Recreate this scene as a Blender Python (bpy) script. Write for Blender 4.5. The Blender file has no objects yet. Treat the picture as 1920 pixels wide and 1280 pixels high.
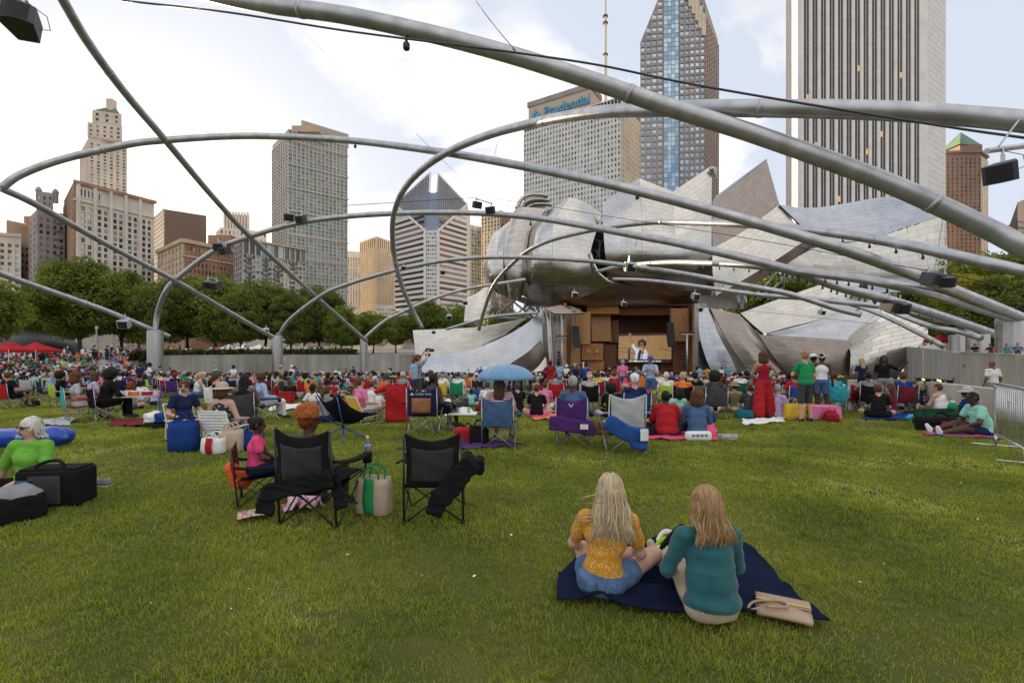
import bpy, math, random
import numpy as np
from mathutils import Vector, Matrix
R = math.radians
random.seed(7)
rng = np.random.default_rng(7)
sc = bpy.context.scene
C = sc.collection
# ------------------------------------------------------------------ camera
HC, F, HY = 1.72, 880.0, 650.0          # eye height, focal length in photo pixels, horizon row
cam_d = bpy.data.cameras.new('camera')
cam = bpy.data.objects.new('camera', cam_d)
C.objects.link(cam)
cam_d.sensor_width = 36
cam_d.lens = F / 1920 * 36
cam_d.shift_y = (HY - 640) / 1920
cam_d.clip_end = 9000
cam.location = (0, 0, HC)
cam.rotation_euler = (R(90), 0, 0)
sc.camera = cam
# ------------------------------------------------------------------ sky, sun, exposure
SUN_AZ = math.atan2(-668, 880)          # from +Y towards +X
SUN_EL = R(12.2)
w = bpy.data.worlds.new('World')
sc.world = w
w.use_nodes = True
nt = w.node_tree
nt.nodes.clear()
def N(t, **k):
    n = nt.nodes.new(t)
    for a, b in k.items():
        setattr(n, a, b)
    return n
def L(a, b):
    nt.links.new(a, b)
sky = N('ShaderNodeTexSky', sky_type='NISHITA')
sky.sun_disc = False
sky.sun_elevation = SUN_EL
sky.sun_rotation = SUN_AZ
sky.air_density = 1.0
sky.dust_density = 2.5
sky.ozone_density = 1.0
co = N('ShaderNodeTexCoord')
sep = N('ShaderNodeSeparateXYZ')
L(co.outputs['Generated'], sep.inputs[0])
zz = N('ShaderNodeMath', operation='MAXIMUM'); L(sep.outputs[2], zz.inputs[0]); zz.inputs[1].default_value = 0.0
z2 = N('ShaderNodeMath', operation='ADD'); L(zz.outputs[0], z2.inputs[0]); z2.inputs[1].default_value = 0.22
dv = N('ShaderNodeVectorMath', operation='DIVIDE'); L(co.outputs['Generated'], dv.inputs[0])
cz = N('ShaderNodeCombineXYZ')
for i in range(3):
    L(z2.outputs[0], cz.inputs[i])
L(cz.outputs[0], dv.inputs[1])
mp = N('ShaderNodeMapping'); L(dv.outputs[0], mp.inputs[0])
mp.inputs['Location'].default_value = (0.9, 0.35, 0.0)
mp.inputs['Scale'].default_value = (0.8, 0.95, 0.3)
no = N('ShaderNodeTexNoise'); L(mp.outputs[0], no.inputs['Vector'])
no.inputs['Scale'].default_value = 1.5
no.inputs['Detail'].default_value = 7
no.inputs['Roughness'].default_value = 0.55
no.inputs['Distortion'].default_value = 0.35
cr = N('ShaderNodeValToRGB'); L(no.outputs['Fac'], cr.inputs[0])
cr.color_ramp.elements[0].position = 0.47
cr.color_ramp.elements[1].position = 0.63
# clouds scatter the sun forward: brighter the nearer they are to it
sd = Vector((math.sin(SUN_AZ) * math.cos(SUN_EL), math.cos(SUN_AZ) * math.cos(SUN_EL), math.sin(SUN_EL)))
dt = N('ShaderNodeVectorMath', operation='DOT_PRODUCT'); L(co.outputs['Generated'], dt.inputs[0]); dt.inputs[1].default_value = sd
ph = N('ShaderNodeMapRange'); L(dt.outputs['Value'], ph.inputs[0])
ph.inputs[1].default_value = -1; ph.inputs[2].default_value = 1; ph.inputs[3].default_value = 3.9; ph.inputs[4].default_value = 4.6
cl = N('ShaderNodeVectorMath', operation='SCALE'); cl.inputs[0].default_value = (1.0, 0.95, 0.89); n2 = N('ShaderNodeTexNoise'); L(mp.outputs[0], n2.inputs['Vector']); n2.inputs['Scale'].default_value = 3.4; n2.inputs['Detail'].default_value = 6
n2r = N('ShaderNodeMapRange'); L(n2.outputs['Fac'], n2r.inputs[0]); n2r.inputs[1].default_value = 0.35; n2r.inputs[2].default_value = 0.65; n2r.inputs[3].default_value = 0.72; n2r.inputs[4].default_value = 1.08
nm = N('ShaderNodeMath', operation='MULTIPLY'); L(ph.outputs[0], nm.inputs[0]); L(n2r.outputs[0], nm.inputs[1])
L(nm.outputs[0], cl.inputs['Scale'])
# a thin veil of high haze pales the blue everywhere, as on a humid summer evening
veil = N('ShaderNodeMix', data_type='RGBA'); veil.inputs[0].default_value = 0.94
L(sky.outputs[0], veil.inputs[6])
vl = N('ShaderNodeVectorMath', operation='SCALE'); vl.inputs[0].default_value = (0.8, 0.87, 1.0)
vr = N('ShaderNodeMapRange'); L(dt.outputs['Value'], vr.inputs[0])
vr.inputs[1].default_value = -1; vr.inputs[2].default_value = 1; vr.inputs[3].default_value = 2.7; vr.inputs[4].default_value = 2.6
L(vr.outputs[0], vl.inputs['Scale']); L(vl.outputs[0], veil.inputs[7])
mx = N('ShaderNodeMix', data_type='RGBA'); L(cr.outputs[0], mx.inputs[0]); L(veil.outputs[2], mx.inputs[6]); L(cl.outputs[0], mx.inputs[7])
bg = N('ShaderNodeBackground'); L(mx.outputs[2], bg.inputs[0]); bg.inputs[1].default_value = 0.15
L(bg.outputs[0], N('ShaderNodeOutputWorld').inputs[0])
sun_d = bpy.data.lights.new('sun', 'SUN')
sun_d.energy = 5.0
sun_d.angle = R(0.55)
sun_d.color = (1.0, 0.74, 0.45)
sun = bpy.data.objects.new('sun', sun_d)
C.objects.link(sun)
sun.rotation_euler = (-sd).to_track_quat('-Z', 'Y').to_euler()
sun.location = (0, 0, 60)
vs = sc.view_settings
vs.view_transform = 'Standard'
vs.look = 'None'
vs.exposure = 1.2
vs.gamma = 1
vs.use_curve_mapping = False
sc.cycles.use_denoising = True
sc.cycles.max_bounces = 6
sc.cycles.diffuse_bounces = 3
sc.cycles.glossy_bounces = 3
sc.cycles.transparent_max_bounces = 6
sc.cycles.caustics_reflective = False
sc.cycles.caustics_refractive = False
# ------------------------------------------------------------------ helpers
def P(px, py, Y):
    return Vector(((px - 960) / F * Y, Y, HC + (HY - py) / F * Y))
def sstep(a, b, x):
    t = np.clip((np.asarray(x, float) - a) / (b - a), 0, 1)
    return t * t * (3 - 2 * t)
def gz(x, y):
    """height of the ground: the lawn falls towards the stage; the plazas beside it stay level"""
    x = np.asarray(x, float); y = np.asarray(y, float)
    t = np.clip(y - 6.5, 0, 95)
    z = -0.055 * (t - 3 * (1 - np.exp(-t / 3)))
    lw = sstep(-78, -40, x)                       # lawn rises to the plaza on the far left
    z = z * lw
    rise = sstep(50, 66, y + .35 * (x + 41))
    return np.where(x < -41, z * (1 - rise) + .15 * rise, z)
def gq(x, y):
    return float(gz(x, y))
def at(px, py):
    """the ground point seen at a photo pixel"""
    lo, hi = 1.0, 140.0
    for _ in range(50):
        m = (lo + hi) / 2
        p = P(px, py, m)
        if p.z > gq(p.x, p.y):
            lo = m
        else:
            hi = m
    p = P(px, py, lo)
    return Vector((p.x, p.y, gq(p.x, p.y)))
MATS = {}
def mat(name, col, rough=0.7, metal=0.0, var=0.12, vs_=6.0, bump=0.0, bs=40.0, orand=0.0, spec=0.5, emit=None, stretch=None, coat=0.0, sheen=0.0, col2=None, irand=0.0, trans=0.0, detail=4.0):
    """procedural surface: noise-varied colour, optional bump, variation per object or per loose piece"""
    if name in MATS:
        return MATS[name]
    m = bpy.data.materials.new(name)
    m.use_nodes = True
    t = m.node_tree
    b = t.nodes['Principled BSDF']
    b.inputs['Roughness'].default_value = rough
    b.inputs['Metallic'].default_value = metal
    b.inputs['Specular IOR Level'].default_value = spec
    b.inputs['Coat Weight'].default_value = coat
    b.inputs['Sheen Weight'].default_value = sheen
    b.inputs['Transmission Weight'].default_value = trans
    tc = t.nodes.new('ShaderNodeTexCoord')
    src = tc.outputs['Object']
    if stretch:
        mpn = t.nodes.new('ShaderNodeMapping'); mpn.inputs['Scale'].default_value = stretch
        t.links.new(src, mpn.inputs[0]); src = mpn.outputs[0]
    n = t.nodes.new('ShaderNodeTexNoise')
    n.inputs['Scale'].default_value = vs_
    n.inputs['Detail'].default_value = detail
    t.links.new(src, n.inputs['Vector'])
    c = t.nodes.new('ShaderNodeMix'); c.data_type = 'RGBA'
    d = [max(0, v * (1 - var * 1.6)) for v in col] if col2 is None else col
    u = [min(1, v * (1 + var * 1.6)) for v in col] if col2 is None else col2
    c.inputs[6].default_value = (*d, 1); c.inputs[7].default_value = (*u, 1)
    cm = t.nodes.new('ShaderNodeMapRange'); cm.inputs[1].default_value = 0.3; cm.inputs[2].default_value = 0.7
    t.links.new(n.outputs['Fac'], cm.inputs[0]); t.links.new(cm.outputs[0], c.inputs[0])
    out = c.outputs[2]
    for amount, which in ((orand, 0), (irand, 1)):
        if amount:
            if which == 0:
                s = t.nodes.new('ShaderNodeObjectInfo').outputs['Random']
            else:
                s = t.nodes.new('ShaderNodeNewGeometry').outputs['Random Per Island']
            mr = t.nodes.new('ShaderNodeMapRange'); mr.inputs[3].default_value = 1 - amount; mr.inputs[4].default_value = 1 + amount
            t.links.new(s, mr.inputs[0])
            hv = t.nodes.new('ShaderNodeHueSaturation')
            t.links.new(mr.outputs[0], hv.inputs['Value']); t.links.new(out, hv.inputs['Color']); out = hv.outputs[0]
    t.links.new(out, b.inputs['Base Color'])
    if bump:
        n2 = t.nodes.new('ShaderNodeTexNoise'); n2.inputs['Scale'].default_value = bs; n2.inputs['Detail'].default_value = 3
        t.links.new(src, n2.inputs['Vector'])
        bp = t.nodes.new('ShaderNodeBump'); bp.inputs['Strength'].default_value = bump; bp.inputs['Distance'].default_value = 0.02
        t.links.new(n2.outputs['Fac'], bp.inputs['Height']); t.links.new(bp.outputs[0], b.inputs['Normal'])
    if emit:
        t.links.new(out, b.inputs['Emission Color']); b.inputs['Emission Strength'].default_value = emit
    MATS[name] = m
    return m
def tag(o, label=None, cat=None, group=None, kind=None):
    if label: o['label'] = label
    if cat: o['category'] = cat
    if group: o['group'] = group
    if kind: o['kind'] = kind
    return o
def link(o, parent=None):
    C.objects.link(o)
    if parent is not None:
        o.parent = parent
    return o
def root(name, loc, label, cat, group=None, rz=0.0, scale=1.0):
    o = bpy.data.objects.new(name, None)
    o.location = loc
    o.rotation_euler = (0, 0, rz)
    o.scale = (scale,) * 3
    o.empty_display_size = 0.1
    return tag(link(o), label, cat, group)
def npmesh(name, V, Q, mats=(), mi=None, smooth=False):
    """mesh from an (n,3) vertex array and an (m,3|4) face array"""
    me = bpy.data.meshes.new(name)
    V = np.asarray(V, np.float32); Q = np.asarray(Q, np.int32)
    k = Q.shape[1]
    me.vertices.add(len(V)); me.vertices.foreach_set('co', V.ravel())
    me.loops.add(Q.size); me.loops.foreach_set('vertex_index', Q.ravel())
    me.polygons.add(len(Q))
    me.polygons.foreach_set('loop_start', np.arange(0, Q.size, k, dtype=np.int32))
    if mi is not None:
        me.polygons.foreach_set('material_index', np.asarray(mi, np.int32))
    me.polygons.foreach_set('use_smooth', np.full(len(Q), smooth))
    for m in mats:
        me.materials.append(m)
    me.update(calc_edges=True)
    return me
class MB:
    """collects faces into one mesh"""
    def __init__(s):
        s.v, s.f, s.m, s.cur = [], [], [], 0
    def add(s, vs, fs, m=None):
        n = len(s.v)
        s.v += [tuple(x) for x in vs]
        s.f += [tuple(i + n for i in f) for f in fs]
        s.m += [s.cur if m is None else m] * len(fs)
        return s
    def box(s, c, d, rz=0, rx=0, ry=0, m=None, taper=1.0):
        M = Matrix.Translation(Vector(c)) @ Matrix.Rotation(rz, 4, 'Z') @ Matrix.Rotation(ry, 4, 'Y') @ Matrix.Rotation(rx, 4, 'X')
        vs = []
        for z in (-1, 1):
            t = taper if z > 0 else 1
            for x, y in ((-1, -1), (1, -1), (1, 1), (-1, 1)):
                vs.append(M @ Vector((x * d[0] / 2 * t, y * d[1] / 2 * t, z * d[2] / 2)))
        return s.add(vs, [(3, 2, 1, 0), (4, 5, 6, 7), (0, 1, 5, 4), (1, 2, 6, 5), (2, 3, 7, 6), (3, 0, 4, 7)], m)
    def prism(s, poly, z0, z1, m=None):
        """poly: xy points anticlockwise; z1 may be a list (sloping top)"""
        n = len(poly)
        zt = z1 if isinstance(z1, (list, tuple)) else [z1] * n
        vs = [(p[0], p[1], z0) for p in poly] + [(p[0], p[1], zt[i]) for i, p in enumerate(poly)]
        fs = [tuple(range(n - 1, -1, -1)), tuple(range(n, 2 * n))] + [(i, (i + 1) % n, (i + 1) % n + n, i + n) for i in range(n)]
        return s.add(vs, fs, m)
    def tube(s, pts, r, n=8, m=None, cap=True, close=False):
        pts = [Vector(p) for p in pts]
        k = len(pts)
        rs = r if isinstance(r, (list, tuple)) else [r] * k
        up = None
        vs = []
        for i, p in enumerate(pts):
            if close:
                t = pts[(i + 1) % k] - pts[i - 1]
            else:
                t = pts[min(i + 1, k - 1)] - pts[max(i - 1, 0)]
            t = t.normalized() if t.length > 1e-9 else Vector((0, 0, 1))
            if up is None:
                up = Vector((0, 0, 1)) if abs(t.z) < 0.9 else Vector((1, 0, 0))
            sx = t.cross(up)
            if sx.length < 1e-6:
                sx = t.orthogonal()
            sx.normalize()
            up = sx.cross(t).normalized()
            for j in range(n):
                a = 2 * math.pi * j / n
                vs.append(p + (sx * math.cos(a) + up * math.sin(a)) * rs[i])
        fs = []
        for i in range(k if close else k - 1):
            a0, b0 = i * n, ((i + 1) % k) * n
            for j in range(n):
                fs.append((a0 + j, a0 + (j + 1) % n, b0 + (j + 1) % n, b0 + j))
        if cap and not close:
            fs += [tuple(range(n - 1, -1, -1)), tuple((k - 1) * n + j for j in range(n))]
        return s.add(vs, fs, m)
    def lathe(s, prof, n=16, c=(0, 0, 0), m=None):
        vs, fs = [], []
        for r, z in prof:
            for j in range(n):
                a = 2 * math.pi * j / n
                vs.append((c[0] + r * math.cos(a), c[1] + r * math.sin(a), c[2] + z))
        k = len(prof)
        for i in range(k - 1):
            for j in range(n):
                fs.append((i * n + j, i * n + (j + 1) % n, (i + 1) * n + (j + 1) % n, (i + 1) * n + j))
        fs += [tuple(range(n - 1, -1, -1)), tuple((k - 1) * n + j for j in range(n))]
        return s.add(vs, fs, m)
    def grid(s, fn, nu, nv, m=None):
        vs = [fn(i / nu, j / nv) for j in range(nv + 1) for i in range(nu + 1)]
        fs = [(j * (nu + 1) + i, j * (nu + 1) + i + 1, (j + 1) * (nu + 1) + i + 1, (j + 1) * (nu + 1) + i) for j in range(nv) for i in range(nu)]
        return s.add(vs, fs, m)
    def mesh(s, name, mats, smooth=False):
        me = bpy.data.meshes.new(name)
        me.from_pydata(s.v, [], s.f)
        for q in (mats if isinstance(mats, (list, tuple)) else [mats]):
            me.materials.append(q)
        me.polygons.foreach_set('material_index', s.m)
        me.polygons.foreach_set('use_smooth', [smooth] * len(s.f))
        me.update()
        return me
    def obj(s, name, mats, parent=None, smooth=False, world=False, bevel=0, solid=0, sub=0, loc=None, angle=None):
        o = link(bpy.data.objects.new(name, s.mesh(name, mats, smooth)), parent)
        if world and parent is not None:
            o.location = -Vector(parent.location)
        if loc is not None:
            o.location = loc
        if solid:
            md = o.modifiers.new('solid', 'SOLIDIFY'); md.thickness = solid; md.offset = 0
        if bevel:
            md = o.modifiers.new('bevel', 'BEVEL'); md.width = bevel; md.segments = 2; md.limit_method = 'ANGLE'
        if sub:
            md = o.modifiers.new('sub', 'SUBSURF'); md.levels = sub; md.render_levels = sub
        return o
def crom(pts, n=8):
    """Catmull-Rom through points (any dimension)"""
    p = np.array([tuple(q) for q in pts], float)
    p = np.vstack([2 * p[0] - p[1], p, 2 * p[-1] - p[-2]])
    out = []
    for i in range(1, len(p) - 2):
        for t in np.linspace(0, 1, n, endpoint=False):
            a, b, c, d = p[i - 1:i + 3]
            out.append(0.5 * (2 * b + (c - a) * t + (2 * a - 5 * b + 4 * c - d) * t * t + (3 * b - a - 3 * c + d) * t ** 3))
    out.append(p[-2])
    return np.array(out)
def copy_tree(o, parent=None):
    c = o.copy()
    C.objects.link(c)
    c.parent = parent
    for ch in o.children:
        copy_tree(ch, c)
    return c
# ------------------------------------------------------------------ ground and lawn
def xb_right(y):
    return np.interp(y, [-50, 0, 20, 27, 40, 60, 100, 400], [24, 24, 28.5, 31.5, 38.9, 53.7, 83.3, 83.3])
def xb_left(y):
    return np.interp(y, [-50, 52, 53, 66, 80, 94, 101, 400], [-400, -400, -41.5, -36, -31.5, -28, -21, -21])
def gplaza(x, y):
    x = np.asarray(x, float); y = np.asarray(y, float)
    z = gz(x, y) - 0.06
    z = np.where((x > xb_right(y) + 0.6), 0.2, z)
    z = np.where((x < xb_left(y) - 0.6) & (y > 52) & (x > -41), np.maximum(z, 0.15), z)
    return z + (0.1 - z) * sstep(118, 135, y)
def axis(a, b, fine, lo, hi):
    o = list(np.arange(lo, hi + fine, fine))
    q = hi + fine
    s = fine
    while q < b:
        o.append(q); s *= 1.5; q += s
    q = lo; s = fine
    pre = []
    while q > a:
        s *= 1.5; q -= s; pre.append(q)
    return np.array(pre[::-1] + o)
def hgrid(name, xs, ys, zf, m, keep=None):
    X, Y = np.meshgrid(xs, ys)
    V = np.stack([X, Y, zf(X, Y)], -1).reshape(-1, 3)
    nx = len(xs)
    i, j = np.meshgrid(np.arange(nx - 1), np.arange(len(ys) - 1))
    a = (j * nx + i).ravel()
    Q = np.stack([a, a + 1, a + nx + 1, a + nx], -1)
    if keep is not None:
        c = V[Q].mean(1)
        Q = Q[keep(c[:, 0], c[:, 1])]
    return link(bpy.data.objects.new(name, npmesh(name, V, Q, [m], smooth=True)))
m_pave = mat('paving', (0.3, 0.28, 0.26), 0.85, var=0.15, vs_=0.8, bump=0.2, bs=6)
g = hgrid('ground', axis(-4000, 4000, 2.0, -120, 120), axis(-3000, 5000, 2.0, -20, 150), gplaza, m_pave)
tag(g, kind='structure')
m_soil = mat('lawn_turf', (0.055, 0.068, 0.014), 0.95, vs_=0.7, bump=0.6, bs=90, col2=(0.145, 0.145, 0.04), spec=0.15)
def in_lawn(x, y):
    return (x < xb_right(y) - 0.3) & ((x > xb_left(y) + 0.3) | ((x < -41.5) & (y < 58))) & (y < 97)
lawn = hgrid('lawn', axis(-110, 60, 1.0, -60, 50), axis(-12, 97, 1.0, -6, 96), lambda x, y: gz(x, y) , m_soil, in_lawn)
tag(lawn, kind='structure')
# grass blades: real blades where single ones show, taller tufts further out
def grass():
    Vs, Qs, base = [], [], 0
    for y0, y1, dens, hgt, wid in ((1.7, 4.0, 7500, 0.042, 0.004), (4.0, 6.5, 4600, 0.045, 0.006), (6.5, 10, 2400, 0.05, 0.009), (10, 17, 900, 0.055, 0.015), (17, 27, 260, 0.06, 0.028)):
        area = 1.42 * (y1 * y1 - y0 * y0)
        n = int(area * dens)
        y = np.sqrt(rng.uniform(y0 * y0, y1 * y1, n))
        x = rng.uniform(-1.35, 1.49, n) * y
        tu = 9                                            # blades stand in small tufts
        ti = np.repeat(np.arange(n // tu + 1), tu)[:n]
        ox, oy = rng.normal(0, .016 + wid, n), rng.normal(0, .016 + wid, n)
        x, y = x[ti] + ox, y[ti] + oy
        th_ = rng.uniform(.55, 1.25, n)[ti]
        pat = np.sin(x * 1.7 + 1.3 * np.sin(y * 1.1)) * np.cos(y * 1.9 + np.sin(x * .9)) + .6 * np.sin(x * 5.1 + y * 3.3) * np.sin(y * 6.1 - x * 2.2)
        wear = np.sin(x * .55 + 2.1 * np.sin(y * .31)) * np.sin(y * .47 + 1.7 * np.sin(x * .23 + 2)) + .45 * np.sin(x * 2.3 + y * 1.1) * np.sin(y * 2.9)
        ok = (x < xb_right(y) - .5) & ((wear < .62) | (rng.uniform(0, 1, n) > .6))
        x, y, pat, ox, oy, th_ = x[ok], y[ok], pat[ok], ox[ok], oy[ok], th_[ok]; n = len(x)
        z = gz(x, y)
        a = rng.uniform(0, 2 * np.pi, n)
        h = hgt * rng.uniform(.4, 1.0, n) * th_ * (1 + .3 * pat)
        ln = h * rng.uniform(.15, 1.3, n)
        b = np.arctan2(oy, ox) + rng.normal(0, .9, n)
        wx, wy = np.cos(a) * wid / 2, np.sin(a) * wid / 2
        dx, dy = np.cos(b) * ln, np.sin(b) * ln
        V = np.empty((n, 5, 3), np.float32)
        V[:, 0] = np.stack([x - wx, y - wy, z - .004], -1)
        V[:, 1] = np.stack([x + wx, y + wy, z - .004], -1)
        V[:, 2] = np.stack([x + dx * .4 + wx * .8, y + dy * .4 + wy * .8, z + h * .65], -1)
        V[:, 3] = np.stack([x + dx * .4 - wx * .8, y + dy * .4 - wy * .8, z + h * .65], -1)
        V[:, 4] = np.stack([x + dx, y + dy, z + h * .9], -1)
        i = np.arange(n)[:, None] * 5 + base
        Qs.append(np.concatenate([i + [0, 1, 2], i + [0, 2, 3], i + [3, 2, 4]]))
        Vs.append(V.reshape(-1, 3)); base += n * 5
    return np.concatenate(Vs), np.concatenate(Qs)
def leaf_mat(name, c0, c1, tint, tr=0.35, wscale=0.6, dry=None):
    m = bpy.data.materials.new(name); m.use_nodes = True
    t = m.node_tree; t.nodes.clear()
    ge = t.nodes.new('ShaderNodeNewGeometry')
    oi = t.nodes.new('ShaderNodeObjectInfo')
    n = t.nodes.new('ShaderNodeTexNoise'); n.inputs['Scale'].default_value = wscale; n.inputs['Detail'].default_value = 5
    t.links.new(ge.outputs['Position'], n.inputs['Vector'])
    s = t.nodes.new('ShaderNodeMath'); s.operation = 'MULTIPLY_ADD'; t.links.new(ge.outputs['Random Per Island'], s.inputs[0]); s.inputs[1].default_value = 0.55
    mr = t.nodes.new('ShaderNodeMapRange'); mr.inputs[1].default_value = .35; mr.inputs[2].default_value = .65; mr.inputs[4].default_value = .5
    t.links.new(n.outputs['Fac'], mr.inputs[0]); t.links.new(mr.outputs[0], s.inputs[2])
    r = t.nodes.new('ShaderNodeValToRGB'); t.links.new(s.outputs[0], r.inputs[0])
    r.color_ramp.elements[0].color = (*c0, 1); r.color_ramp.elements[1].color = (*c1, 1)
    if dry:
        e = r.color_ramp.elements.new(.93); e.color = (*c1, 1); r.color_ramp.elements[-1].color = (*dry, 1)
    hv = t.nodes.new('ShaderNodeHueSaturation'); t.links.new(r.outputs[0], hv.inputs['Color'])
    mo = t.nodes.new('ShaderNodeMapRange'); mo.inputs[3].default_value = .8; mo.inputs[4].default_value = 1.2; t.links.new(oi.outputs['Random'], mo.inputs[0]); t.links.new(mo.outputs[0], hv.inputs['Value'])
    d = t.nodes.new('ShaderNodeBsdfDiffuse'); t.links.new(hv.outputs[0], d.inputs[0])
    tl = t.nodes.new('ShaderNodeBsdfTranslucent')
    mu = t.nodes.new('ShaderNodeMix'); mu.data_type = 'RGBA'; mu.blend_type = 'MULTIPLY'; mu.inputs[0].default_value = 1; mu.inputs[7].default_value = (*tint, 1)
    t.links.new(hv.outputs[0], mu.inputs[6]); t.links.new(mu.outputs[2], tl.inputs[0])
    gl = t.nodes.new('ShaderNodeBsdfGlossy'); gl.inputs['Roughness'].default_value = .45
    a = t.nodes.new('ShaderNodeMixShader'); a.inputs[0].default_value = tr; t.links.new(d.outputs[0], a.inputs[1]); t.links.new(tl.outputs[0], a.inputs[2])
    b = t.nodes.new('ShaderNodeMixShader'); b.inputs[0].default_value = .035; t.links.new(a.outputs[0], b.inputs[1]); t.links.new(gl.outputs[0], b.inputs[2])
    t.links.new(b.outputs[0], t.nodes.new('ShaderNodeOutputMaterial').inputs[0])
    return m
gv, gqd = grass()
m_grass = leaf_mat('grass_blade', (0.072, 0.115, 0.011), (0.42, 0.45, 0.065), (1.4, 1.4, .6), .4, .8, dry=(.75, .68, .36))
go = link(bpy.data.objects.new('grass', npmesh('grass', gv, gqd, [m_grass])))
tag(go, 'short green lawn grass with paler dry blades', 'grass', kind='stuff')
# ------------------------------------------------------------------ concrete walls
m_conc = mat('concrete', (0.45, 0.425, 0.39), 0.85, var=0.16, vs_=0.7, bump=0.25, bs=10, stretch=(1, 1, .25))
m_conc2 = mat('concrete_joint', (0.16, 0.15, 0.14), 0.9)
m_concw = mat('concrete_warm', (0.5, 0.46, 0.39), 0.85, var=0.12, vs_=.8, bump=0.2, bs=10, stretch=(1, 1, .3))
def wall_run(name, pts, zb, zt, th, m, label, panel=4.5, cope=True):
    """a cast wall along xy points: concrete panels with recessed joints and a coping"""
    p0 = Vector(pts[0])
    r = root(name, (p0.x, p0.y, zb[0]), label, 'wall')
    segs = []
    for i in range(len(pts) - 1):
        a, b = Vector(pts[i]), Vector(pts[i + 1])
        n = max(1, round((b - a).length / panel))
        for k in range(n):
            segs.append((a.lerp(b, k / n), a.lerp(b, (k + 1) / n), zb[i] + (zb[i + 1] - zb[i]) * k / n, zb[i] + (zb[i + 1] - zb[i]) * (k + 1) / n,
                         zt[i] + (zt[i + 1] - zt[i]) * k / n, zt[i] + (zt[i + 1] - zt[i]) * (k + 1) / n))
    core = MB(); cp = MB()
    for a, b, z0, z1, t0, t1 in segs:
        d = (b - a).normalized(); nn = Vector((-d.y, d.x)) * th / 2
        def sl(mb, a, b, lo0, lo1, t0, t1, nn):
            v = [(*(a - nn), lo0), (*(b - nn), lo1), (*(b + nn), lo1), (*(a + nn), lo0), (*(a - nn), t0), (*(b - nn), t1), (*(b + nn), t1), (*(a + nn), t0)]
            mb.add(v, [(3, 2, 1, 0), (4, 5, 6, 7), (0, 1, 5, 4), (1, 2, 6, 5), (2, 3, 7, 6), (3, 0, 4, 7)])
        sl(core, a, b, z0 - .5, z1 - .5, t0 - .02, t1 - .02, nn * .9)
        q = MB(); sl(q, a + d * .012, b - d * .012, z0 - .5, z1 - .5, t0, t1, nn)
        q.obj('concrete_panel', m, r, world=True)
        if cope:
            sl(cp, a, b, t0 + .003, t1 + .003, t0 + .1, t1 + .1, nn * 1.15)
    core.obj('joint_core', m_conc2, r, world=True)
    if cope:
        cp.obj('coping', m, r, world=True)
    return r
wall_run('retaining_wall', [(-41, 53), (-36, 66), (-31.5, 80), (-28, 94), (-21, 100.5)], [-2.6, -3.3, -4.1, -4.9, -5.2], [.62, .55, .3, .05, -.2], .5, m_conc, 'long grey concrete wall along the far side of the lawn below the trees')
wall_run('retaining_wall', [(38.5, 40), (31.3, 27.2), (27, 19)], [-1.9, -1.2, -.8], [1.2, 1.12, 1.1], .45, m_concw, 'tall pale concrete wall with people leaning over its top')
wall_run('retaining_wall', [(83, 100), (60, 69), (38.7, 40.2)], [-5.3, -3.6, -1.9], [1.8, 1.6, 1.2], .45, m_conc, 'shaded grey concrete wall over the dark underpass opening beside the pavilion', cope=False)
wall_run('low_wall', [(14.0, 15.7), (13.4, 13.8), (12.9, 12.2), (11.8, 10.0)], [-.55, -.42, -.32, -.2], [.55, .58, .6, .62], .28, m_concw, 'low beige concrete wall behind the steel crowd barrier', cope=False)
wall_run('low_wall', [(21, 32.5), (27.5, 34.5), (29.5, 36.5)], [-1.4, -1.5, -1.6], [-.62, -.68, -.7], .3, m_concw, 'low beige concrete kerb wall at the lawn edge below the corner sail', cope=False)
# underpass mouth with its lit lamps
up = root('underpass', (42, 47, -2.4), 'dark underpass mouth with two yellow lamps under the shaded wall', 'underpass')
def strip(a, b, z0, z1, off, m, name, par):
    a, b = Vector(a), Vector(b); d = (b - a).normalized(); n = Vector((-d.y, d.x))
    if n.y > 0: n = -n
    mb = MB(); c = (a + b) / 2 + n * off
    mb.box((c.x, c.y, (z0 + z1) / 2), ((b - a).length, .12, z1 - z0), rz=math.atan2(d.y, d.x))
    return mb.obj(name, m, par, world=True)
m_shade = mat('painted_shade', (0.012, 0.011, 0.01), 0.9)  # near-black colour standing in for deep shade
m_lamp = mat('lamp_yellow', (1.0, 0.75, 0.2), 0.5, emit=2.0)
def sloped(a, b, za, zb, off, m, name):
    a, b = Vector(a), Vector(b); d = (b - a).normalized(); n = Vector((d.y, -d.x)); n = n if n.x < 0 else -n
    v = [(*(q + n * o), z) for o in (off - .06, off + .06) for q, zz_ in ((a, za), (b, zb)) for z in zz_]
    return MB().add(v, [(0, 1, 3, 2), (4, 6, 7, 5), (0, 4, 5, 1), (2, 3, 7, 6), (0, 2, 6, 4), (1, 5, 7, 3)]).obj(name, m, up, world=True)
ua, ub = Vector((61.6, 71.2)), Vector((41.0, 43.3))
sloped(ua, ub, (-4.2, -3.0), (-2.6, -1.35), .3, m_shade, 'opening')  # solid slab on the wall; the shade inside is only its colour
sloped(ua + Vector((.5, .7)), ub - Vector((.5, .7)), (-2.98, -2.5), (-1.33, -1.0), .42, m_conc, 'lintel')
for k in (.35, .78):
    sloped(ua.lerp(ub, k - .035), ua.lerp(ub, k + .035), (-3.0 + 1.65 * k - .2, -3.0 + 1.65 * k - .1), (-3.0 + 1.65 * k - .18, -3.0 + 1.65 * k - .08), .4, m_lamp, 'lamp')
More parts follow.
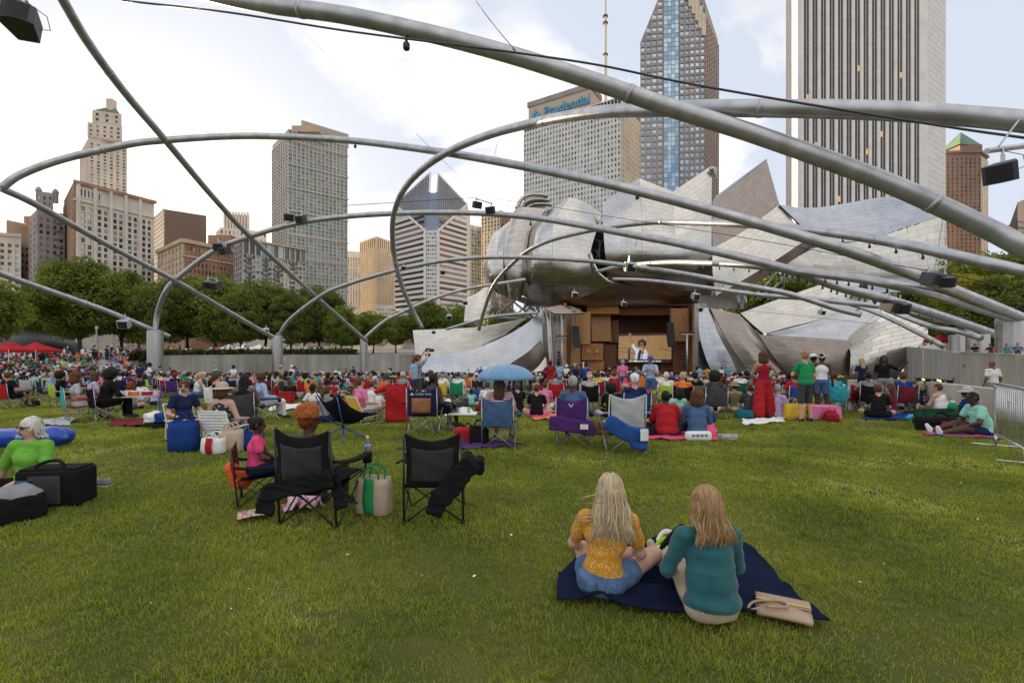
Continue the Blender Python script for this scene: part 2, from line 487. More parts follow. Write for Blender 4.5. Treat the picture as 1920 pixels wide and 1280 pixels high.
# small notices on the tall wall
m_red = mat('sign_red', (0.55, 0.05, 0.05), 0.5)
m_white = mat('white_paint', (0.8, 0.8, 0.78), 0.5)
m_black = mat('black_paint', (0.02, 0.02, 0.022), 0.5)
for px, py, wd, lab in ((1800, 684, .75, 'small red notice on the tall concrete wall nearer the corner'), (1862, 687, 1.0, 'wider red notice with white lettering on the tall concrete wall')):
    t_ = (px - 1795) / 125 * .72
    a = Vector((38.5, 40)).lerp(Vector((31.3, 27.2)), min(.95, t_ + .03)); d = (Vector((31.3, 27.2)) - Vector((38.5, 40))).normalized()
    z = HC + (HY - py) / F * a.y
    r = root('wall_notice', (a.x, a.y, z), lab, 'sign')
    n = Vector((d.y, -d.x)); n = n if n.x < 0 else -n
    rz = math.atan2(d.y, d.x)
    q = a + n * .26
    MB().box((q.x, q.y, z), (wd, .03, .2), rz=rz).obj('board', m_red, r, world=True)
    q = a + n * .285
    for k in range(6):
        e = q + d * ((k - 2.5) * wd / 8)
        MB().box((e.x, e.y, z), (wd / 14, .02, .09), rz=rz).obj('lettering', m_white, r, world=True)
for k in range(3):                         # three white arrow boards on the far wall
    p = P(516 + 9 * k, 672, 66.6)
    r = root('notice_board', p, ['white board with a black figure on the far wall, first of three', 'white board with a black figure on the far wall, middle of three', 'white board with a black arrow on the far wall, last of three'][k], 'sign', 'notices on the far wall')
    a_ = math.atan2(14, 4.5)
    MB().box((0, 0, 0), (.5, .04, .45), rz=a_).obj('board', m_white, r)
    q = MB()
    if k < 2:
        q.box((.03, -.03, -.02), (.1, .03, .26), rz=a_); q.box((.03, -.03, .15), (.1, .03, .08), rz=a_)
    else:
        q.box((.03, -.03, 0), (.3, .03, .05), rz=a_); q.box((.06, .06, .04), (.12, .03, .05), rz=a_, ry=.7); q.box((.06, .06, -.04), (.12, .03, .05), rz=a_, ry=-.7)
    q.obj('symbol', m_black, r)
# ------------------------------------------------------------------ steel trellis over the lawn
m_pipe = mat('galvanised_pipe', (0.47, 0.475, 0.49), 0.4, 0.7, var=0.13, vs_=1.6, bump=0.06, bs=5, detail=8)
m_cable = mat('dark_cable', (0.04, 0.04, 0.05), 0.5)
m_steel = mat('steel_bracket', (0.5, 0.5, 0.52), 0.35, 0.9)
tre = root('steel_trellis', (0, 40, 0), 'lattice of curved grey steel pipes arching over the whole lawn', 'trellis')
PIPES = [
 ([(180, -70, 19), (320, -30, 17.8), (460, 3, 16.8), (640, 28, 16.2), (800, 62, 16), (960, 104, 15.8), (1120, 155, 15.6), (1250, 200, 15.4), (1400, 247, 15), (1560, 303, 14.4), (1700, 358, 13.9), (1850, 428, 13.4), (1930, 470, 13.1), (2100, 560, 13), (2290, 655, 13)], .28),
 ([(40, -130, 25), (112, -10, 28), (165, 80, 31), (235, 175, 35), (310, 263, 39), (400, 370, 46), (470, 445, 52), (560, 527, 62), (640, 598, 71), (688, 640, 76)], .28),
 ([(2, 353, 35), (40, 327, 35.5), (120, 298, 36.5), (240, 271, 38), (310, 263, 39), (420, 256, 41), (520, 256, 42), (660, 264, 41), (820, 284, 37), (960, 308, 33), (1100, 336, 30), (1230, 367, 28), (1357, 401, 26.5), (1447, 427, 25.4), (1580, 467, 24), (1713, 515, 25), (1847, 567, 29), (1915, 594, 33)], (.27, .3)),
 ([(2, 353, 35), (70, 385, 38), (200, 458, 45), (330, 527, 52), (430, 585, 59), (505, 628, 65), (533, 639, 67)], .27),
 ([(291, 622, 53), (296, 585, 53), (310, 548, 52), (330, 524, 52), (400, 471, 52), (470, 443, 52), (560, 418, 52), (660, 405, 52), (780, 399, 51), (900, 400, 49), (1000, 408, 46), (1100, 424, 42), (1200, 443, 38.5), (1280, 458, 36), (1433, 493, 32.5), (1513, 517, 31.5), (1580, 540, 31), (1647, 557, 31), (1747, 587, 34), (1830, 614, 38), (1868, 627, 40)], (.27, .32)),
 ([(792, 616, 57), (772, 578, 56), (750, 525, 54), (738, 470, 52), (736, 420, 49), (745, 380, 45), (765, 345, 41), (800, 311, 38), (850, 280, 35), (920, 252, 31), (1000, 231, 27), (1080, 216, 22.5), (1170, 207, 19), (1280, 204, 16.4), (1400, 203, 15), (1560, 205, 14), (1700, 210, 13.2), (1850, 221, 12.6), (1940, 231, 12.2), (2150, 260, 12)], .27),
 ([(522, 630, 66), (545, 598, 65), (600, 556, 63), (640, 537, 62), (740, 507, 60), (840, 488, 59), (940, 482, 58), (1073, 487, 56), (1170, 497, 53), (1280, 513, 49), (1380, 532, 46), (1480, 551, 43.5), (1563, 577, 42), (1615, 590, 41)], .26),
 ([(683, 638, 76), (690, 628, 76), (720, 603, 76), (740, 592, 76), (807, 562, 76), (873, 542, 77), (953, 529, 79), (985, 524, 80)], .27),
 ([(898, 618, 72), (907, 585, 70), (927, 533, 66), (973, 483, 61), (1023, 454, 56), (1107, 432, 51), (1207, 418, 46), (1280, 417, 42), (1413, 422, 34), (1513, 431, 29), (1613, 444, 25.5), (1713, 462, 23), (1813, 485, 21.3), (1925, 511, 20), (2100, 560, 20)], .26),
 ([(1120, 509, 70), (1150, 502, 62), (1180, 497, 57), (1230, 493, 50), (1280, 492, 45), (1363, 495, 38), (1430, 500, 34), (1480, 506, 32), (1547, 515, 30), (1613, 523, 28), (1680, 535, 26.4), (1747, 551, 26.5), (1813, 571, 29), (1890, 596, 33)], (.24, .28)),
 ([(1150, 523, 75), (1207, 525, 68), (1280, 533, 58), (1380, 547, 50), (1447, 555, 46), (1513, 559, 44), (1580, 567, 42), (1647, 574, 40.5), (1713, 587, 39), (1780, 605, 38)], .24),
 ([(-60, 490, 39), (0, 513, 42), (100, 548, 46), (200, 583, 50), (287, 619, 53.5), (318, 631, 55)], .27),
 ([(838, 617, 88), (893, 601, 86), (935, 592, 85), (1008, 586, 84)], .26),
 ([(1560, 560, 52), (1640, 585, 46), (1715, 620, 42), (1770, 650, 40)], .22),
 ([(1660, 580, 44), (1740, 610, 39), (1800, 622, 36.5), (1840, 634, 35)], .22),
]
for pts, r_ in PIPES:
    c = crom([P(*q) for q in pts], 7)
    r0_, r1_ = r_ if isinstance(r_, tuple) else (r_, r_)
    r_ = r0_
    MB().tube(c, list(np.linspace(r0_, r1_, len(c))), 14).obj('pipe', m_pipe, tre, smooth=True, world=True)
    # sleeve collars where the lengths are welded
    for k in range(18, len(c) - 2, 27):
        MB().tube([c[k], c[k] + (Vector(c[k + 1]) - Vector(c[k])).normalized() * .16], r_ * 1.06, 14).obj('weld_collar', m_pipe, tre, smooth=True, world=True)
# rows of small lamps under some pipes
m_lampb = mat('lamp_black', (0.03, 0.03, 0.035), 0.4)
def under_lamps(ip, t0, t1, n):
    c = crom([P(*q) for q in PIPES[ip][0]], 12); r_ = PIPES[ip][1]; r_ = r_[0] if isinstance(r_, tuple) else r_
    for k in range(n):
        p = Vector(c[int((t0 + (t1 - t0) * k / max(1, n - 1)) * (len(c) - 1))])
        mb = MB().tube([(p.x, p.y, p.z - r_ + .02), (p.x, p.y, p.z - r_ - .12)], .03, 6)
        mb.lathe([(.05, 0), (.07, .08), (.055, .16), (.03, .2)], 8, (p.x, p.y - .02, p.z - r_ - .28))
        mb.obj('spot_lamp', m_lampb, tre, world=True)
under_lamps(7, .3, .85, 14)
under_lamps(8, .66, .8, 5)
under_lamps(9, .35, .75, 16)
under_lamps(4, .72, .9, 18)
under_lamps(6, .62, .8, 5)
for q in ((762, 80, 16.05), (666, 272, 41), (1195, 366, 28.4), (995, 418, 46.2)):      # single hanging lamps
    p = P(*q)
    MB().tube([(p.x, p.y, p.z + .3), (p.x, p.y, p.z - .05)], .05, 8).lathe([(.09, 0), (.12, .05), (.12, .2), (.07, .26)], 12, (p.x, p.y, p.z - .25)).obj('spot_lamp', m_lampb, tre, world=True, smooth=True)
# pylons
m_pyl = mat('pylon_steel', (0.52, 0.51, 0.5), 0.32, 0.9, var=0.1, vs_=1.2, bump=0.05, bs=3, stretch=(4, 4, .4))
def pylon(px, top, base, wpx, Y, label):
    b = P(px, base, Y); t = P(px, top, Y); rr = wpx / 2 / F * Y
    zb = float(gplaza(b.x, b.y))
    r = root('trellis_pylon', (b.x, b.y, zb), label, 'pylon', 'steel pylons that carry the trellis')
    h = t.z - zb
    dr_ = MB().lathe([(rr, -.3), (rr, h - .02), (rr * .97, h), (.01, h + .005)], 32).obj('drum', m_pyl, r, smooth=False)
    MB().lathe([(rr * 1.015, 0), (rr * 1.015, .08)], 32).obj('base_ring', m_steel, dr_)
    for z in (h * .36, h * .7):
        MB().lathe([(rr * 1.006, 0), (rr * 1.006, .03)], 32, (0, 0, z)).obj('seam_band', m_steel, dr_)
    MB().tube([(0, 0, h - .1), (.05, -.05, h + .35)], .2, 10).obj('pipe_socket', m_pipe, r)
pylon(291, 620, 672, 26, 53, 'steel pylon on the left where a pipe rises beside the arched trees')
pylon(520, 629, 668, 19, 66, 'steel pylon above the arrow boards on the far wall')
pylon(682, 635, 665, 14, 76, 'slim steel pylon where two thin pipes meet near the pavilion wing')
pylon(1899, 596, 662, 48, 34, 'broad steel pylon behind the tall concrete wall, rightmost of three')
pylon(1833, 616, 660, 34, 39.5, 'steel pylon behind the tall concrete wall, middle of three')
pylon(1797, 628, 662, 28, 46, 'steel pylon behind the concrete wall, next to the red tent')
# cables slung under the pipes
def cable(pts, r_, name, label, n=6):
    c = crom([P(*q) for q in pts], n)
    o = MB().tube(c, r_, 5).obj(name, m_cable, smooth=True)
    return tag(o, label, 'cable', 'cables strung below the trellis')
cable([(150, -14, 17), (220, 0, 16.6), (430, 24, 15.9), (640, 57, 15.7), (840, 83, 15.4), (965, 99, 15.2), (1120, 122, 14.8), (1280, 155, 14.2), (1480, 190, 13.6), (1770, 237, 12.4), (1930, 260, 11.8)], .035, 'power_cable', 'thick black cable running across the sky under the largest pipe')
cable([(880, -14, 18), (925, 46, 16.5), (967, 96, 15.4)], .016, 'guy_wire', 'thin wire dropping from the top edge to the largest pipe')
cable([(640, 386, 47), (770, 378, 45), (890, 371, 44)], .03, 'guy_wire', 'thin wire in front of the diamond topped tower')
cable([(918, 372, 44), (1010, 384, 42), (1130, 404, 39), (1280, 427, 35), (1450, 455, 30), (1600, 483, 26), (1780, 515, 22), (1925, 548, 20)], .022, 'guy_wire', 'long thin wire sloping across the silver headdress to the broad pylon')
cable([(505, 0, 16.8), (560, 50, 24), (630, 122, 34)], .01, 'guy_wire', 'faint wire against the white cloud')
cable([(780, 250, 30), (840, 310, 36), (898, 362, 44)], .012, 'guy_wire', 'faint wire above the hanging speaker pair, sloping')
cable([(933, 264, 31), (922, 320, 38), (911, 366, 44)], .012, 'guy_wire', 'faint upright wire above the hanging speaker pair')
cable([(940, 500, 62), (1060, 493, 60), (1170, 490, 57)], .02, 'guy_wire', 'thin level wire across the left lobe of the headdress')
cable([(930, 560, 74), (1076, 545, 70), (1300, 552, 66)], .02, 'guy_wire', 'thin level wire below the headdress over the stage')
cable([(1165, 566, 76), (1310, 575, 70), (1480, 590, 60), (1640, 607, 50)], .02, 'guy_wire', 'thin wire in front of the right hand lower sails')
cable([(1768, 410, 23.5), (1757, 480, 22.6), (1752, 505, 22)], .012, 'guy_wire', 'upright thin wire down to the dark speaker pair')
cable([(1195, 448, 38), (1182, 495, 53)], .014, 'guy_wire', 'upright wire in front of the central lobe')
cable([(1095, 492, 55), (1078, 545, 68)], .014, 'guy_wire', 'short upright wire above the stage speaker')
cable([(1310, 498, 42), (1303, 545, 60)], .014, 'guy_wire', 'short upright wire above the speaker by the right pier')
# loudspeaker clusters
m_spk = mat('speaker_grey', (0.055, 0.057, 0.065), 0.55, var=0.08)
m_grl = mat('speaker_grille', (0.02, 0.02, 0.023), 0.8, bump=.5, bs=300)
m_spl = mat('speaker_pale', (0.4, 0.42, 0.44), 0.5)
def speaker(q, wpx, label, rz=0, tilt=0.35, mm=None, bracket=True):
    """trapezoid loudspeaker cabinet with a curved grille, hung by a bracket arm"""
    p = P(*q); wd = wpx / F * q[2]
    r = root('loudspeaker', p, label, 'speaker', 'loudspeakers hung from the trellis', rz=rz)
    d, h = wd * .8, wd * .66
    b = MB()
    f = [(wd / 2 * math.sin(a), -d / 2 - wd * .16 * math.cos(a * 1.5), 0) for a in np.linspace(-1.1, 1.1, 7)]
    prof = [(wd * .28, d / 2), (-wd * .28, d / 2)] + [(x * 1.05, y) for x, y, _ in f]
    M_ = Matrix.Rotation(tilt, 4, 'X')
    n = len(prof)
    vs = [M_ @ Vector((x, y, z * h / 2)) for z in (-1, 1) for x, y in prof]
    fs = [tuple(range(n - 1, -1, -1)), tuple(range(n, 2 * n))] + [(i, (i + 1) % n, (i + 1) % n + n, i + n) for i in range(n)]
    b.add(vs, fs, 0)
    cab_ = b.obj('cabinet', mm or m_spk, r, bevel=wd * .015)
    gq_ = MB()
    gp = [(x * 1.0, y - wd * .012) for x, y, _ in f]
    vs = [M_ @ Vector((x, y, z * h * .44)) for z in (-1, 1) for x, y in gp]
    k = len(gp)
    gq_.add(vs, [(i, i + 1, i + 1 + k, i + k) for i in range(k - 1)])
    gq_.obj('grille', m_grl, cab_)
    if bracket:
        MB().box((0, .02 * wd, h * .5), (wd * .12, wd * .05, h * .9)).tube([(0, 0, h * .9), (0, 0, h * 1.25)], wd * .04, 6).obj('bracket', m_steel, r)
        MB().tube([(wd * .2, d * .3, 0), (wd * .5, d * .5, h * .2), (wd * .45, d * .4, h * .8), (.05 * wd, 0, h * 1.1)], wd * .015, 5).obj('cord', m_cable, r)
    return r
def arm(pts, label, rr=.06):
    c = [P(*q) for q in pts]
    o = MB().tube(c, rr, 6).obj('speaker_bar', m_steel)
    return tag(o, label, 'bracket', 'bars that carry the loudspeakers')
speaker((44, 44, 12.5), 58, 'large dark loudspeaker hanging at the top left corner', rz=.35, tilt=-.25)
speaker((10, 4, 13), 30, 'loudspeaker cut off by the top left corner of the view', rz=-.4)
arm([(-20, -14, 12.6), (50, 4, 12.6)], 'steel bar over the top left corner loudspeaker')
speaker((1880, 322, 11.5), 52, 'large dark loudspeaker hanging in front of the green roofed tower', rz=-1.0, tilt=.35)
arm([(1850, 283, 11.5), (1935, 272, 11.7)], 'steel bar carrying the loudspeaker by the green roofed tower', .07)
arm([(1872, 276, 11.5), (1918, 215, 12.2)], 'slanting steel hanger from the thick pipe down to a loudspeaker', .025)
for a, b in (((893, 384, 44), (921, 394, 43.6)), ((541, 407, 52), (566, 411, 51.6)), ((409, 462, 52), (423, 470, 51.6)), ((390, 533, 56), (406, 535, 56)), ((1742, 522, 21.8), (1772, 527, 21.8)), ((1667, 573, 31), (1688, 576, 31))):
    i = {893: 'in front of the diamond topped tower', 541: 'against the tall condominium tower', 409: 'on the pipe before the brown brick block', 390: 'in front of the tree crowns', 1742: 'below the cream sail', 1667: 'over the corner sail'}[a[0]]
    speaker(a, 19 if a[2] > 40 else 30, 'left one of a loudspeaker pair ' + i, rz=.5)
    speaker(b, 20 if a[2] > 40 else 28, 'right one of a loudspeaker pair ' + i, rz=-.3)
    arm([(a[0] - 2, a[1] - 12, a[2]), (b[0] + 2, b[1] - 12, b[2])], 'steel bar of the loudspeaker pair ' + i)
for q, wd, i in (((1180, 500, 53), 24, 'at the crossing pipes before the central lobe'), ((1077, 552, 68), 14, 'over the left side of the stage'), ((1303, 555, 60), 16, 'beside the right pier of the stage'), ((1169, 569, 76), 11, 'above the middle of the stage'),
                 ((1311, 579, 70), 12, 'before the top of the pale sheet'), ((830, 510, 62), 11, 'on the pipe by the left lobe'), ((757, 502, 56), 11, 'on the great loop pipe'), ((872, 567, 74), 10, 'beside the small cream sail'),
                 ((842, 594, 80), 12, 'before the small tree crowns by the wing'), ((813, 622, 90), 8, 'on top of the left wing'), ((1540, 585, 55), 12, 'before the striped sail'), ((235, 606, 51), 22, 'under the lowest pipe by the trees'), ((499, 620, 65), 14, 'next to the pylon of the arrow boards')):
    speaker(q, wd, 'small pale loudspeaker ' + i, rz=.2, mm=m_spl)
# big pale junction box at the right pylon speaker
# ------------------------------------------------------------------ pavilion of curved steel sails
pav = root('pavilion', (25, 100, -5.2), 'bandshell with billowing brushed steel sails around a wooden stage', 'pavilion')
def steel(name, col, rough, var=.1, irand=.03):
    m = mat(name, col, rough, 1.0, var=var * .5, vs_=.5, bump=.015, bs=1.2, orand=irand, irand=irand, detail=6)
    return m
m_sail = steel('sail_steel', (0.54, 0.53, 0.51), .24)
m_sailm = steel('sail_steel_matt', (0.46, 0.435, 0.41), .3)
m_sailb = steel('sail_steel_sky_tint', (0.46, 0.48, 0.52), .32)  # same steel, with reflected sky put into the colour
m_dim = steel('sail_steel_lit', (0.64, 0.61, 0.555), .4, irand=.05)  # same steel, with the brighter lit tone put into the colour
m_sailt = steel('sail_steel_shaded', (0.34, 0.29, 0.26), .36)  # same steel, darkened in colour for shade and ground reflections
m_back = mat('sail_joint', (0.16, 0.15, 0.14), .6, .8)
def crv(c, t):
    """Catmull-Rom of control array c (n,...) at t in 0..1"""
    n = len(c)
    if n == 2:
        return c[0] * (1 - t) + c[1] * t
    x = min(max(t, 0), 1) * (n - 1)
    i = min(int(x), n - 2); u = x - i
    p1, p2 = c[i], c[i + 1]
    p0 = c[i - 1] if i > 0 else 2 * p1 - p2
    p3 = c[i + 2] if i + 2 < n else 2 * p2 - p1
    return .5 * (2 * p1 + (p2 - p0) * u + (2 * p0 - 5 * p1 + 4 * p2 - p3) * u * u + (3 * p1 - p0 - 3 * p2 + p3) * u ** 3)
PANELS = []
def sail(name, rows, m, pw=2.3, ph=.95, wob=.008, brick=True, label=None, th=.25, gap=.013):
    ctl = np.array([[tuple(P(*q)) for q in r] for r in rows])
    G = 24
    pts = np.array([[crv(r, i / G) for i in range(G + 1)] for r in ctl])
    pts = np.array([crv(pts, j / G) for j in range(G + 1)])
    du = np.gradient(pts, axis=1); dv_ = np.gradient(pts, axis=0)
    NN = np.cross(du, dv_); NN /= np.linalg.norm(NN, axis=2)[..., None] + 1e-9
    def look(T, u, v):
        x, y = min(max(u, 0), 1) * G, min(max(v, 0), 1) * G
        i, j = min(int(x), G - 1), min(int(y), G - 1); x -= i; y -= j
        return (T[j, i] * (1 - x) + T[j, i + 1] * x) * (1 - y) + (T[j + 1, i] * (1 - x) + T[j + 1, i + 1] * x) * y
    def S(u, v): return look(pts, u, v)
    lu = np.linalg.norm(np.diff(pts, axis=1), axis=2).sum(1).max()
    lv = np.linalg.norm(np.diff(pts, axis=0), axis=2).sum(0).max()
    nu, nv = max(1, round(lu / pw)), max(1, round(lv / ph))
    GU, GV = max(8, min(30, nu * 2)), max(8, min(30, nv))
    mb = MB()
    B = np.array([[S(i / GU, j / GV) for i in range(GU + 1)] for j in range(GV + 1)])
    def nrm(u, v): return look(NN, u, v)
    n0 = nrm(.5, .5)
    sg = 1.0 if np.dot(n0, np.array((0, 0, HC)) - S(.5, .5)) > 0 else -1.0
    vs, fs = [], []
    for s in (0.0, -th):
        for j in range(GV + 1):
            for i in range(GU + 1):
                vs.append(B[j, i] + nrm(i / GU, j / GV) * sg * s)
    W = GU + 1; O = W * (GV + 1)
    for j in range(GV):
        for i in range(GU):
            a = j * W + i
            q = (a, a + 1, a + W + 1, a + W) if sg > 0 else (a + W, a + W + 1, a + 1, a)
            fs += [q, tuple(x + O for x in q[::-1])]
    ring = [i for i in range(GU)] + [GU + j * W for j in range(GV)] + [GV * W + i for i in range(GU, 0, -1)] + [j * W for j in range(GV, 0, -1)]
    for k in range(len(ring)):
        a, b = ring[k], ring[(k + 1) % len(ring)]
        fs.append((a, b, b + O, a + O))
    so = MB().add(vs, fs).obj(name, m_back, pav, smooth=False, world=True)
    if label: so['label'] = label
    rest = MB()
    for j in range(nv):
        off = .5 if brick and j % 2 else 0
        edges = [0.0] + [(i + off) / nu for i in range(0 if off else 1, nu)] + [1.0]
        for i in range(len(edges) - 1):
            u0, u1, v0, v1 = edges[i], edges[i + 1], j / nv, (j + 1) / nv
            gu, gv = gap / lu, gap / lv
            t1, t2 = rng.normal(0, wob, 2)
            pv = []
            for b_ in (0, .5, 1):
                for a_ in (0, .5, 1):
                    u = u0 + gu + (u1 - u0 - 2 * gu) * a_; v = v0 + gv + (v1 - v0 - 2 * gv) * b_
                    pv.append(S(u, v) + nrm(u, v) * sg * (.05 + (a_ - .5) * t1 + (b_ - .5) * t2 + (.012 if a_ == .5 and b_ == .5 else 0)))
            pf = [(0, 1, 4, 3), (1, 2, 5, 4), (3, 4, 7, 6), (4, 5, 8, 7)]
            if sg < 0: pf = [f[::-1] for f in pf]
            c = pv[4]
            d = np.array(pv)
            sx = (d[:, 0] / d[:, 1]).max() - (d[:, 0] / d[:, 1]).min(); sy = (d[:, 2] / d[:, 1]).max() - (d[:, 2] / d[:, 1]).min()
            PANELS.append((min(sx * F, 60) * min(sy * F, 60), so, pv, pf, m, c))
    return so
def finish_panels(limit=300):
    PANELS.sort(key=lambda q: -q[0])
    rest = {}
    for k, (s, so, pv, pf, m, c) in enumerate(PANELS):
        if k < limit:
            o = MB().add(pv, pf).obj('panel', m, so, smooth=True)
        else:
            rest.setdefault(so.name, (so, m, MB()))[2].add(pv, pf)
    for so, m, mb in rest.values():
        tag(mb.obj('panels', m, so, smooth=True), kind='stuff')
sail('lobe', [[(940, 427, 100), (948, 421, 99.5), (957, 414, 99)], [(922, 443, 101), (934, 446, 98.6), (948, 445, 97.6)], [(911, 481, 102), (925, 480, 97.5), (944, 478, 96.4)], [(907, 512, 103), (920, 516, 97.6), (945, 520, 96.6)], [(912, 533, 103), (926, 546, 99), (950, 556, 98.2)]], m_sail)
sail('lobe', [[(956, 414, 99.2), (968, 391, 99.5), (995, 389, 99.5), (1024, 392, 100)], [(948, 445, 97.5), (962, 432, 97), (985, 428, 97.5), (1000, 430, 98.5)], [(944, 480, 96.5), (955, 480, 95.5), (975, 480, 95.8), (992, 470, 97)], [(946, 520, 97), (958, 520, 95.5), (975, 522, 95.8), (987, 515, 97)], [(949, 556, 98.5), (960, 562, 97.5), (972, 562, 97.5), (979, 554, 98.5)]], m_sailm)
LB3 = [[(1017, 401, 100), (1040, 388, 99), (1067, 370, 98.5), (1094, 378, 99.5), (1127, 401, 101)], [(998, 430, 98), (1014, 424, 96), (1038, 418, 95), (1080, 418, 96), (1121, 424, 97.6)], [(991, 466, 96.6), (1005, 466, 94), (1036, 466, 92.8), (1072, 468, 93.8), (1107, 474, 95)], [(985, 513, 97), (1000, 516, 95), (1036, 519, 94), (1080, 518, 94.4), (1115, 502, 95)], [(976, 552, 101), (1000, 562, 100), (1040, 565, 99.5), (1090, 557, 98.5), (1148, 533, 97)]]
sail('lobe', [r_[:3] for r_ in LB3], m_sail, pw=2.1, ph=1.1); sail('lobe', [r_[2:] for r_ in LB3], m_sail, pw=2.1, ph=1.1)
LB4 = [[(1131, 380, 99.5), (1164, 357, 99), (1198, 334, 98.5), (1230, 347, 98.2), (1262, 359, 98.6), (1297, 336, 99.4), (1335, 310, 100.5)], [(1131, 415, 96.6), (1165, 405, 95.2), (1203, 400, 94.2), (1235, 405, 95.4), (1265, 412, 96.4), (1300, 397, 96.3), (1334, 375, 97.5)], [(1133, 455, 95), (1165, 455, 93.4), (1204, 455, 92.2), (1236, 456, 92.8), (1267, 456, 93.4), (1300, 450, 94), (1334, 440, 95.3)], [(1137, 498, 95.6), (1165, 500, 94.4), (1204, 502, 93.6), (1236, 502, 93.9), (1267, 500, 94.2), (1300, 496, 94.8), (1334, 488, 95.8)], [(1140, 530, 99), (1165, 541, 99.4), (1204, 547, 99.6), (1236, 549, 99.6), (1267, 549, 99.6), (1300, 545, 99.4), (1338, 535, 99)]]
for a_, b_2 in ((0, 3), (2, 5), (4, 7)):
    sail('lobe', [r_[a_:b_2] for r_ in LB4], m_sail, pw=2.0, ph=1.1)
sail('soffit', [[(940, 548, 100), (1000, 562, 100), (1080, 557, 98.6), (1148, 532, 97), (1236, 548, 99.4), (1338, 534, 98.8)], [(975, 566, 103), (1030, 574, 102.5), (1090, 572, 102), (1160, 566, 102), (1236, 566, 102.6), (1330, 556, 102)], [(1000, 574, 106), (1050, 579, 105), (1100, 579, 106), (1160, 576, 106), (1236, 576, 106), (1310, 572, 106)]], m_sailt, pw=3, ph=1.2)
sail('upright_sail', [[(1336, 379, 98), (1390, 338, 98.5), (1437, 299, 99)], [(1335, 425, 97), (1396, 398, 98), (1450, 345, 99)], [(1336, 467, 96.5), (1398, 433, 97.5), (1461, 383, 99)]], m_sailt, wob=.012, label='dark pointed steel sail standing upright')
sail('sail_edge', [[(1336, 379, 98), (1390, 338, 98.5), (1437, 299, 99)], [(1345, 366, 100.5), (1391, 332, 101), (1437, 298.5, 101.5)]], m_sailb, ph=3)
sail('sail', [[(1336, 466, 96), (1396, 432, 97), (1461, 383, 98.5)], [(1336, 510, 94.5), (1420, 470, 95.5), (1490, 420, 97)], [(1342, 555, 94.8), (1440, 497, 95), (1508, 452, 96.5)]], m_dim)
sail('sail_edge', [[(1342, 555, 94.8), (1440, 497, 95), (1508, 452, 96.5)], [(1368, 562, 97), (1462, 503, 97.4), (1530, 459, 98.8)]], m_sailt, ph=3)
sail('curved_sail', [[(1461, 384, 98), (1518, 390, 99), (1578, 383, 100), (1665, 369, 101), (1713, 384, 101.5), (1757, 405, 102)], [(1482, 404, 97), (1524, 414, 98), (1587, 414, 99.5), (1655, 404, 101), (1708, 402, 101.5), (1757, 406.5, 102)], [(1503, 424, 96.5), (1530, 446, 97), (1590, 454, 98.5), (1648, 443, 100.5), (1700, 425, 101.5), (1757, 408.5, 102)]], m_sailb, pw=3.2, ph=.9)
sail('curved_sail', [[(1524, 466, 98), (1567, 457, 98.5), (1646, 444, 100), (1757, 409, 101.5), (1773, 409, 102)], [(1498, 480, 98), (1560, 485, 98), (1650, 478, 99.5), (1757, 460, 101), (1775, 460, 101.5)], [(1475, 494, 98), (1550, 510, 98), (1650, 511, 99.5), (1757, 504, 101), (1777, 503, 101.5)], [(1475, 521, 98.5), (1550, 522, 98.5), (1650, 523, 100), (1757, 510, 101.5), (1777, 508, 102)]], m_dim, pw=2.8, ph=1.05, wob=.03)
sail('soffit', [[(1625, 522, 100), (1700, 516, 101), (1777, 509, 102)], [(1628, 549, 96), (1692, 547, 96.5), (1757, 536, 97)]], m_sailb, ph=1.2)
sail('low_sail', [[(1388, 587, 96), (1459, 561, 98), (1540, 533, 99), (1624, 504, 100)], [(1405, 603, 95.5), (1465, 592, 97), (1550, 568, 98), (1626, 545, 99.5)], [(1432, 626, 95.5), (1480, 613, 96.5), (1550, 596, 97.5), (1628, 574, 99)]], m_dim, pw=3)
sail('striped_sail', [[(1437, 626, 95), (1505, 609, 95.5), (1580, 588, 96), (1664, 572, 95)], [(1460, 630, 94), (1520, 622, 94), (1585, 608, 94.3), (1625, 603, 93.8)], [(1480, 633, 93.6), (1535, 635, 93.2), (1581, 638, 92.6), (1590, 638, 92.3)]], m_sailb, pw=5, ph=.6, brick=False)
sail('corner_sail', [[(1583, 637, 93), (1624, 604, 92.4), (1666, 572, 92)], [(1595, 662, 90), (1652, 634, 88), (1739, 616, 88.6)], [(1593, 694, 89.6), (1641, 682, 86.8), (1708, 667, 87)], [(1590, 728, 92), (1636, 728, 90), (1672, 727, 89.4)]], m_dim, pw=3.4, ph=1.3, gap=.035, label='polished steel corner sail tilting over the lawn edge')
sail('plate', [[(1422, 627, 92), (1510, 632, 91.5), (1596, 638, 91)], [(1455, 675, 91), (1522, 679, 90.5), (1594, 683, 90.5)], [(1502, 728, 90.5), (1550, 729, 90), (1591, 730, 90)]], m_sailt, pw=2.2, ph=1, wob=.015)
sail('fold', [[(1386, 589, 93.8), (1422, 627, 92.2)], [(1412, 640, 92.6), (1455, 675, 91.4)], [(1464, 696, 91.4), (1494, 714, 91)], [(1492, 728, 91), (1502, 730, 90.8)]], m_sailm, pw=4, ph=3)
sail('leaning_sheet', [[(1331, 577, 93), (1358, 583, 92.8), (1386, 589, 93.5)], [(1362, 635, 91.5), (1388, 638, 91), (1412, 640, 92)], [(1398, 690, 90.5), (1430, 693, 90), (1463, 695, 91)], [(1422, 728, 90), (1456, 728, 89.6), (1492, 728, 90.5)]], m_sailt, pw=2, ph=1, wob=.015)
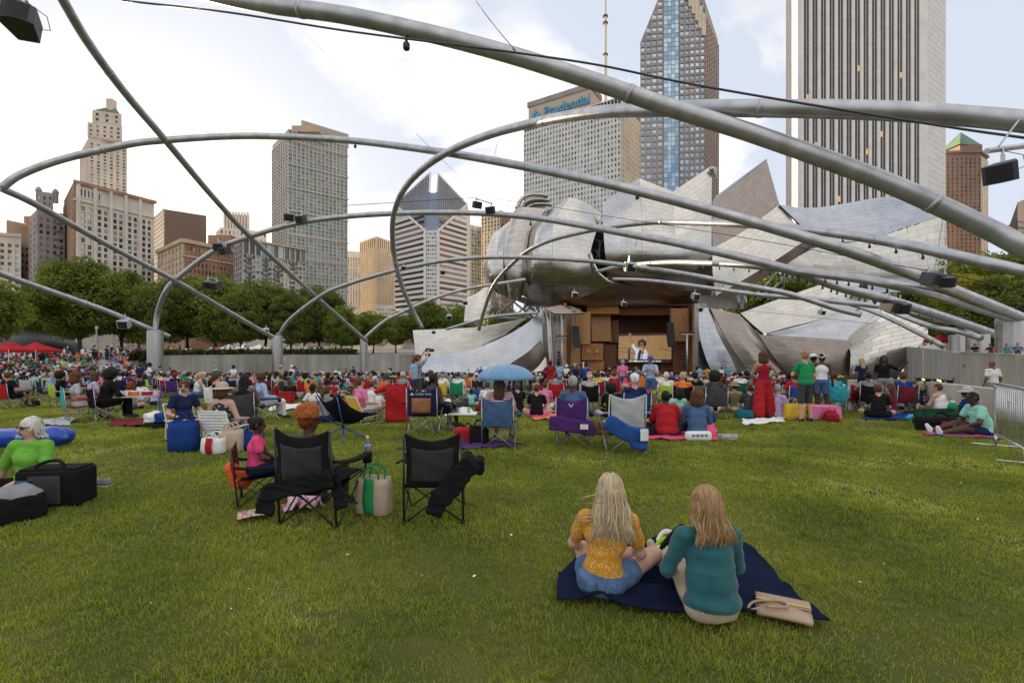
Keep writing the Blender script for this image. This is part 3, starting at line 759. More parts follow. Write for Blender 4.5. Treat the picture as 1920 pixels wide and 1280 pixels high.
sail('fold', [[(1330, 577, 93.6), (1334, 578, 93.2)], [(1345, 625, 92.6), (1362, 635, 91.8)], [(1376, 688, 91.6), (1398, 690, 90.8)], [(1390, 728, 91.3), (1422, 729, 90.4)]], m_sailm, pw=3, ph=3)
sail('leaning_sheet', [[(1310, 577, 93.5), (1320, 577, 93.2), (1331, 577, 93.4)], [(1311, 625, 92.5), (1330, 626, 92), (1347, 626, 92.2)], [(1326, 678, 91.5), (1350, 678, 91), (1374, 678, 91.3)], [(1352, 728, 90.8), (1372, 728, 90.5), (1393, 728, 90.9)]], m_sailb, pw=2, ph=1.1, wob=.015)
sail('plate', [[(1310, 640, 94.5), (1350, 640, 94.5)], [(1310, 728, 93.5), (1360, 728, 93.5)]], m_sailt, pw=3, ph=3)
sail('wing', [[(774, 619, 97), (843, 616, 96), (902, 612, 96), (988, 596, 98)], [(777, 645, 96.5), (835, 641, 95.5), (885, 635, 95.5), (960, 617, 97.5)], [(780, 672, 96), (830, 668, 95), (880, 658, 95), (938, 635, 97)]], m_dim, pw=2.4, ph=.8)
sail('wing', [[(780, 671, 95), (860, 663, 94), (937, 635, 95), (992, 603, 97), (1016, 580, 99)], [(782, 688, 93.5), (865, 686, 92.5), (930, 669, 93.5), (985, 635, 96), (1016, 610, 98)], [(785, 706, 92.5), (870, 707, 91.5), (922, 701, 92), (985, 663, 95), (1015, 638, 97.5)]], m_sailb, pw=3, ph=1)
sail('fold', [[(914, 707, 91.8), (985, 664, 94.5), (1015, 639, 97)], [(948, 707, 93), (1000, 680, 95.5), (1021, 655, 97.5)], [(970, 707, 94), (1005, 690, 96), (1024, 667, 98)]], m_sailt, pw=3)
sail('wing', [[(968, 707, 95), (1000, 687, 96.5), (1023, 668, 98)], [(985, 709, 94.5), (1010, 708, 95.5), (1028, 706, 97)]], m_dim)
sail('cream_sail', [[(875, 559, 96), (895, 549, 96), (912, 537, 97), (922, 531, 98)], [(872, 580, 95.5), (893, 575, 94.8), (915, 568, 95.5), (936, 573, 98)], [(870, 603, 95), (890, 600, 94.2), (912, 594, 95), (925, 586, 97.5)]], m_dim, pw=2.4, ph=.8)
sail('drape', [[(1016, 584, 99.5), (1028, 578, 98.5), (1042, 576, 101), (1056, 574, 99.8), (1069, 573, 101)], [(1018, 640, 99), (1032, 640, 98), (1044, 640, 100.3), (1056, 640, 99.3), (1069, 640, 100.8)], [(1024, 706, 98.5), (1036, 706, 97.6), (1046, 706, 100), (1057, 706, 99), (1069, 706, 100.5)]], m_sailm, pw=1.6, ph=3.4, brick=False)
finish_panels()
# roll at the tip of the spike and the open hood behind the left lobes
m_dkst = mat('dark_steel', (0.1, 0.1, 0.1), .5, .8)
m_strut = mat('strut_steel', (0.42, 0.43, 0.45), .4, .9)
def ptube(pts, r_, name='strut', m=None, n=8):
    return MB().tube([P(*q) for q in pts], r_, n).obj(name, m or m_strut, pav, smooth=True, world=True)
for k in range(4):
    ptube([(1334 + k * 2, 316 + k * 4, 99), (1342, 320 + k * 4, 101)], .55 - .08 * k, 'edge_roll', m_sailm, 12)
hood = crom([P(*q) for q in [(968, 392, 101), (978, 374, 101), (992, 366, 101), (1012, 365, 101.5), (1026, 368, 102)]], 5)
for k, (r_, dz) in enumerate(((.45, 0), (.4, -.9), (.35, -1.8))):
    MB().tube([(v[0] + k * .5, v[1] + k * .3, v[2] + dz) for v in hood], r_, 8).obj('hood_rib', m_sailm, pav, smooth=True, world=True)
MB().add([P(972, 392, 102), P(984, 376, 102), (P(1024, 372, 102.5)), P(1022, 392, 102.5)], [(0, 1, 2, 3)]).obj('hood_lining', mat('hood_cream', (.5, .42, .3), .7), pav, world=True, solid=.2)
# structure seen in the gap between the lobes
MB().box(P(1123, 476, 99), (3.6, .3, 10)).obj('gap_shade', m_shade, pav, world=True)  # dark slab paints the shade inside the gap
for a, b in (((1112, 448, 97), (1134, 456, 97)), ((1112, 470, 97), (1136, 470, 97)), ((1115, 500, 97), (1128, 450, 97)), ((1124, 515, 97), (1124, 450, 97)), ((1132, 500, 97), (1118, 470, 97)), ((1113, 490, 97), (1137, 490, 97))):
    ptube([a, b], .12, m=m_dkst)
ptube([(1107, 474, 94.4), (1112, 492, 94.2), (1122, 512, 94), (1138, 526, 94), (1150, 531, 94)], .28, 'edge_roll', m_sail)
# truss behind the left wing and right of the stage
for a, b in (((938, 585, 103), (985, 548, 103)), ((950, 555, 103), (1000, 596, 103)), ((966, 550, 103), (1010, 590, 103)), ((930, 595, 102), (996, 598, 102)), ((936, 560, 103), (962, 600, 103)), ((920, 566, 102), (945, 600, 102)),
             ((980, 590, 104), (1010, 560, 104)), ((955, 602, 102), (990, 570, 102)), ((925, 552, 101), (928, 590, 101)), ((1000, 555, 104), (1016, 600, 104)),
             ((1410, 560, 100), (1458, 512, 100)), ((1418, 562, 100), (1475, 522, 100)), ((1440, 562, 101), (1468, 540, 101)), ((1405, 552, 100), (1450, 556, 100)), ((1468, 500, 100), (1470, 540, 100)), ((1516, 520, 101), (1516, 545, 101))):
    ptube([a, b], .22)
for x in (1385, 1398):
    ptube([(x, 552, 100), (x, 578, 100)], .3)
MB().box(P(1352, 566, 101.5), (10, .4, 3)).obj('lattice_wall', m_concw, pav, world=True)
# dark flap under the soffit, left
sail('flap', [[(1020, 578, 96), (1050, 572, 96), (1075, 575, 96.5)], [(1040, 588, 95), (1072, 588, 95), (1096, 587, 95.6)]], m_sailt, pw=9, ph=9)
PANELS[:] = PANELS[-1:]; finish_panels()
# ------------------------------------------------------------------ wooden stage
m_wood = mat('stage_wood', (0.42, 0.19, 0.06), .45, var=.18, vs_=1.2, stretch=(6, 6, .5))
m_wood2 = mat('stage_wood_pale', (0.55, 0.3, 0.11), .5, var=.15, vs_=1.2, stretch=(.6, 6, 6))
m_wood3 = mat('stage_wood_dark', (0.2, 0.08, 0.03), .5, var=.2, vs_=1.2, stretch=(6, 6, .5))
m_floor = mat('stage_floor', (0.22, 0.11, 0.06), .35, var=.12, vs_=2, stretch=(.4, 4, 1))
ZS = -4.4
def sbox(c, d, m, name, rz=0, rx=0):
    return MB().box(c, d, rz=rz, rx=rx).obj(name, m, pav, world=True, bevel=.04)
sbox((25.5, 107.5, ZS - .5), (30, 17, 1), m_floor, 'stage_floor')
sbox((25.5, 98.4, ZS - .55), (34, 1, .9), m_conc, 'stage_apron')
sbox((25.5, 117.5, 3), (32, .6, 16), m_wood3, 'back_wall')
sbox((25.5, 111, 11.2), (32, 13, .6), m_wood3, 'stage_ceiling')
sbox((11.2, 108, 3), (.6, 18, 16), m_wood, 'side_wall')
sbox((39.8, 108, 3), (.6, 18, 16), m_wood, 'side_wall')
sbox((38.2 + 1.3, 98.7, 3.3), (2.6, 1.2, 15), m_concw, 'stage_pier')
def wpan(x0, x1, y0, y1, Y, m, rz=0, rx=0):
    a, b = P(x0, y0, Y), P(x1, y1, Y)
    sbox(((a.x + b.x) / 2, Y, (a.z + b.z) / 2), (b.x - a.x, .5, a.z - b.z), m, 'wood_panel', rz, rx)
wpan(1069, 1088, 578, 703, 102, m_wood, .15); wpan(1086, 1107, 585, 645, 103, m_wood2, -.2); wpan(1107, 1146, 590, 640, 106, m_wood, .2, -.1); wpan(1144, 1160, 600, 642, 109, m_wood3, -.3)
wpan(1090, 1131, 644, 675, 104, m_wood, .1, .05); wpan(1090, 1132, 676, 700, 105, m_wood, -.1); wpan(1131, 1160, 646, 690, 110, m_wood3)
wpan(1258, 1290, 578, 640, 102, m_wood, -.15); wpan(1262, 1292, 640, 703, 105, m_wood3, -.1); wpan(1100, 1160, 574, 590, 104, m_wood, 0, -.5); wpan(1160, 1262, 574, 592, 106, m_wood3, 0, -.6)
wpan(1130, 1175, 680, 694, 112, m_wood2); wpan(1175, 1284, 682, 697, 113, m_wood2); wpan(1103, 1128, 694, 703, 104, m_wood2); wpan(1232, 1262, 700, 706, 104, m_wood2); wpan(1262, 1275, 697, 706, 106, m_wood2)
for k in range(5):
    sbox((24 + k * .4, 111 + k * .9, ZS + .15 + .3 * k), (20 - k * .6, 1, .3 + .6 * k), m_wood, 'riser_step')
# boxes on the left wooden panel
for x in (1103, 1119):
    p = P(x, 658, 103.2); sbox((p.x, 103.3, p.z), (.8, .2, .8), m_wood2, 'panel_hatch')
# line array loudspeakers, big stage speaker, lamp masts
def array(px, y0, y1, Y, lab):
    a, b = P(px, y0, Y), P(px, y1, Y)
    r = root('line_array', (a.x, Y, b.z), lab, 'speaker')
    n = 10; h = (a.z - b.z) / n
    for k in range(n):
        t = 1 - k / n
        MB().box((.5 * (1 - t) ** 1.6, 0, h * (n - k - .5)), (1.5, .9, h * .9), rx=-.25 * (1 - t)).obj('cabinet', m_black, r, bevel=.03)
    MB().tube([(0, 0, a.z - b.z), (0, 0, a.z - b.z + 3.2)], .06, 6).obj('hanger', m_dkst, r)
array(1079, 611, 651, 99, 'black curved line array hanging on the left side of the stage')
array(1256, 604, 650, 99, 'black curved line array hanging beside the screen, right')
r = root('stage_loudspeaker', (39.2, 97.2, -5), 'big black loudspeaker box standing by the right stage pier', 'speaker')
MB().box((0, 0, 1.3), (2, 1, 2.6)).obj('cabinet', m_black, r, bevel=.04); MB().box((0, -.52, 1.3), (1.8, .04, 2.3)).obj('grille', m_grl, r)
def mast(px, top, base, Y, arm_, lab, rr=.12):
    b = P(px, base, Y); t = P(px, top, Y)
    r = root('lamp_mast', b, lab, 'mast')
    h = t.z - b.z
    MB().tube([(0, 0, 0), (0, 0, h)], rr, 10).obj('pole', m_strut, r, smooth=True)
    if arm_:
        MB().tube([(-arm_, 0, h), (arm_, 0, h)], rr * .8, 8).obj('crossbar', m_strut, r)
        for k in range(5):
            MB().lathe([(.1, 0), (.18, .1), (.18, .4), (.08, .5)], 8, (-arm_ + arm_ / 2 * k, 0, h + .05)).obj('lamp', m_lampb, r)
        for k in range(5):
            MB().box((-.55, -.1, h - 3 - k * .7), (.5, .3, .4), rx=.3).obj('lamp', m_lampb, r)
mast(1288, 627, 714, 84, 1.2, 'grey lamp mast in front of the right stage pier', .17)
mast(1053, 633, 706, 96, 1.0, 'slim lamp mast against the dark steel drape left of the stage', .14)
mast(1094, 678, 710, 80, 0, 'short white mast holding the tip of the shade sail', .14)
m_cloth = mat('shade_cloth', (.55, .52, .48), .8)
ss = sail  # shade sail: one curved cloth triangle
g_ = MB()
A_, B_, D_ = P(1094, 679, 80), P(975, 700, 84), P(1045, 704, 88)
def tri(u, v):
    p = A_.lerp(B_.lerp(D_, v), u); p.z -= .9 * u * (1 - u); return p
tag(g_.grid(tri, 12, 6).obj('shade_sail', m_cloth, smooth=True, solid=.03), 'pale cloth shade sail stretched to a short mast before the stage', 'shade sail')
# ------------------------------------------------------------------ video screen
scr = root('video_screen', P(1209, 680, 109), 'large video screen over the stage showing a singer with a raised arm', 'screen')
def em(name, col, e=1.0):
    return mat(name, col, .6, var=.1, vs_=3, emit=e)
SW, SH = 12.3, 6.9
m_frame = mat('screen_frame', (.03, .025, .03), .6)
E = .32
m_s0 = mat('screen_tan', (.32, .2, .085), .6, var=.3, vs_=8, emit=E); m_s1 = em('screen_dark', (.03, .025, .03), E); m_s2 = em('screen_skin', (.35, .13, .06), E); m_s3 = em('screen_shirt', (.55, .55, .68), E); m_s4 = em('screen_white', (.85, .85, .85), E); m_s5 = em('screen_maroon', (.06, .025, .03), E); m_s6 = em('screen_blue', (.35, .5, .55), E)
MB().box((0, .2, SH / 2), (SW + .2, .3, SH + .2)).obj('frame', m_frame, scr)
_d = [0.02]
def flat(poly, m, name='picture'):
    """a shape shown on the screen: pixel polygon of the photo crop (x 825-1500, y 425-815)"""
    _d[0] += .012
    vs = [((x - 1162) / 675 * SW, -_d[0], (815 - y) / 390 * SH) for x, y in poly]
    return MB().add(vs, [tuple(range(len(vs)))]).obj(name, m, scr)
def disc(cx, cy, rx, ry, m, n=20, a0=0):
    flat([(cx + rx * math.cos(a0 + 2 * math.pi * k / n), cy + ry * math.sin(a0 + 2 * math.pi * k / n)) for k in range(n)], m)
flat([(826, 815), (1500, 815), (1500, 428), (826, 440)], m_s0)
flat([(826, 466), (1440, 452), (1440, 425), (826, 440)], m_s5)
flat([(826, 815), (1500, 815), (1500, 768), (826, 765)], m_s1)
for a in ([(826, 618), (1040, 624), (1040, 630), (826, 624)], [(826, 660), (1040, 690), (1040, 696), (826, 666)], [(950, 625), (972, 625), (974, 765), (948, 765)], [(1330, 612), (1500, 655), (1500, 660), (1330, 618)], [(1126, 452), (1131, 452), (1131, 520), (1126, 520)]):
    flat(a, m_s1)
flat([(1030, 765), (1190, 765), (1196, 690), (1180, 645), (1130, 630), (1085, 632), (1040, 610), (1020, 558), (990, 580), (1000, 615), (1035, 660), (1045, 700)], m_s3)
flat([(1065, 765), (1128, 765), (1130, 690), (1112, 640), (1092, 640), (1075, 690)], m_s1)
flat([(1100, 765), (1118, 765), (1124, 680), (1112, 690)], m_s6)
flat([(992, 580), (1020, 560), (995, 490), (985, 455), (990, 432), (962, 425), (948, 435), (965, 470), (978, 520)], m_s2)
disc(1124, 562, 57, 52, m_s1)
disc(1120, 580, 27, 36, m_s2)
flat([(1096, 568), (1144, 568), (1142, 582), (1124, 584), (1120, 577), (1114, 584), (1098, 582)], m_s1)
flat([(1118, 605), (1140, 600), (1150, 640), (1145, 700), (1128, 700), (1122, 650)], m_s2)
disc(1136, 684, 10, 8, m_s1)
def text(s, size, m, parent, loc, rot, name, extrude=0.0, align='CENTER', bold=0.0):
    c = bpy.data.curves.new(name, 'FONT')
    c.body = s; c.size = size; c.extrude = extrude; c.align_x = align; c.align_y = 'CENTER'; c.offset = bold
    c.materials.append(m)
    t = bpy.data.objects.new(name, c); C.objects.link(t)
    me = bpy.data.meshes.new_from_object(t)
    bpy.data.objects.remove(t); bpy.data.curves.remove(c)
    o = link(bpy.data.objects.new(name, me), parent)
    o.location = loc; o.rotation_euler = rot
    return o
text('2019 Millennium Park Music Series', .53, m_s4, scr, (0, -_d[0] - .05, .42), (R(90), 0, 0), 'caption', bold=.012)
# ------------------------------------------------------------------ city buildings
def glassm(name, dark, bright, rough=.08, metal=.55, lit=None, split=(.35, .75)):
    """window glass, each pane its own tone (blinds, reflections, lit rooms)"""
    if name in MATS: return MATS[name]
    m = bpy.data.materials.new(name); m.use_nodes = True
    t = m.node_tree; b = t.nodes['Principled BSDF']
    b.inputs['Roughness'].default_value = rough; b.inputs['Metallic'].default_value = metal
    s = t.nodes.new('ShaderNodeMath'); s.operation = 'ADD'
    t.links.new(t.nodes.new('ShaderNodeObjectInfo').outputs['Random'], s.inputs[0]); t.links.new(t.nodes.new('ShaderNodeNewGeometry').outputs['Random Per Island'], s.inputs[1])
    fr = t.nodes.new('ShaderNodeMath'); fr.operation = 'FRACT'; t.links.new(s.outputs[0], fr.inputs[0])
    r = t.nodes.new('ShaderNodeValToRGB'); t.links.new(fr.outputs[0], r.inputs[0])
    r.color_ramp.elements[0].position = split[0]; r.color_ramp.elements[0].color = (*dark, 1)
    r.color_ramp.elements[1].position = split[1]; r.color_ramp.elements[1].color = (*bright, 1)
    t.links.new(r.outputs[0], b.inputs['Base Color'])
    if lit:
        c = t.nodes.new('ShaderNodeMath'); c.operation = 'GREATER_THAN'; c.inputs[1].default_value = 1 - lit[0]; t.links.new(fr.outputs[0], c.inputs[0])
        mu = t.nodes.new('ShaderNodeMath'); mu.operation = 'MULTIPLY'; mu.inputs[1].default_value = lit[1]; t.links.new(c.outputs[0], mu.inputs[0])
        b.inputs['Emission Color'].default_value = (1, .5, .16, 1); t.links.new(mu.outputs[0], b.inputs['Emission Strength'])
    MATS[name] = m
    return m
_pane = {}
def pane_mesh(m):
    if m.name not in _pane:
        _pane[m.name] = MB().add([(-.5, 0, -.5), (.5, 0, -.5), (.5, 0, .5), (-.5, 0, .5)], [(0, 1, 2, 3)]).mesh('window', m)
    return _pane[m.name]
def facade(r, a, b, z0, z1, nc, nr, wf, hf, mw, mg, proud=.35, single=False, name='window', clip=None, piers=True, spans=True, pmat=None, skip=0.0, spanproud=.7):
    """piers and spandrels stand proud of the panes; a and b are plan points, left to right as seen"""
    a, b = Vector(a), Vector(b); d = b - a; Ln = d.length; d.normalize()
    n = Vector((d.y, -d.x)); rz = math.atan2(d.y, d.x)
    cw, chh = Ln / nc, (z1 - z0) / nr
    gr = MB()
    def top(x):
        return z1 if clip is None else min(z1, clip(x / Ln))
    if piers:
        for i in range(nc + 1):
            x = i * cw; wd = cw * (1 - wf)
            if i == 0: x += wd / 4; wd /= 2
            if i == nc: x -= wd / 4; wd /= 2
            t = top(x)
            if t - z0 < 1: continue
            c = a + d * x + n * proud / 2
            gr.box((c.x, c.y, (z0 + t) / 2), (wd, proud, t - z0), rz=rz)
    if spans:
        for j in range(nr + 1):
            z = z0 + j * chh; hh = chh * (1 - hf)
            if clip is None:
                runs = [(0, Ln)]
            else:
                xs = [x for x in np.linspace(0, Ln, 60) if top(x) >= z - .01]
                runs = [(min(xs), max(xs))] if len(xs) > 1 else []
            for x0, x1 in runs:
                c = a + d * ((x0 + x1) / 2) + n * proud * spanproud / 2
                gr.box((c.x, c.y, z), (x1 - x0 - .02, proud * spanproud, hh), rz=rz)
    if gr.f:
        gr.obj('facade_grid', pmat or mw, r, world=True)
    pm = pane_mesh(mg); jn = MB()
    for i in range(nc):
        for j in range(nr):
            x, z = (i + .5) * cw, z0 + (j + .5) * chh
            if z + chh * .3 > top(x) or (skip and random.random() < skip): continue
            c = a + d * x + n * .05
            if single:
                o = link(bpy.data.objects.new(name, pm), r)
                o.location = Vector((c.x, c.y, z)) - r.location
                o.rotation_euler = (0, 0, rz); o.scale = (cw * wf * 1.02, 1, chh * hf * 1.02)
            else:
                h1, h2 = d * cw * wf * .51, chh * hf * .51
                jn.add([(c.x - h1.x, c.y - h1.y, z - h2), (c.x + h1.x, c.y + h1.y, z - h2), (c.x + h1.x, c.y + h1.y, z + h2), (c.x - h1.x, c.y - h1.y, z + h2)], [(0, 1, 2, 3)])
    if jn.f:
        tag(jn.obj(name + 's', mg, r, world=True), kind='stuff')
def XY(px, Y):
    return ((px - 960) / F * Y, Y)
def ZT(py, Y):
    return HC + (HY - py) / F * Y
def bldg(name, label, corners, py, m, depth=30, back=None, z0=0, kind='wall_block', parent=None):
    """block whose visible corners are given as (px, Y) left to right; py = top at the first nearest corner"""
    pts = [XY(*c) for c in corners]
    k = min(range(len(corners)), key=lambda i: corners[i][1])
    zt = ZT(py, corners[k][1])
    l, r_ = Vector(pts[0]), Vector(pts[-1])
    bk = [tuple(r_ * (1 + depth / r_.y)), tuple(l * (1 + depth / l.y))] if back is None else back
    r = parent or root(name, (sum(p[0] for p in pts) / len(pts), sum(p[1] for p in pts) / len(pts) + depth / 3, 0), label, 'building')
    MB().prism(pts + bk, z0, zt).obj(kind, m, r, world=True)
    return r, pts, zt
m_white_s = mat('terracotta_white', (.62, .58, .52), .8, var=.08, vs_=.1)
m_grey_s = mat('stone_grey', (.3, .27, .25), .85, var=.12, vs_=.15)
m_brick = mat('brick_brown', (.34, .2, .13), .85, var=.12, vs_=.15)
m_tan = mat('stone_tan', (.5, .38, .27), .85, var=.1, vs_=.1)
m_cream = mat('stone_cream', (.6, .52, .42), .85, var=.08, vs_=.1)
m_conB = mat('condo_concrete', (.52, .48, .42), .8, var=.06, vs_=.1)
m_alum = mat('aluminium_panel', (.62, .6, .56), .45, .35, var=.08, vs_=.2)
m_gran = mat('white_granite', (.74, .71, .67), .7, var=.05, vs_=.2)
m_rose = mat('rose_granite', (.34, .275, .24), .7, var=.08, vs_=.1)
m_brown = mat('brown_granite', (.2, .14, .115), .75, var=.08, vs_=.1)
m_green = mat('green_roof', (.1, .19, .125), .6, var=.12, vs_=.3)
m_dkg = mat('bronze_panel', (.14, .1, .085), .5, .3)
g_old = glassm('glass_old', (.06, .07, .08), (.34, .42, .44))
g_dark = glassm('glass_dark', (.012, .012, .02), (.03, .032, .045), metal=0, rough=.25, lit=(.012, .35), split=(.4, .9))
g_teal = glassm('glass_teal', (.07, .09, .09), (.3, .4, .4), metal=.35)
g_cond = glassm('glass_condo', (.13, .165, .165), (.24, .31, .31), metal=.4, split=(.1, .9))
g_blue = glassm('glass_blue', (.2, .33, .46), (.42, .56, .68), metal=.75)
g_pru = glassm('glass_pru', (.09, .1, .12), (.6, .62, .62), metal=.2, rough=.25)
g_bron = glassm('glass_bronze', (.08, .07, .07), (.26, .24, .22))
g_plain = mat('glass_plain', (.17, .2, .26), .3, .35, var=.08, vs_=.05)
def cornice(r, pts, z, h, out, m):
    mb = MB()
    for a, b in zip(pts[:-1], pts[1:]):
        a, b = Vector(a), Vector(b); d = (b - a); L_ = d.length; d.normalize(); n = Vector((d.y, -d.x)); c = (a + b) / 2 + n * out / 2
        mb.box((c.x, c.y, z - h / 2), (L_ + out, out, h), rz=math.atan2(d.y, d.x))
    mb.obj('cornice', m, r, world=True)
# far left: cream and brown blocks
r, p, zt = bldg('apartment_block', 'cream office block at the left edge with an arched top window', [(-60, 300), (40, 310)], 432, m_cream)
facade(r, p[0], p[1], 18, zt - 6, 7, 13, .5, .55, m_cream, g_old, .5, single=True)
cornice(r, p, zt, 2, 1, m_cream)
r, p, zt = bldg('apartment_block', 'orange brown block with square windows behind the cream block', [(12, 330), (62, 345)], 412, m_tan)
facade(r, p[0], p[1], 18, zt - 16, 6, 12, .55, .5, m_tan, g_old, .5, single=True)
MB().box((p[0][0] + 13, p[0][1] + 12, zt + 2), (16, 10, 5)).obj('roof_shed', m_brick, r, world=True)
# grey ornate block with two turrets
r, p, zt = bldg('apartment_block', 'narrow grey stone block with two small turrets and fire escapes', [(56, 312), (70, 295), (121, 306)], 392, m_grey_s)
facade(r, p[1], p[2], 16, zt - 4, 4, 17, .5, .55, m_grey_s, g_old, .6, single=True)
facade(r, p[0], p[1], 16, zt - 4, 2, 17, .3, .5, m_grey_s, g_old, .4)
a, b = Vector(XY(68, 296)), Vector(XY(100, 300)); zz2 = ZT(358, 296)
MB().prism([a, b, b * 1.07, a * 1.07], zt - .5, zz2).obj('attic', m_grey_s, r, world=True)
facade(r, a, b, zt + 2, zz2 - 2, 3, 2, .4, .6, m_grey_s, g_old, .5)
for q in (a, b):
    MB().lathe([(1.4, 0), (1.4, 6), (1.7, 6.2), (1.7, 7), (1.1, 8.4), (.1, 9.4)], 10, (q.x, q.y + 1.5, zz2 - 6)).obj('turret', m_grey_s, r, world=True)
for k in range(14):
    q = Vector(XY(112, 303.5)); MB().box((q.x, q.y - 1.2, 20 + k * 5.1), (9, 1.6, .4), rz=.2).obj('fire_escape', m_dkg, r, world=True)
# white terracotta block with paired windows
r, p, zt = bldg('office_block', 'white terracotta block with paired arched windows and a brown brick flank', [(120, 322), (140, 282), (289, 322)], 338, m_white_s, depth=25)
MB().prism([p[0], p[1], (p[1][0] + .3, p[1][1] + .3), (p[0][0] + .3, p[0][1] + .3)], 0, zt + .4).obj('brick_flank', m_brick, r, world=True)
facade(r, (p[0][0] - .05, p[0][1] - .1), (p[1][0] - .1, p[1][1] - .05), 16, zt - 5, 5, 17, .3, .45, m_brick, g_old, .4)
A_, B_ = Vector(p[1]), Vector(p[2])
for k in range(5):                                     # five bays of two windows
    s0, s1 = (.05 + .19 * k), (.05 + .19 * k + .15)
    facade(r, A_.lerp(B_, s0), A_.lerp(B_, s1), 30, zt - 14, 2, 15, .6, .68, m_white_s, g_old, .7, single=True)
    q = A_.lerp(B_, s0 - .02); d = (B_ - A_).normalized(); n = Vector((d.y, -d.x)); c = q + n * .8
    MB().box((c.x, c.y, zt / 2), (1.6, 1.6, zt - 3), rz=math.atan2(d.y, d.x)).obj('pilaster', m_white_s, r, world=True)
cornice(r, p[1:], zt - 11, 1, 1.2, m_white_s); cornice(r, p[1:], zt, 2, 1.6, m_brick)
facade(r, A_.lerp(B_, .05), A_.lerp(B_, .3), zt - 9, zt - 4, 6, 1, .5, .8, m_white_s, g_old, .5)
# slim tower with a green pitched top behind it
r, p, zt = bldg('tower', 'slim pale stone tower with stepped top and green pitched roof', [(152, 348), (166, 326), (238, 340)], 258, m_cream, depth=24)
facade(r, p[1], p[2], ZT(375, 326), zt - 3, 6, 17, .42, .5, m_cream, g_old, 1.0, single=True)
facade(r, p[0], p[1], ZT(375, 326), zt - 3, 4, 17, .25, .5, m_cream, g_old, .8)
def tier(x0, x1, Y, y0, y1, m, dd=16):
    a, b = Vector(XY(x0, Y)), Vector(XY(x1, Y + 6))
    MB().prism([a, b, b * (1 + dd / Y), a * (1 + dd / Y)], ZT(y0, Y), ZT(y1, Y)).obj('tower_tier', m, r, world=True)
    return a, b
a, b = tier(165, 229, 328, 260, 229, m_cream); facade(r, a, b, ZT(256, 328), ZT(232, 328), 5, 3, .4, .5, m_cream, g_old, .7)
a, b = tier(174, 228, 329, 230, 206, m_cream); facade(r, a, b, ZT(228, 329), ZT(209, 329), 3, 2, .3, .55, m_cream, g_old, .7)
a, b = Vector(XY(178, 331)), Vector(XY(224, 336)); z1, z2 = ZT(206, 331), ZT(190, 331)
MB().add([(a.x, a.y, z1), (b.x, b.y, z1), (b.x * 1.04, b.y + 14, z1), (a.x * 1.04, a.y + 14, z1), ((a.x * .56 + b.x * .44), a.y + 7, z2), ((a.x * .4 + b.x * .6), a.y + 7, z2)], [(0, 1, 5, 4), (1, 2, 5), (2, 3, 4, 5), (3, 0, 4)]).obj('pitched_roof', m_green, r, world=True)
MB().box(((a.x + b.x) / 2, a.y + 6, z2), (4.2, 4, 8)).obj('chimney', m_cream, r, world=True)
# dark modern block beside the low sun
r, p, zt = bldg('office_block', 'dark glass block with a pale banded side next to the low sun', [(289, 420), (308, 392), (387, 412)], 392, m_dkg, depth=35)
facade(r, p[0], p[1], 20, zt, 1, 26, .98, .5, m_cream, g_bron, .5, piers=False)
facade(r, p[1], p[2], 20, zt - 30, 9, 20, .8, .5, m_dkg, g_bron, .5)
# brown brick block
r, p, zt = bldg('office_block', 'brown brick block with a heavy cornice in front of the dark glass block', [(298, 300), (345, 268), (437, 296)], 448, m_brick, depth=30)
facade(r, p[1], p[2], 14, zt - 3, 13, 11, .48, .5, m_brick, g_old, .5, single=True)
facade(r, p[0], p[1], 14, zt - 3, 7, 11, .4, .5, m_tan, g_old, .8)
cornice(r, p, zt, 2.2, 1.8, m_tan); cornice(r, p, zt - 9, 1, 1, m_tan)
MB().box((XY(418, 300)[0], 302, zt + 3), (14, 12, 12)).obj('roof_house', m_brick, r, world=True)
# white stepped art deco tower
r, p, zt = bldg('tower', 'white fluted art deco tower with a crenellated crown', [(405, 395), (412, 385), (500, 400)], 429, m_white_s, depth=20)
facade(r, p[1], p[2], 30, zt, 12, 14, .45, .55, m_white_s, g_old, .6)
a, b = Vector(XY(419, 392)), Vector(XY(468, 396))
z1 = ZT(401, 392)
MB().prism([a, b, b * 1.04, a * 1.04], zt - 1, z1).obj('crown_block', m_white_s, r, world=True)
for k in range(9):
    q = a.lerp(b, (k + .5) / 9); MB().box((q.x, q.y - .5, (zt + z1 + 2) / 2), (1.3, 1.2, z1 - zt + 2)).obj('crown_fin', m_white_s, r, world=True)
# condominium slab with loggias
r, p, zt = bldg('condominium_block', 'long mid rise condominium with a concrete grid and balconies', [(440, 262), (455, 250), (572, 278)], 447, m_conB, depth=25)
facade(r, p[1], p[2], 12, zt - 8, 16, 15, .8, .72, m_conB, g_teal, .6, single=True)
facade(r, p[1], p[2], zt - 8, zt - .6, 11, 1, .8, .9, m_conB, g_old, .6)
facade(r, p[0], p[1], 12, zt - 2, 4, 15, .6, .6, m_grey_s, g_bron, .5)
cornice(r, p[1:], zt, .8, 1.6, m_tan)
for k in (1, 5, 8, 12):
    for j in range(15):
        q = Vector(p[1]).lerp(Vector(p[2]), (k + .5) / 16); MB().box((q.x, q.y - .9, 12 + (zt - 20) * j / 15 + .5), (3.6, 1.3, 1.1), rz=.24).obj('balcony', m_dkg, r, world=True)
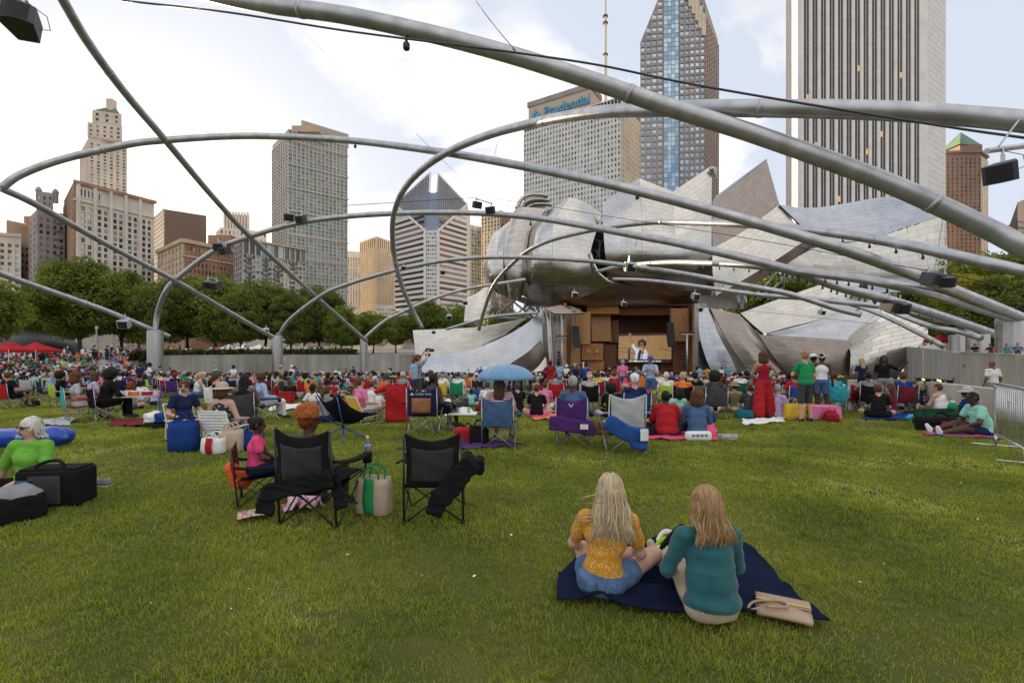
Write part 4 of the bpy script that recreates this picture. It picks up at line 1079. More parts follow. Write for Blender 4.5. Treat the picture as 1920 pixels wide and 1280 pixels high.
# tall condominium tower
r, p, zt = bldg('condominium_tower', 'tall glass condominium tower with a louvred roof screen', [(511, 330), (540, 306), (651, 332)], 243, m_conB, depth=30)
facade(r, p[1], p[2], 14, zt, 15, 52, .74, .78, m_conB, g_cond, .6, single=False)
facade(r, p[0], p[1], 14, zt - 4, 7, 54, .6, .6, m_conB, g_old, .5)
for k in range(1, 9):
    z = 14 + (zt - 14) * k / 8.4; cornice(r, p[1:], z, .9, 1.0, m_conB)
A_, B_ = Vector(p[1]), Vector(p[2])
for k in range(24):
    q = A_.lerp(B_, .22 + .78 * k / 23); h_ = ZT(220, 308) - zt
    MB().box((q.x, q.y + .5, zt + h_ / 2), (1.2, .6, h_)).obj('louvre', m_conB, r, world=True)
a, b = A_.lerp(B_, .22), B_
MB().prism([(a.x, a.y + 1), (b.x, b.y + 1), (b.x, b.y + 3), (a.x, a.y + 3)], zt, ZT(220, 308)).obj('roof_screen', m_grey_s, r, world=True)
MB().box((A_.x + 10, A_.y + 8, zt + 2), (18, 10, 4)).obj('roof_house', m_tan, r, world=True)
# pale thin blocks
r, p, zt = bldg('tower', 'pale slender tower behind the condominium tower', [(646, 470), (690, 480)], 470, m_white_s)
facade(r, p[0], p[1], 40, zt - 6, 9, 22, .55, .55, m_white_s, g_old, .6)
r, p, zt = bldg('tower', 'beige gridded tower with a finned top left of the diamond tower', [(676, 400), (706, 380), (740, 402)], 443, m_cream, depth=25)
facade(r, p[0], p[1], 30, zt - 9, 9, 26, .5, .5, m_cream, g_old, .6); facade(r, p[1], p[2], 30, zt - 9, 10, 26, .5, .5, m_cream, g_old, .6)
facade(r, p[0], p[1], zt - 9, zt - 1, 8, 1, .5, .9, m_cream, g_bron, .8); facade(r, p[1], p[2], zt - 9, zt - 1, 9, 1, .5, .9, m_cream, g_bron, .8)
r, p, zt = bldg('office_block', 'low pale block at the foot of the beige tower above the trees', [(703, 300), (742, 305)], 571, m_cream)
facade(r, p[0], p[1], 12, zt - 2, 9, 6, .5, .5, m_cream, g_old, .4)
# tower with the sliced diamond roof
r = root('diamond_tower', (-48, 330, 0), 'white and dark banded tower with a sliced diamond shaped glass roof', 'building')
Yd = 320
L0, L1, R0, R1 = XY(740, 345), XY(797, Yd), XY(822, Yd), XY(876, 345)
zl = ZT(432, Yd); zs = ZT(384, 345)
m_band = mat('white_band', (.72, .7, .68), .6, var=.03)
MB().prism([L0, L1, R0, R1, (R1[0], 372), (L0[0], 372)], 0, [zs, zl, zl, zs, zs, zs]).obj('wall_block', m_band, r, world=True)
facade(r, L0, L1, 6, zs + 2, 1, 27, .94, .48, m_band, g_bron, .8, single=True, name='window_band', piers=False, clip=lambda s: zs + (zl - zs) * s - 1)
facade(r, R0, R1, 6, zs + 2, 1, 27, .94, .48, m_band, g_bron, .8, single=True, name='window_band', piers=False, clip=lambda s: zl + (zs - zl) * s - 1)
facade(r, L1, R0, 6, zl - 1, 6, 27, .75, .5, m_band, g_old, .4)
for q in (L1, R0):
    MB().box((q[0], q[1] - .6, zl / 2), (1.6, 1.6, zl)).obj('corner_pier', m_band, r, world=True)
ap1, ap2 = P(775, 318, 358), P(822, 327, 358)
ap1 = P(807, 300, 358); ap2 = P(821, 327, 358)
sL, sR = Vector((*L0, zs)), Vector((*R1, zs)); bL, bR = Vector((*L1, zl)), Vector((*R0, zl))
mid_t, mid_b = P(806, 362, 348), P(812, 432, Yd)
apL, apR, slL, slR = P(807, 324, 358), P(821, 326, 358), P(805, 362, 348), P(819, 362, 348)
mbL = Vector(((L1[0] + R0[0]) / 2, L1[1], zl))
MB().add([sL, bL, mbL, slL, apL], [(0, 1, 2), (0, 2, 3), (0, 3, 4)]).obj('diamond_roof', g_plain, r, world=True, solid=.5)
MB().add([mbL, bR, sR, apR, slR, slL], [(0, 1, 2), (0, 2, 4), (4, 2, 3), (0, 4, 5)]).obj('diamond_roof', g_plain, r, world=True, solid=.5)
mb = MB()
for k in range(1, 14):
    t = k / 14
    for s_ in (0, 1):
        a = (sL if s_ == 0 else sR).lerp(apL if s_ == 0 else apR, t); b = (sL if s_ == 0 else sR).lerp(bL if s_ == 0 else bR, t)
        mb.tube([a + Vector((0, -.5, .3)), b + Vector((0, -.5, .3))], .28, 4)
mb.obj('roof_mullion', m_grey_s, r, world=True)
for a, b in ((sL, bL), (sR, bR), (sL, apL), (sR, apR), (slR, apR), (slL, apL)):
    MB().tube([a, b], .9, 6).obj('roof_edge', m_band, r, world=True)
# blue glass slab and brown slab to its right
r, p, zt = bldg('office_block', 'blue glass slab just right of the diamond tower', [(872, 400), (905, 412)], 420, m_dkg)
facade(r, p[0], p[1], 6, zt, 6, 32, .86, .8, m_conB, g_blue, .4)
r, p, zt = bldg('office_block', 'beige and brown slab rising behind the left lobe of the pavilion', [(903, 390), (938, 380), (962, 392)], 396, m_cream)
facade(r, p[0], p[1], 6, zt, 6, 34, .5, .7, m_cream, g_bron, .6); facade(r, p[1], p[2], 6, zt, 4, 34, .6, .6, m_brown, g_bron, .5)
# insurance tower with rooftop sign
r, p, zt = bldg('office_tower', 'broad grey office slab with a blue rooftop sign and antenna', [(983, 284), (1165, 250), (1199, 272)], 180, m_alum, depth=12)
facade(r, p[0], p[1], 20, zt - 5, 31, 37, .5, .5, m_alum, g_pru, .7)
facade(r, p[1], p[2], 20, zt - 5, 11, 37, .45, .5, m_cream, g_bron, .7)
facade(r, p[0], p[1], zt - 5, zt - .5, 31, 1, .8, .9, m_alum, g_dark, .4)
facade(r, p[1], p[2], zt - 5, zt - .5, 11, 1, .8, .9, m_alum, g_dark, .4)
a, b = Vector(XY(991, 288)), Vector(XY(1107, 266.5))
z1 = ZT(166, 266.5)
d = (b - a).normalized(); bk = Vector((-d.y, d.x))
MB().prism([a, b, b + bk * 16, a + bk * 16], zt - .5, z1).obj('roof_house', mat('sign_tan', (.52, .42, .32), .8), r, world=True)
MB().prism([a - d * .6 - bk * .6, b + d * .6 - bk * .6, b + d * .6 + bk * 16.6, a - d * .6 + bk * 16.6], z1, z1 + 3).obj('roof_fascia', m_grey_s, r, world=True)
m_sign = mat('sign_blue', (.08, .33, .5), .5)
c = a.lerp(b, .64) - bk * .7
text('Prudential', 7.4, m_sign, r, Vector((c.x, c.y, z1 - 6.0)) - r.location, (R(90), 0, math.atan2(d.y, d.x)), 'sign_lettering', extrude=.3, bold=.12)
c = a.lerp(b, .13) - bk * .9
mk = MB()
def mark(poly):
    n = len(poly); vs = [(c.x + d.x * x - bk.x * t, c.y + d.y * x - bk.y * t, z1 - 6.5 + z) for t in (0, .4) for x, z in poly]
    mk.add(vs, [tuple(range(n)), tuple(range(2 * n - 1, n - 1, -1))] + [(i, (i + 1) % n, (i + 1) % n + n, i + n) for i in range(n)])
mark([(-3.4, -1.5), (-1.2, 2.8), (.4, 3.4), (1.2, 1.8), (-.6, -.6), (-1.4, -2.6)]); mark([(-.2, -1.2), (1.6, 1.4), (3.2, .4), (3.6, -1.4), (1.8, -2.6)]); mark([(-1.2, -3.2), (-.6, -1.6), (1.2, -3.0), (.2, -3.8)])
mk.obj('sign_emblem', m_sign, r, world=True)
ant = root('antenna_mast', P(1135, 172, 300), 'tall thin rooftop antenna mast rising above the grey slab', 'antenna')
hA = ZT(-40, 300) - ant.location.z
MB().tube([(0, 0, -8), (0, 0, hA * .32)], 1.15, 8).tube([(0, 0, hA * .32), (0, 0, hA * .66)], .95, 8).tube([(0, 0, hA * .66), (0, 0, hA)], .75, 8).obj('mast', m_white_s, ant)
for k in (.32, .6, .66):
    MB().lathe([(1.7, 0), (1.7, .8)], 10, (0, 0, hA * k)).obj('ring', m_dkg, ant)
# chevron topped granite tower
r = root('granite_tower', (95, 330, 0), 'rose granite tower with blue glass bays and a chevron stepped top', 'building')
p = [XY(1200, 312), XY(1322, 306), XY(1346, 335)]
zA, zB, zC = ZT(78, 310), ZT(-70, 310), ZT(10, 310)
def chev(s):
    return np.interp(s, [0, .52, 1], [zA, zB, zC])
mid = Vector(p[0]).lerp(Vector(p[1]), .52)
MB().prism([p[0], tuple(mid), p[1], p[2], (p[2][0] * 1.09, 365), (p[0][0] * 1.17, 365)], 0, [zA, zB, zC, ZT(75, 335), ZT(75, 335), zA]).obj('wall_block', m_rose, r, world=True)
facade(r, p[0], Vector(p[0]).lerp(Vector(p[1]), .36), 20, zB, 4, 56, .74, .62, m_rose, g_blue, .9, clip=lambda s: chev(s * .36) - 3, single=False)
facade(r, Vector(p[0]).lerp(Vector(p[1]), .37), Vector(p[0]).lerp(Vector(p[1]), .6), 60, zB, 4, 66, .93, .93, m_grey_s, g_blue, .25, clip=lambda s: chev(.37 + s * .23) - 2)
facade(r, Vector(p[0]).lerp(Vector(p[1]), .61), p[1], 20, zB, 5, 56, .74, .62, m_rose, g_blue, .9, clip=lambda s: chev(.61 + s * .39) - 3)
facade(r, p[1], p[2], 20, ZT(60, 320), 7, 60, .6, .7, m_rose, g_blue, .8)
for k in range(6):                                    # chevron ribs on the top
    q = Vector(p[0]).lerp(Vector(p[1]), .72 + .05 * k); MB().box((q.x, q.y - .7, chev(.72 + .05 * k) - 8 - k * 2), (2.6, 1.6, 14)).obj('chevron_step', m_cream, r, world=True)
# white granite skyscraper with vertical piers
r, p, zt = bldg('skyscraper', 'white granite skyscraper with dark vertical window strips', [(1474, 252), (1496, 224), (1741, 226), (1773, 238)], -170, m_gran, depth=40)
A_, B_ = Vector(p[1]), Vector(p[2]); a, b = A_.lerp(B_, .03), A_.lerp(B_, .97)
zc = zt
d = (b - a).normalized(); n = Vector((d.y, -d.x)); cw = (b - a).length / 14.5
rows = 74
for k in range(15):
    if k < 15:
        q = a + d * (k * cw); c = q + n * .6
        MB().prism([q - d * cw * .22, q - d * cw * .17 + n * .45, q + d * cw * .17 + n * .45, q + d * cw * .22], 0, zt).obj('pier', m_gran, r, world=True)
    if k == 14: break
    for s_ in (-1, 1):
        q = a + d * ((k + .5 + s_ * .145) * cw) + n * .12
        st = MB()
        for j in range(rows):
            z0_, z1_ = zt * j / rows, zt * (j + .92) / rows
            h1 = d * cw * .12
            st.add([(q.x - h1.x, q.y - h1.y, z0_), (q.x + h1.x, q.y + h1.y, z0_), (q.x + h1.x, q.y + h1.y, z1_), (q.x - h1.x, q.y - h1.y, z1_)], [(0, 1, 2, 3)])
        st.obj('window_strip', g_dark, r, world=True)
    q = a + d * ((k + .5) * cw) + n * .1
    MB().box((q.x, q.y, zt / 2), (cw * .05, .22, zt), rz=math.atan2(d.y, d.x)).obj('mullion', m_gran, r, world=True)
    q = a + d * ((k + .5) * cw) + n * .05
    MB().box((q.x, q.y, zt / 2), (cw * .58, .1, zt), rz=math.atan2(d.y, d.x)).obj('strip_backing', m_dkg, r, world=True)
# stone slabs of the blank corners
for u, v in ((p[2], p[3]), (p[0], p[1])):
    u, v = Vector(u), Vector(v); jn = MB(); dd_ = (v - u).normalized(); nn = Vector((dd_.y, -dd_.x)); Ln = (v - u).length
    for j in range(70):
        for i in range(6):
            c = u + dd_ * (Ln * (i + .5) / 6) + nn * .06
            jn.box((c.x, c.y, zt * (j + .5) / 70), (Ln / 6 - .18, .12, zt / 70 - .18), rz=math.atan2(dd_.y, dd_.x))
    tag(jn.obj('stone_slabs', mat('granite_slab', (.7, .675, .64), .7, var=.04, irand=.06), r, world=True), kind='stuff')
# brown hotel tower with green pyramid
r, p, zt = bldg('hotel_tower', 'brown granite tower with a green pyramid roof at the right', [(1772, 293), (1806, 292), (1838, 292), (1851, 300)], 283, m_brown, depth=25)
facade(r, p[0], p[1], 30, zt - 4, 4, 36, .4, .45, m_brown, g_bron, .5, single=True)
facade(r, p[1], p[2], 30, zt - 4, 4, 36, .45, .45, m_brown, g_bron, .5, single=True)
facade(r, p[2], p[3], 30, zt - 4, 3, 36, .3, .5, m_cream, g_bron, .5)
a, b = Vector(XY(1800, 296)), Vector(XY(1842, 296)); z1, z2 = ZT(271, 296), ZT(244, 300)
MB().prism([a, b, (b.x, b.y + 14), (a.x, a.y + 14)], zt - .5, z1).obj('top_storey', m_brown, r, world=True)
cx, cy = (a.x + b.x) / 2, a.y + 7
MB().add([(a.x - 1, a.y - 1, z1), (b.x + 1, b.y - 1 + 2, z1), (b.x + 1, b.y + 15, z1), (a.x - 1, a.y + 15, z1), (cx, cy, z2)], [(0, 1, 4), (1, 2, 4), (2, 3, 4), (3, 0, 4)]).obj('pyramid_roof', m_green, r, world=True)
cornice(r, p, zt, 1.4, 1, m_brown)
MB().prism([XY(1773, 304), XY(1800, 298), (XY(1800, 298)[0], 315), (XY(1773, 304)[0], 318)], zt - .3, [zt + 1, zt + 5, zt + 5, zt + 1]).obj('side_roof', m_green, r, world=True)
# block cut by the right edge
r, p, zt = bldg('office_block', 'amber brown block cut by the right edge behind the trees', [(1890, 225), (1908, 215), (1990, 232)], 412, m_tan, depth=30)
MB().prism([p[0], p[1], (p[1][0] * 1.1, p[1][1] * 1.1), (p[0][0] * 1.1, p[0][1] * 1.1)], 0, [zt - 2, zt + 8, zt + 8, zt - 2]).obj('dark_flank', m_dkg, r, world=True)
MB().prism([p[1], p[2], (p[2][0] * 1.1, p[2][1] * 1.1), (p[1][0] * 1.1, p[1][1] * 1.1)], zt - .2, [zt + 8, zt + 22, zt + 22, zt + 8]).obj('roof_storey', m_tan, r, world=True)
facade(r, p[1], p[2], 20, zt, 1, 16, .98, .4, m_tan, g_bron, .6, piers=False)
# ------------------------------------------------------------------ trees
m_bark = mat('bark', (.09, .07, .05), .9, var=.25, vs_=4, bump=.5, bs=12, stretch=(1, 1, .3))
m_leaf = leaf_mat('tree_leaf', (.06, .09, .012), (.24, .28, .045), (1.5, 1.6, .5), .45, .25)
m_leafy = leaf_mat('tree_leaf_yellow', (.2, .2, .02), (.5, .45, .05), (1.3, 1.2, .5), .4, .25)
def crown_mesh(rx, rz, n_cl, per, leaf, seed, m, shape=1.0):
    g_ = np.random.default_rng(seed)
    cs = []
    while len(cs) < n_cl:
        q = g_.uniform(-1, 1, 3)
        l = np.linalg.norm(q)
        if l > 1 or l < .35: continue
        if q[2] < -.75: continue
        w_ = 1 - .35 * max(0, q[2]) ** 1.5 * shape - .25 * max(0, -q[2])
        cs.append(q * [w_, w_, 1])
    cs = np.array(cs) * [rx, rx, rz]
    cr_ = g_.uniform(.16, .32, n_cl) * rx
    V = []
    for c, r_ in zip(cs, cr_):
        d = g_.normal(0, 1, (per, 3)); d /= np.linalg.norm(d, axis=1)[:, None]
        rad = r_ * g_.uniform(.45, 1.12, per) ** .6
        pos = c + d * rad[:, None] * [1.15, 1.15, .72]
        nrm = d * .6 + g_.normal(0, .6, (per, 3)) + [0, 0, .35]
        nrm /= np.linalg.norm(nrm, axis=1)[:, None]
        t = np.cross(nrm, g_.normal(0, 1, (per, 3))); t /= np.linalg.norm(t, axis=1)[:, None] + 1e-9
        b = np.cross(nrm, t)
        s = leaf * g_.uniform(.6, 1.3, per)[:, None]
        V.append(np.stack([pos - t * s, pos - b * s * .55 + nrm * s * .15, pos + t * s, pos + b * s * .55 + nrm * s * .15], 1))
    V = np.concatenate(V).reshape(-1, 3)
    return npmesh('crown', V, np.arange(len(V)).reshape(-1, 4), [m]), cs
def trunk_mesh(h, rad, cs, seed, z0):
    g_ = random.Random(seed)
    mb = MB()
    path = [(0, 0, -.3)]
    x = y = 0
    for k in range(1, 7):
        x += g_.uniform(-.15, .15); y += g_.uniform(-.15, .15)
        path.append((x, y, h * k / 6))
    mb.tube(path, [rad * (1.35 if k == 0 else 1 - .09 * k) for k in range(7)], 8)
    for k in range(11):
        c = cs[g_.randrange(len(cs))]
        b = Vector(path[g_.randrange(2, 6)]); e = Vector((c[0] * .85, c[1] * .85, z0 + c[2] * .9))
        m_ = b.lerp(e, .5) + Vector((0, 0, .6))
        mb.tube([b, m_, e], [rad * .42, rad * .24, rad * .07], 6)
    return mb.mesh('trunk', m_bark, True)
PROTO = []
for k, (rx, rz, th) in enumerate(((6.0, 6.4, 2.6), (5.4, 7.0, 2.4), (6.4, 6.0, 2.2), (5.2, 6.6, 2.8))):
    me, cs = crown_mesh(rx, rz, 120, 230, .22, 40 + k, m_leaf)
    tm = trunk_mesh(th + rz * .6, .3, cs, 9 + k, th + rz * .85)
    PROTO.append((me, tm, th + rz * .85, th + rz * 1.85))
mey, csy = crown_mesh(2.2, 2.4, 30, 200, .13, 77, m_leafy)
def tree(px, top, Y, k, label, group, zb=None, sx=1.0, name='shade_tree'):
    X = (px - 960) / F * Y
    if zb is None: zb = float(gplaza(X, Y))
    me, tm, cz, ht = PROTO[k % 4]
    s = (ZT(top, Y) - zb) / ht
    r = root(name, (X, Y, zb), label, 'tree', group, rz=random.uniform(0, 6.28), scale=s)
    o = link(bpy.data.objects.new('trunk', tm), r)
    c = link(bpy.data.objects.new('crown', me), r); c.location = (0, 0, cz); c.scale = (sx * random.uniform(.86, 1.16), sx * random.uniform(.86, 1.16), random.uniform(.9, 1.04)); c.rotation_euler = (random.uniform(-.1, .1), random.uniform(-.1, .1), 0)
    return r
GT = 'trees in a row behind the lawn'
for i, (px, top, Y, lab) in enumerate((
    (-30, 515, 72, 'dark tree at the left edge over the red tents'), (52, 560, 92, 'low dark tree behind the red tents'), (150, 484, 88, 'tallest bushy tree left of the first pylon'), (228, 500, 96, 'rounded tree just left of the first pylon'), (300, 522, 92, 'tree directly behind the first pylon'),
    (352, 514, 104, 'tree between the first pylon and the brown brick block'), (405, 520, 98, 'tree below the hanging speaker pair by the brick block'), (452, 540, 93, 'wide tree above the white tent'), (497, 522, 106, 'tree in front of the long condominium'), (545, 545, 95, 'dark tree right of the second pylon'),
    (598, 540, 104, 'tree below the tall condominium tower'), (640, 575, 96, 'tree left of the slim third pylon'), (700, 582, 108, 'tree under the low pale block'), (742, 585, 118, 'small tree below the beige tower'), (800, 565, 122, 'tree below the diamond topped tower'), (850, 572, 122, 'tree beside the small cream sail'), (955, 575, 130, 'tree glimpsed behind the wing truss'))):
    tree(px, top, Y, i, lab, GT)
for i, (px, top, Y, lab) in enumerate(((20, 548, 118, 'distant tree filling the gap left of the tall bushy tree'), (110, 545, 125, 'distant tree behind the tall bushy tree'), (260, 548, 125, 'distant tree behind the first pylon'), (430, 560, 128, 'distant tree behind the wide tree'), (570, 565, 128, 'distant tree behind the second pylon'), (660, 590, 128, 'distant tree behind the third pylon'))):
    tree(px, top, Y, i + 2, lab, 'trees in a second row behind the lawn', sx=1.25)
for i, (px, top, Y, lab) in enumerate(((1438, 498, 125, 'tree showing under the dark edge of the great sail'), (1500, 520, 128, 'tree showing below the cream sail'), (1715, 545, 112, 'tree behind the corner sail and the pipes'), (1785, 552, 100, 'tree behind the three right pylons'), (1842, 470, 62, 'tall dark tree below the brown hotel tower'), (1925, 470, 52, 'tall dark tree at the right edge'), (1880, 520, 48, 'tree behind the broad pylon'))):
    tree(px, top, Y, i, lab, 'trees right of the pavilion', zb=.2 if px > 1650 else None, sx=1.15)
for px, py, Y, lab in ((1838, 520, 52, 'yellow green shrub crown in front of the dark trees, upper'), (1805, 560, 50, 'yellow green shrub crown in front of the dark trees, lower')):
    p = P(px, py, Y)
    r = root('golden_tree', (p.x, Y, .2), lab, 'tree', 'golden leaved trees')
    MB().tube([(0, 0, -.2), (.2, 0, p.z * .5), (0, .1, p.z)], [.16, .12, .05], 8).obj('trunk', m_bark, r)
    o = link(bpy.data.objects.new('crown', mey), r); o.location = (0, 0, p.z - .2)
# hedge strip and railings on the plaza edge
m_hedge = leaf_mat('hedge_leaf', (.02, .035, .006), (.07, .1, .015), (1.4, 1.5, .5), .3, .4)
hv_ = []
g2 = np.random.default_rng(5)
n = 9000
t = g2.uniform(0, 1, n); hx = np.interp(t, [0, .3, .62, 1], [-41.8, -37, -33, -29]) - 1.5 - g2.uniform(0, 2, n); hy = np.interp(t, [0, .3, .62, 1], [55, 66, 79, 93]); hz = .15 + g2.uniform(0, 1.1, n)
d = g2.normal(0, 1, (n, 2, 3)) * .14
c_ = np.stack([hx, hy, hz], -1)
hq = np.stack([c_ - d[:, 0], c_ - d[:, 1], c_ + d[:, 0], c_ + d[:, 1]], 1).reshape(-1, 3)
tag(link(bpy.data.objects.new('hedge', npmesh('hedge', hq, np.arange(len(hq)).reshape(-1, 4), [m_hedge]))), 'clipped dark hedge on top of the long far wall', 'hedge')
# ------------------------------------------------------------------ smooth bodies from blended shapes
def nz(p, f, seed=0):
    """cheap smooth noise: sum of sines along random directions"""
    g_ = np.random.default_rng(seed)
    s = 0
    for k in range(6):
        d = g_.normal(0, 1, 3); d *= f * g_.uniform(.6, 1.7) / np.linalg.norm(d)
        s = s + np.sin(p @ d + g_.uniform(0, 6.28))
    return s / 3
def pd(pr, X, Y_, Z):
    t = pr[0]
    if t == 'c':
        a, b, ra, rb = pr[1:5]
        d = b - a; l2 = float(d @ d) + 1e-12
        px, py, pz = X - a[0], Y_ - a[1], Z - a[2]
        h = np.clip((px * d[0] + py * d[1] + pz * d[2]) / l2, 0, 1)
        return np.sqrt((px - h * d[0]) ** 2 + (py - h * d[1]) ** 2 + (pz - h * d[2]) ** 2) - (ra + (rb - ra) * h)
    c, r, M = pr[1], pr[2], pr[3]
    px, py, pz = X - c[0], Y_ - c[1], Z - c[2]
    if M is not None:
        px, py, pz = (px * M[0][0] + py * M[0][1] + pz * M[0][2], px * M[1][0] + py * M[1][1] + pz * M[1][2], px * M[2][0] + py * M[2][1] + pz * M[2][2])
    if t == 'b':
        q = [np.abs(v) - (r[i] - pr[5]) for i, v in enumerate((px, py, pz))]
        o = np.sqrt(sum(np.maximum(v, 0) ** 2 for v in q))
        return o + np.minimum(np.maximum(np.maximum(q[0], q[1]), q[2]), 0) - pr[5]
    k0 = np.sqrt((px / r[0]) ** 2 + (py / r[1]) ** 2 + (pz / r[2]) ** 2)
    k1 = np.sqrt((px / r[0] ** 2) ** 2 + (py / r[1] ** 2) ** 2 + (pz / r[2] ** 2) ** 2)
    return k0 * (k0 - 1) / (k1 + 1e-9)
def pb(pr):
    if pr[0] == 'c':
        a, b, ra, rb = pr[1:5]; m = max(ra, rb)
        return np.minimum(a, b) - m, np.maximum(a, b) + m
    m = max(pr[2]) if pr[3] is not None else np.array(pr[2])
    return pr[1] - m, pr[1] + m
def c_(a, b, ra, rb, m): return ('c', np.array(a, float), np.array(b, float), ra, rb, m)
def e_(c, r, m, M=None): return ('e', np.array(c, float), r, M, m)
def b_(c, r, m, rd, M=None): return ('b', np.array(c, float), r, M, m, rd)
def pm_(pr): return pr[5] if pr[0] == 'c' else pr[4]
def sdf(prims, h, k=.025, disp=None):
    """smooth union -> (verts, quads, material per quad); a material of -1 cuts"""
    pos = [p for p in prims if pm_(p) >= 0]
    lo = np.min([pb(p)[0] for p in pos], 0) - 3 * h; hi = np.max([pb(p)[1] for p in pos], 0) + 3 * h
    n = np.ceil((hi - lo) / h).astype(int) + 1
    D = np.ones(n, np.float32)
    ax = [(lo[i] + np.arange(n[i]) * h).astype(np.float32) for i in range(3)]
    for p in prims:
        a, b = pb(p); g = k + 3 * h
        i0 = np.maximum(0, ((a - g - lo) / h).astype(int)); i1 = np.minimum(n, ((b + g - lo) / h).astype(int) + 2)
        if (i1 <= i0).any(): continue
        s = tuple(slice(i0[i], i1[i]) for i in range(3))
        d = pd(p, ax[0][s[0]][:, None, None], ax[1][s[1]][None, :, None], ax[2][s[2]][None, None, :])
        o = D[s]
        if pm_(p) < 0:
            D[s] = np.maximum(o, -d)
        else:
            q = np.maximum(k - np.abs(o - d), 0) / k
            D[s] = np.minimum(o, d) - q * q * k * .25
    I = D < 0
    cnt = np.zeros(n - 1, np.int8)
    for x in (0, 1):
        for y in (0, 1):
            for z in (0, 1):
                cnt += I[x:n[0] - 1 + x, y:n[1] - 1 + y, z:n[2] - 1 + z]
    act = np.argwhere((cnt > 0) & (cnt < 8))
    idx = np.full(n - 1, -1, np.int32); idx[tuple(act.T)] = np.arange(len(act))
    cor = [(x, y, z) for x in (0, 1) for y in (0, 1) for z in (0, 1)]
    val = np.stack([D[act[:, 0] + x, act[:, 1] + y, act[:, 2] + z] for x, y, z in cor], 1)
    acc = np.zeros((len(act), 3)); num = np.zeros(len(act))
    for i in range(8):
        for j in range(i + 1, 8):
            if sum(abs(u - v) for u, v in zip(cor[i], cor[j])) != 1: continue
            va, vb = val[:, i], val[:, j]; m = (va < 0) != (vb < 0)
            t = np.where(m, va / (va - vb + 1e-12), 0)[:, None]
            acc += np.where(m[:, None], np.array(cor[i]) + t * (np.array(cor[j]) - np.array(cor[i])), 0); num += m
    V = lo + (act + acc / np.maximum(num, 1)[:, None]) * h
    Q = []
    for a in range(3):
        u, v = (a + 1) % 3, (a + 2) % 3
        s0 = [slice(None)] * 3; s1 = [slice(None)] * 3
        s0[a] = slice(0, -1); s1[a] = slice(1, None)
        A, B = I[tuple(s0)], I[tuple(s1)]
        e = np.argwhere(A != B)
        e = e[(e[:, u] > 0) & (e[:, v] > 0) & (e[:, u] < n[u] - 1) & (e[:, v] < n[v] - 1)]
        ins = A[tuple(e.T)]
        q = []
        for du, dv_ in ((1, 1), (0, 1), (0, 0), (1, 0)):
            c = e.copy(); c[:, u] -= du; c[:, v] -= dv_
            q.append(idx[tuple(c.T)])
        q = np.stack(q, 1)
        q[~ins] = q[~ins][:, ::-1]
        Q.append(q)
    Q = np.concatenate(Q)
    ctr = V[Q].mean(1)
    ds = np.stack([pd(p, ctr[:, 0], ctr[:, 1], ctr[:, 2]) for p in pos], 1)
    mi = np.array([pm_(p) for p in pos])[ds.argmin(1)]
    if disp:
        nrm = np.zeros_like(V)
        fn = np.cross(V[Q[:, 2]] - V[Q[:, 0]], V[Q[:, 3]] - V[Q[:, 1]])
        wt = np.zeros(len(V))
        for j in range(4):
            np.add.at(nrm, Q[:, j], fn); np.maximum.at(wt, Q[:, j], np.isin(mi, disp[0]).astype(float))
        nrm /= np.linalg.norm(nrm, axis=1)[:, None] + 1e-12
        V = V + nrm * ((nz(V, disp[2], 3) * .5 + nz(V, disp[2] * 2.3, 4) * .25 + .9 * (.45 - np.abs(nz(V * [1, 1, 1.7], disp[2] * .8, 6)))) * disp[1] * wt)[:, None]
    return V, Q, mi
def U(v):
    v = np.array(v, float); return v / (np.linalg.norm(v) + 1e-12)
A3 = lambda *a: np.array(a, float)
def spine(pel, lean, curl=0.0, side=0.0, s=1.0):
    def d(a): return A3(side, math.sin(a), math.cos(a))
    ch = pel + U(d(lean)) * .30 * s
    nk = ch + U(d(lean + curl)) * .235 * s
    hd = nk + U(d((lean + curl) * .55)) * .145 * s
    return ch, nk, hd
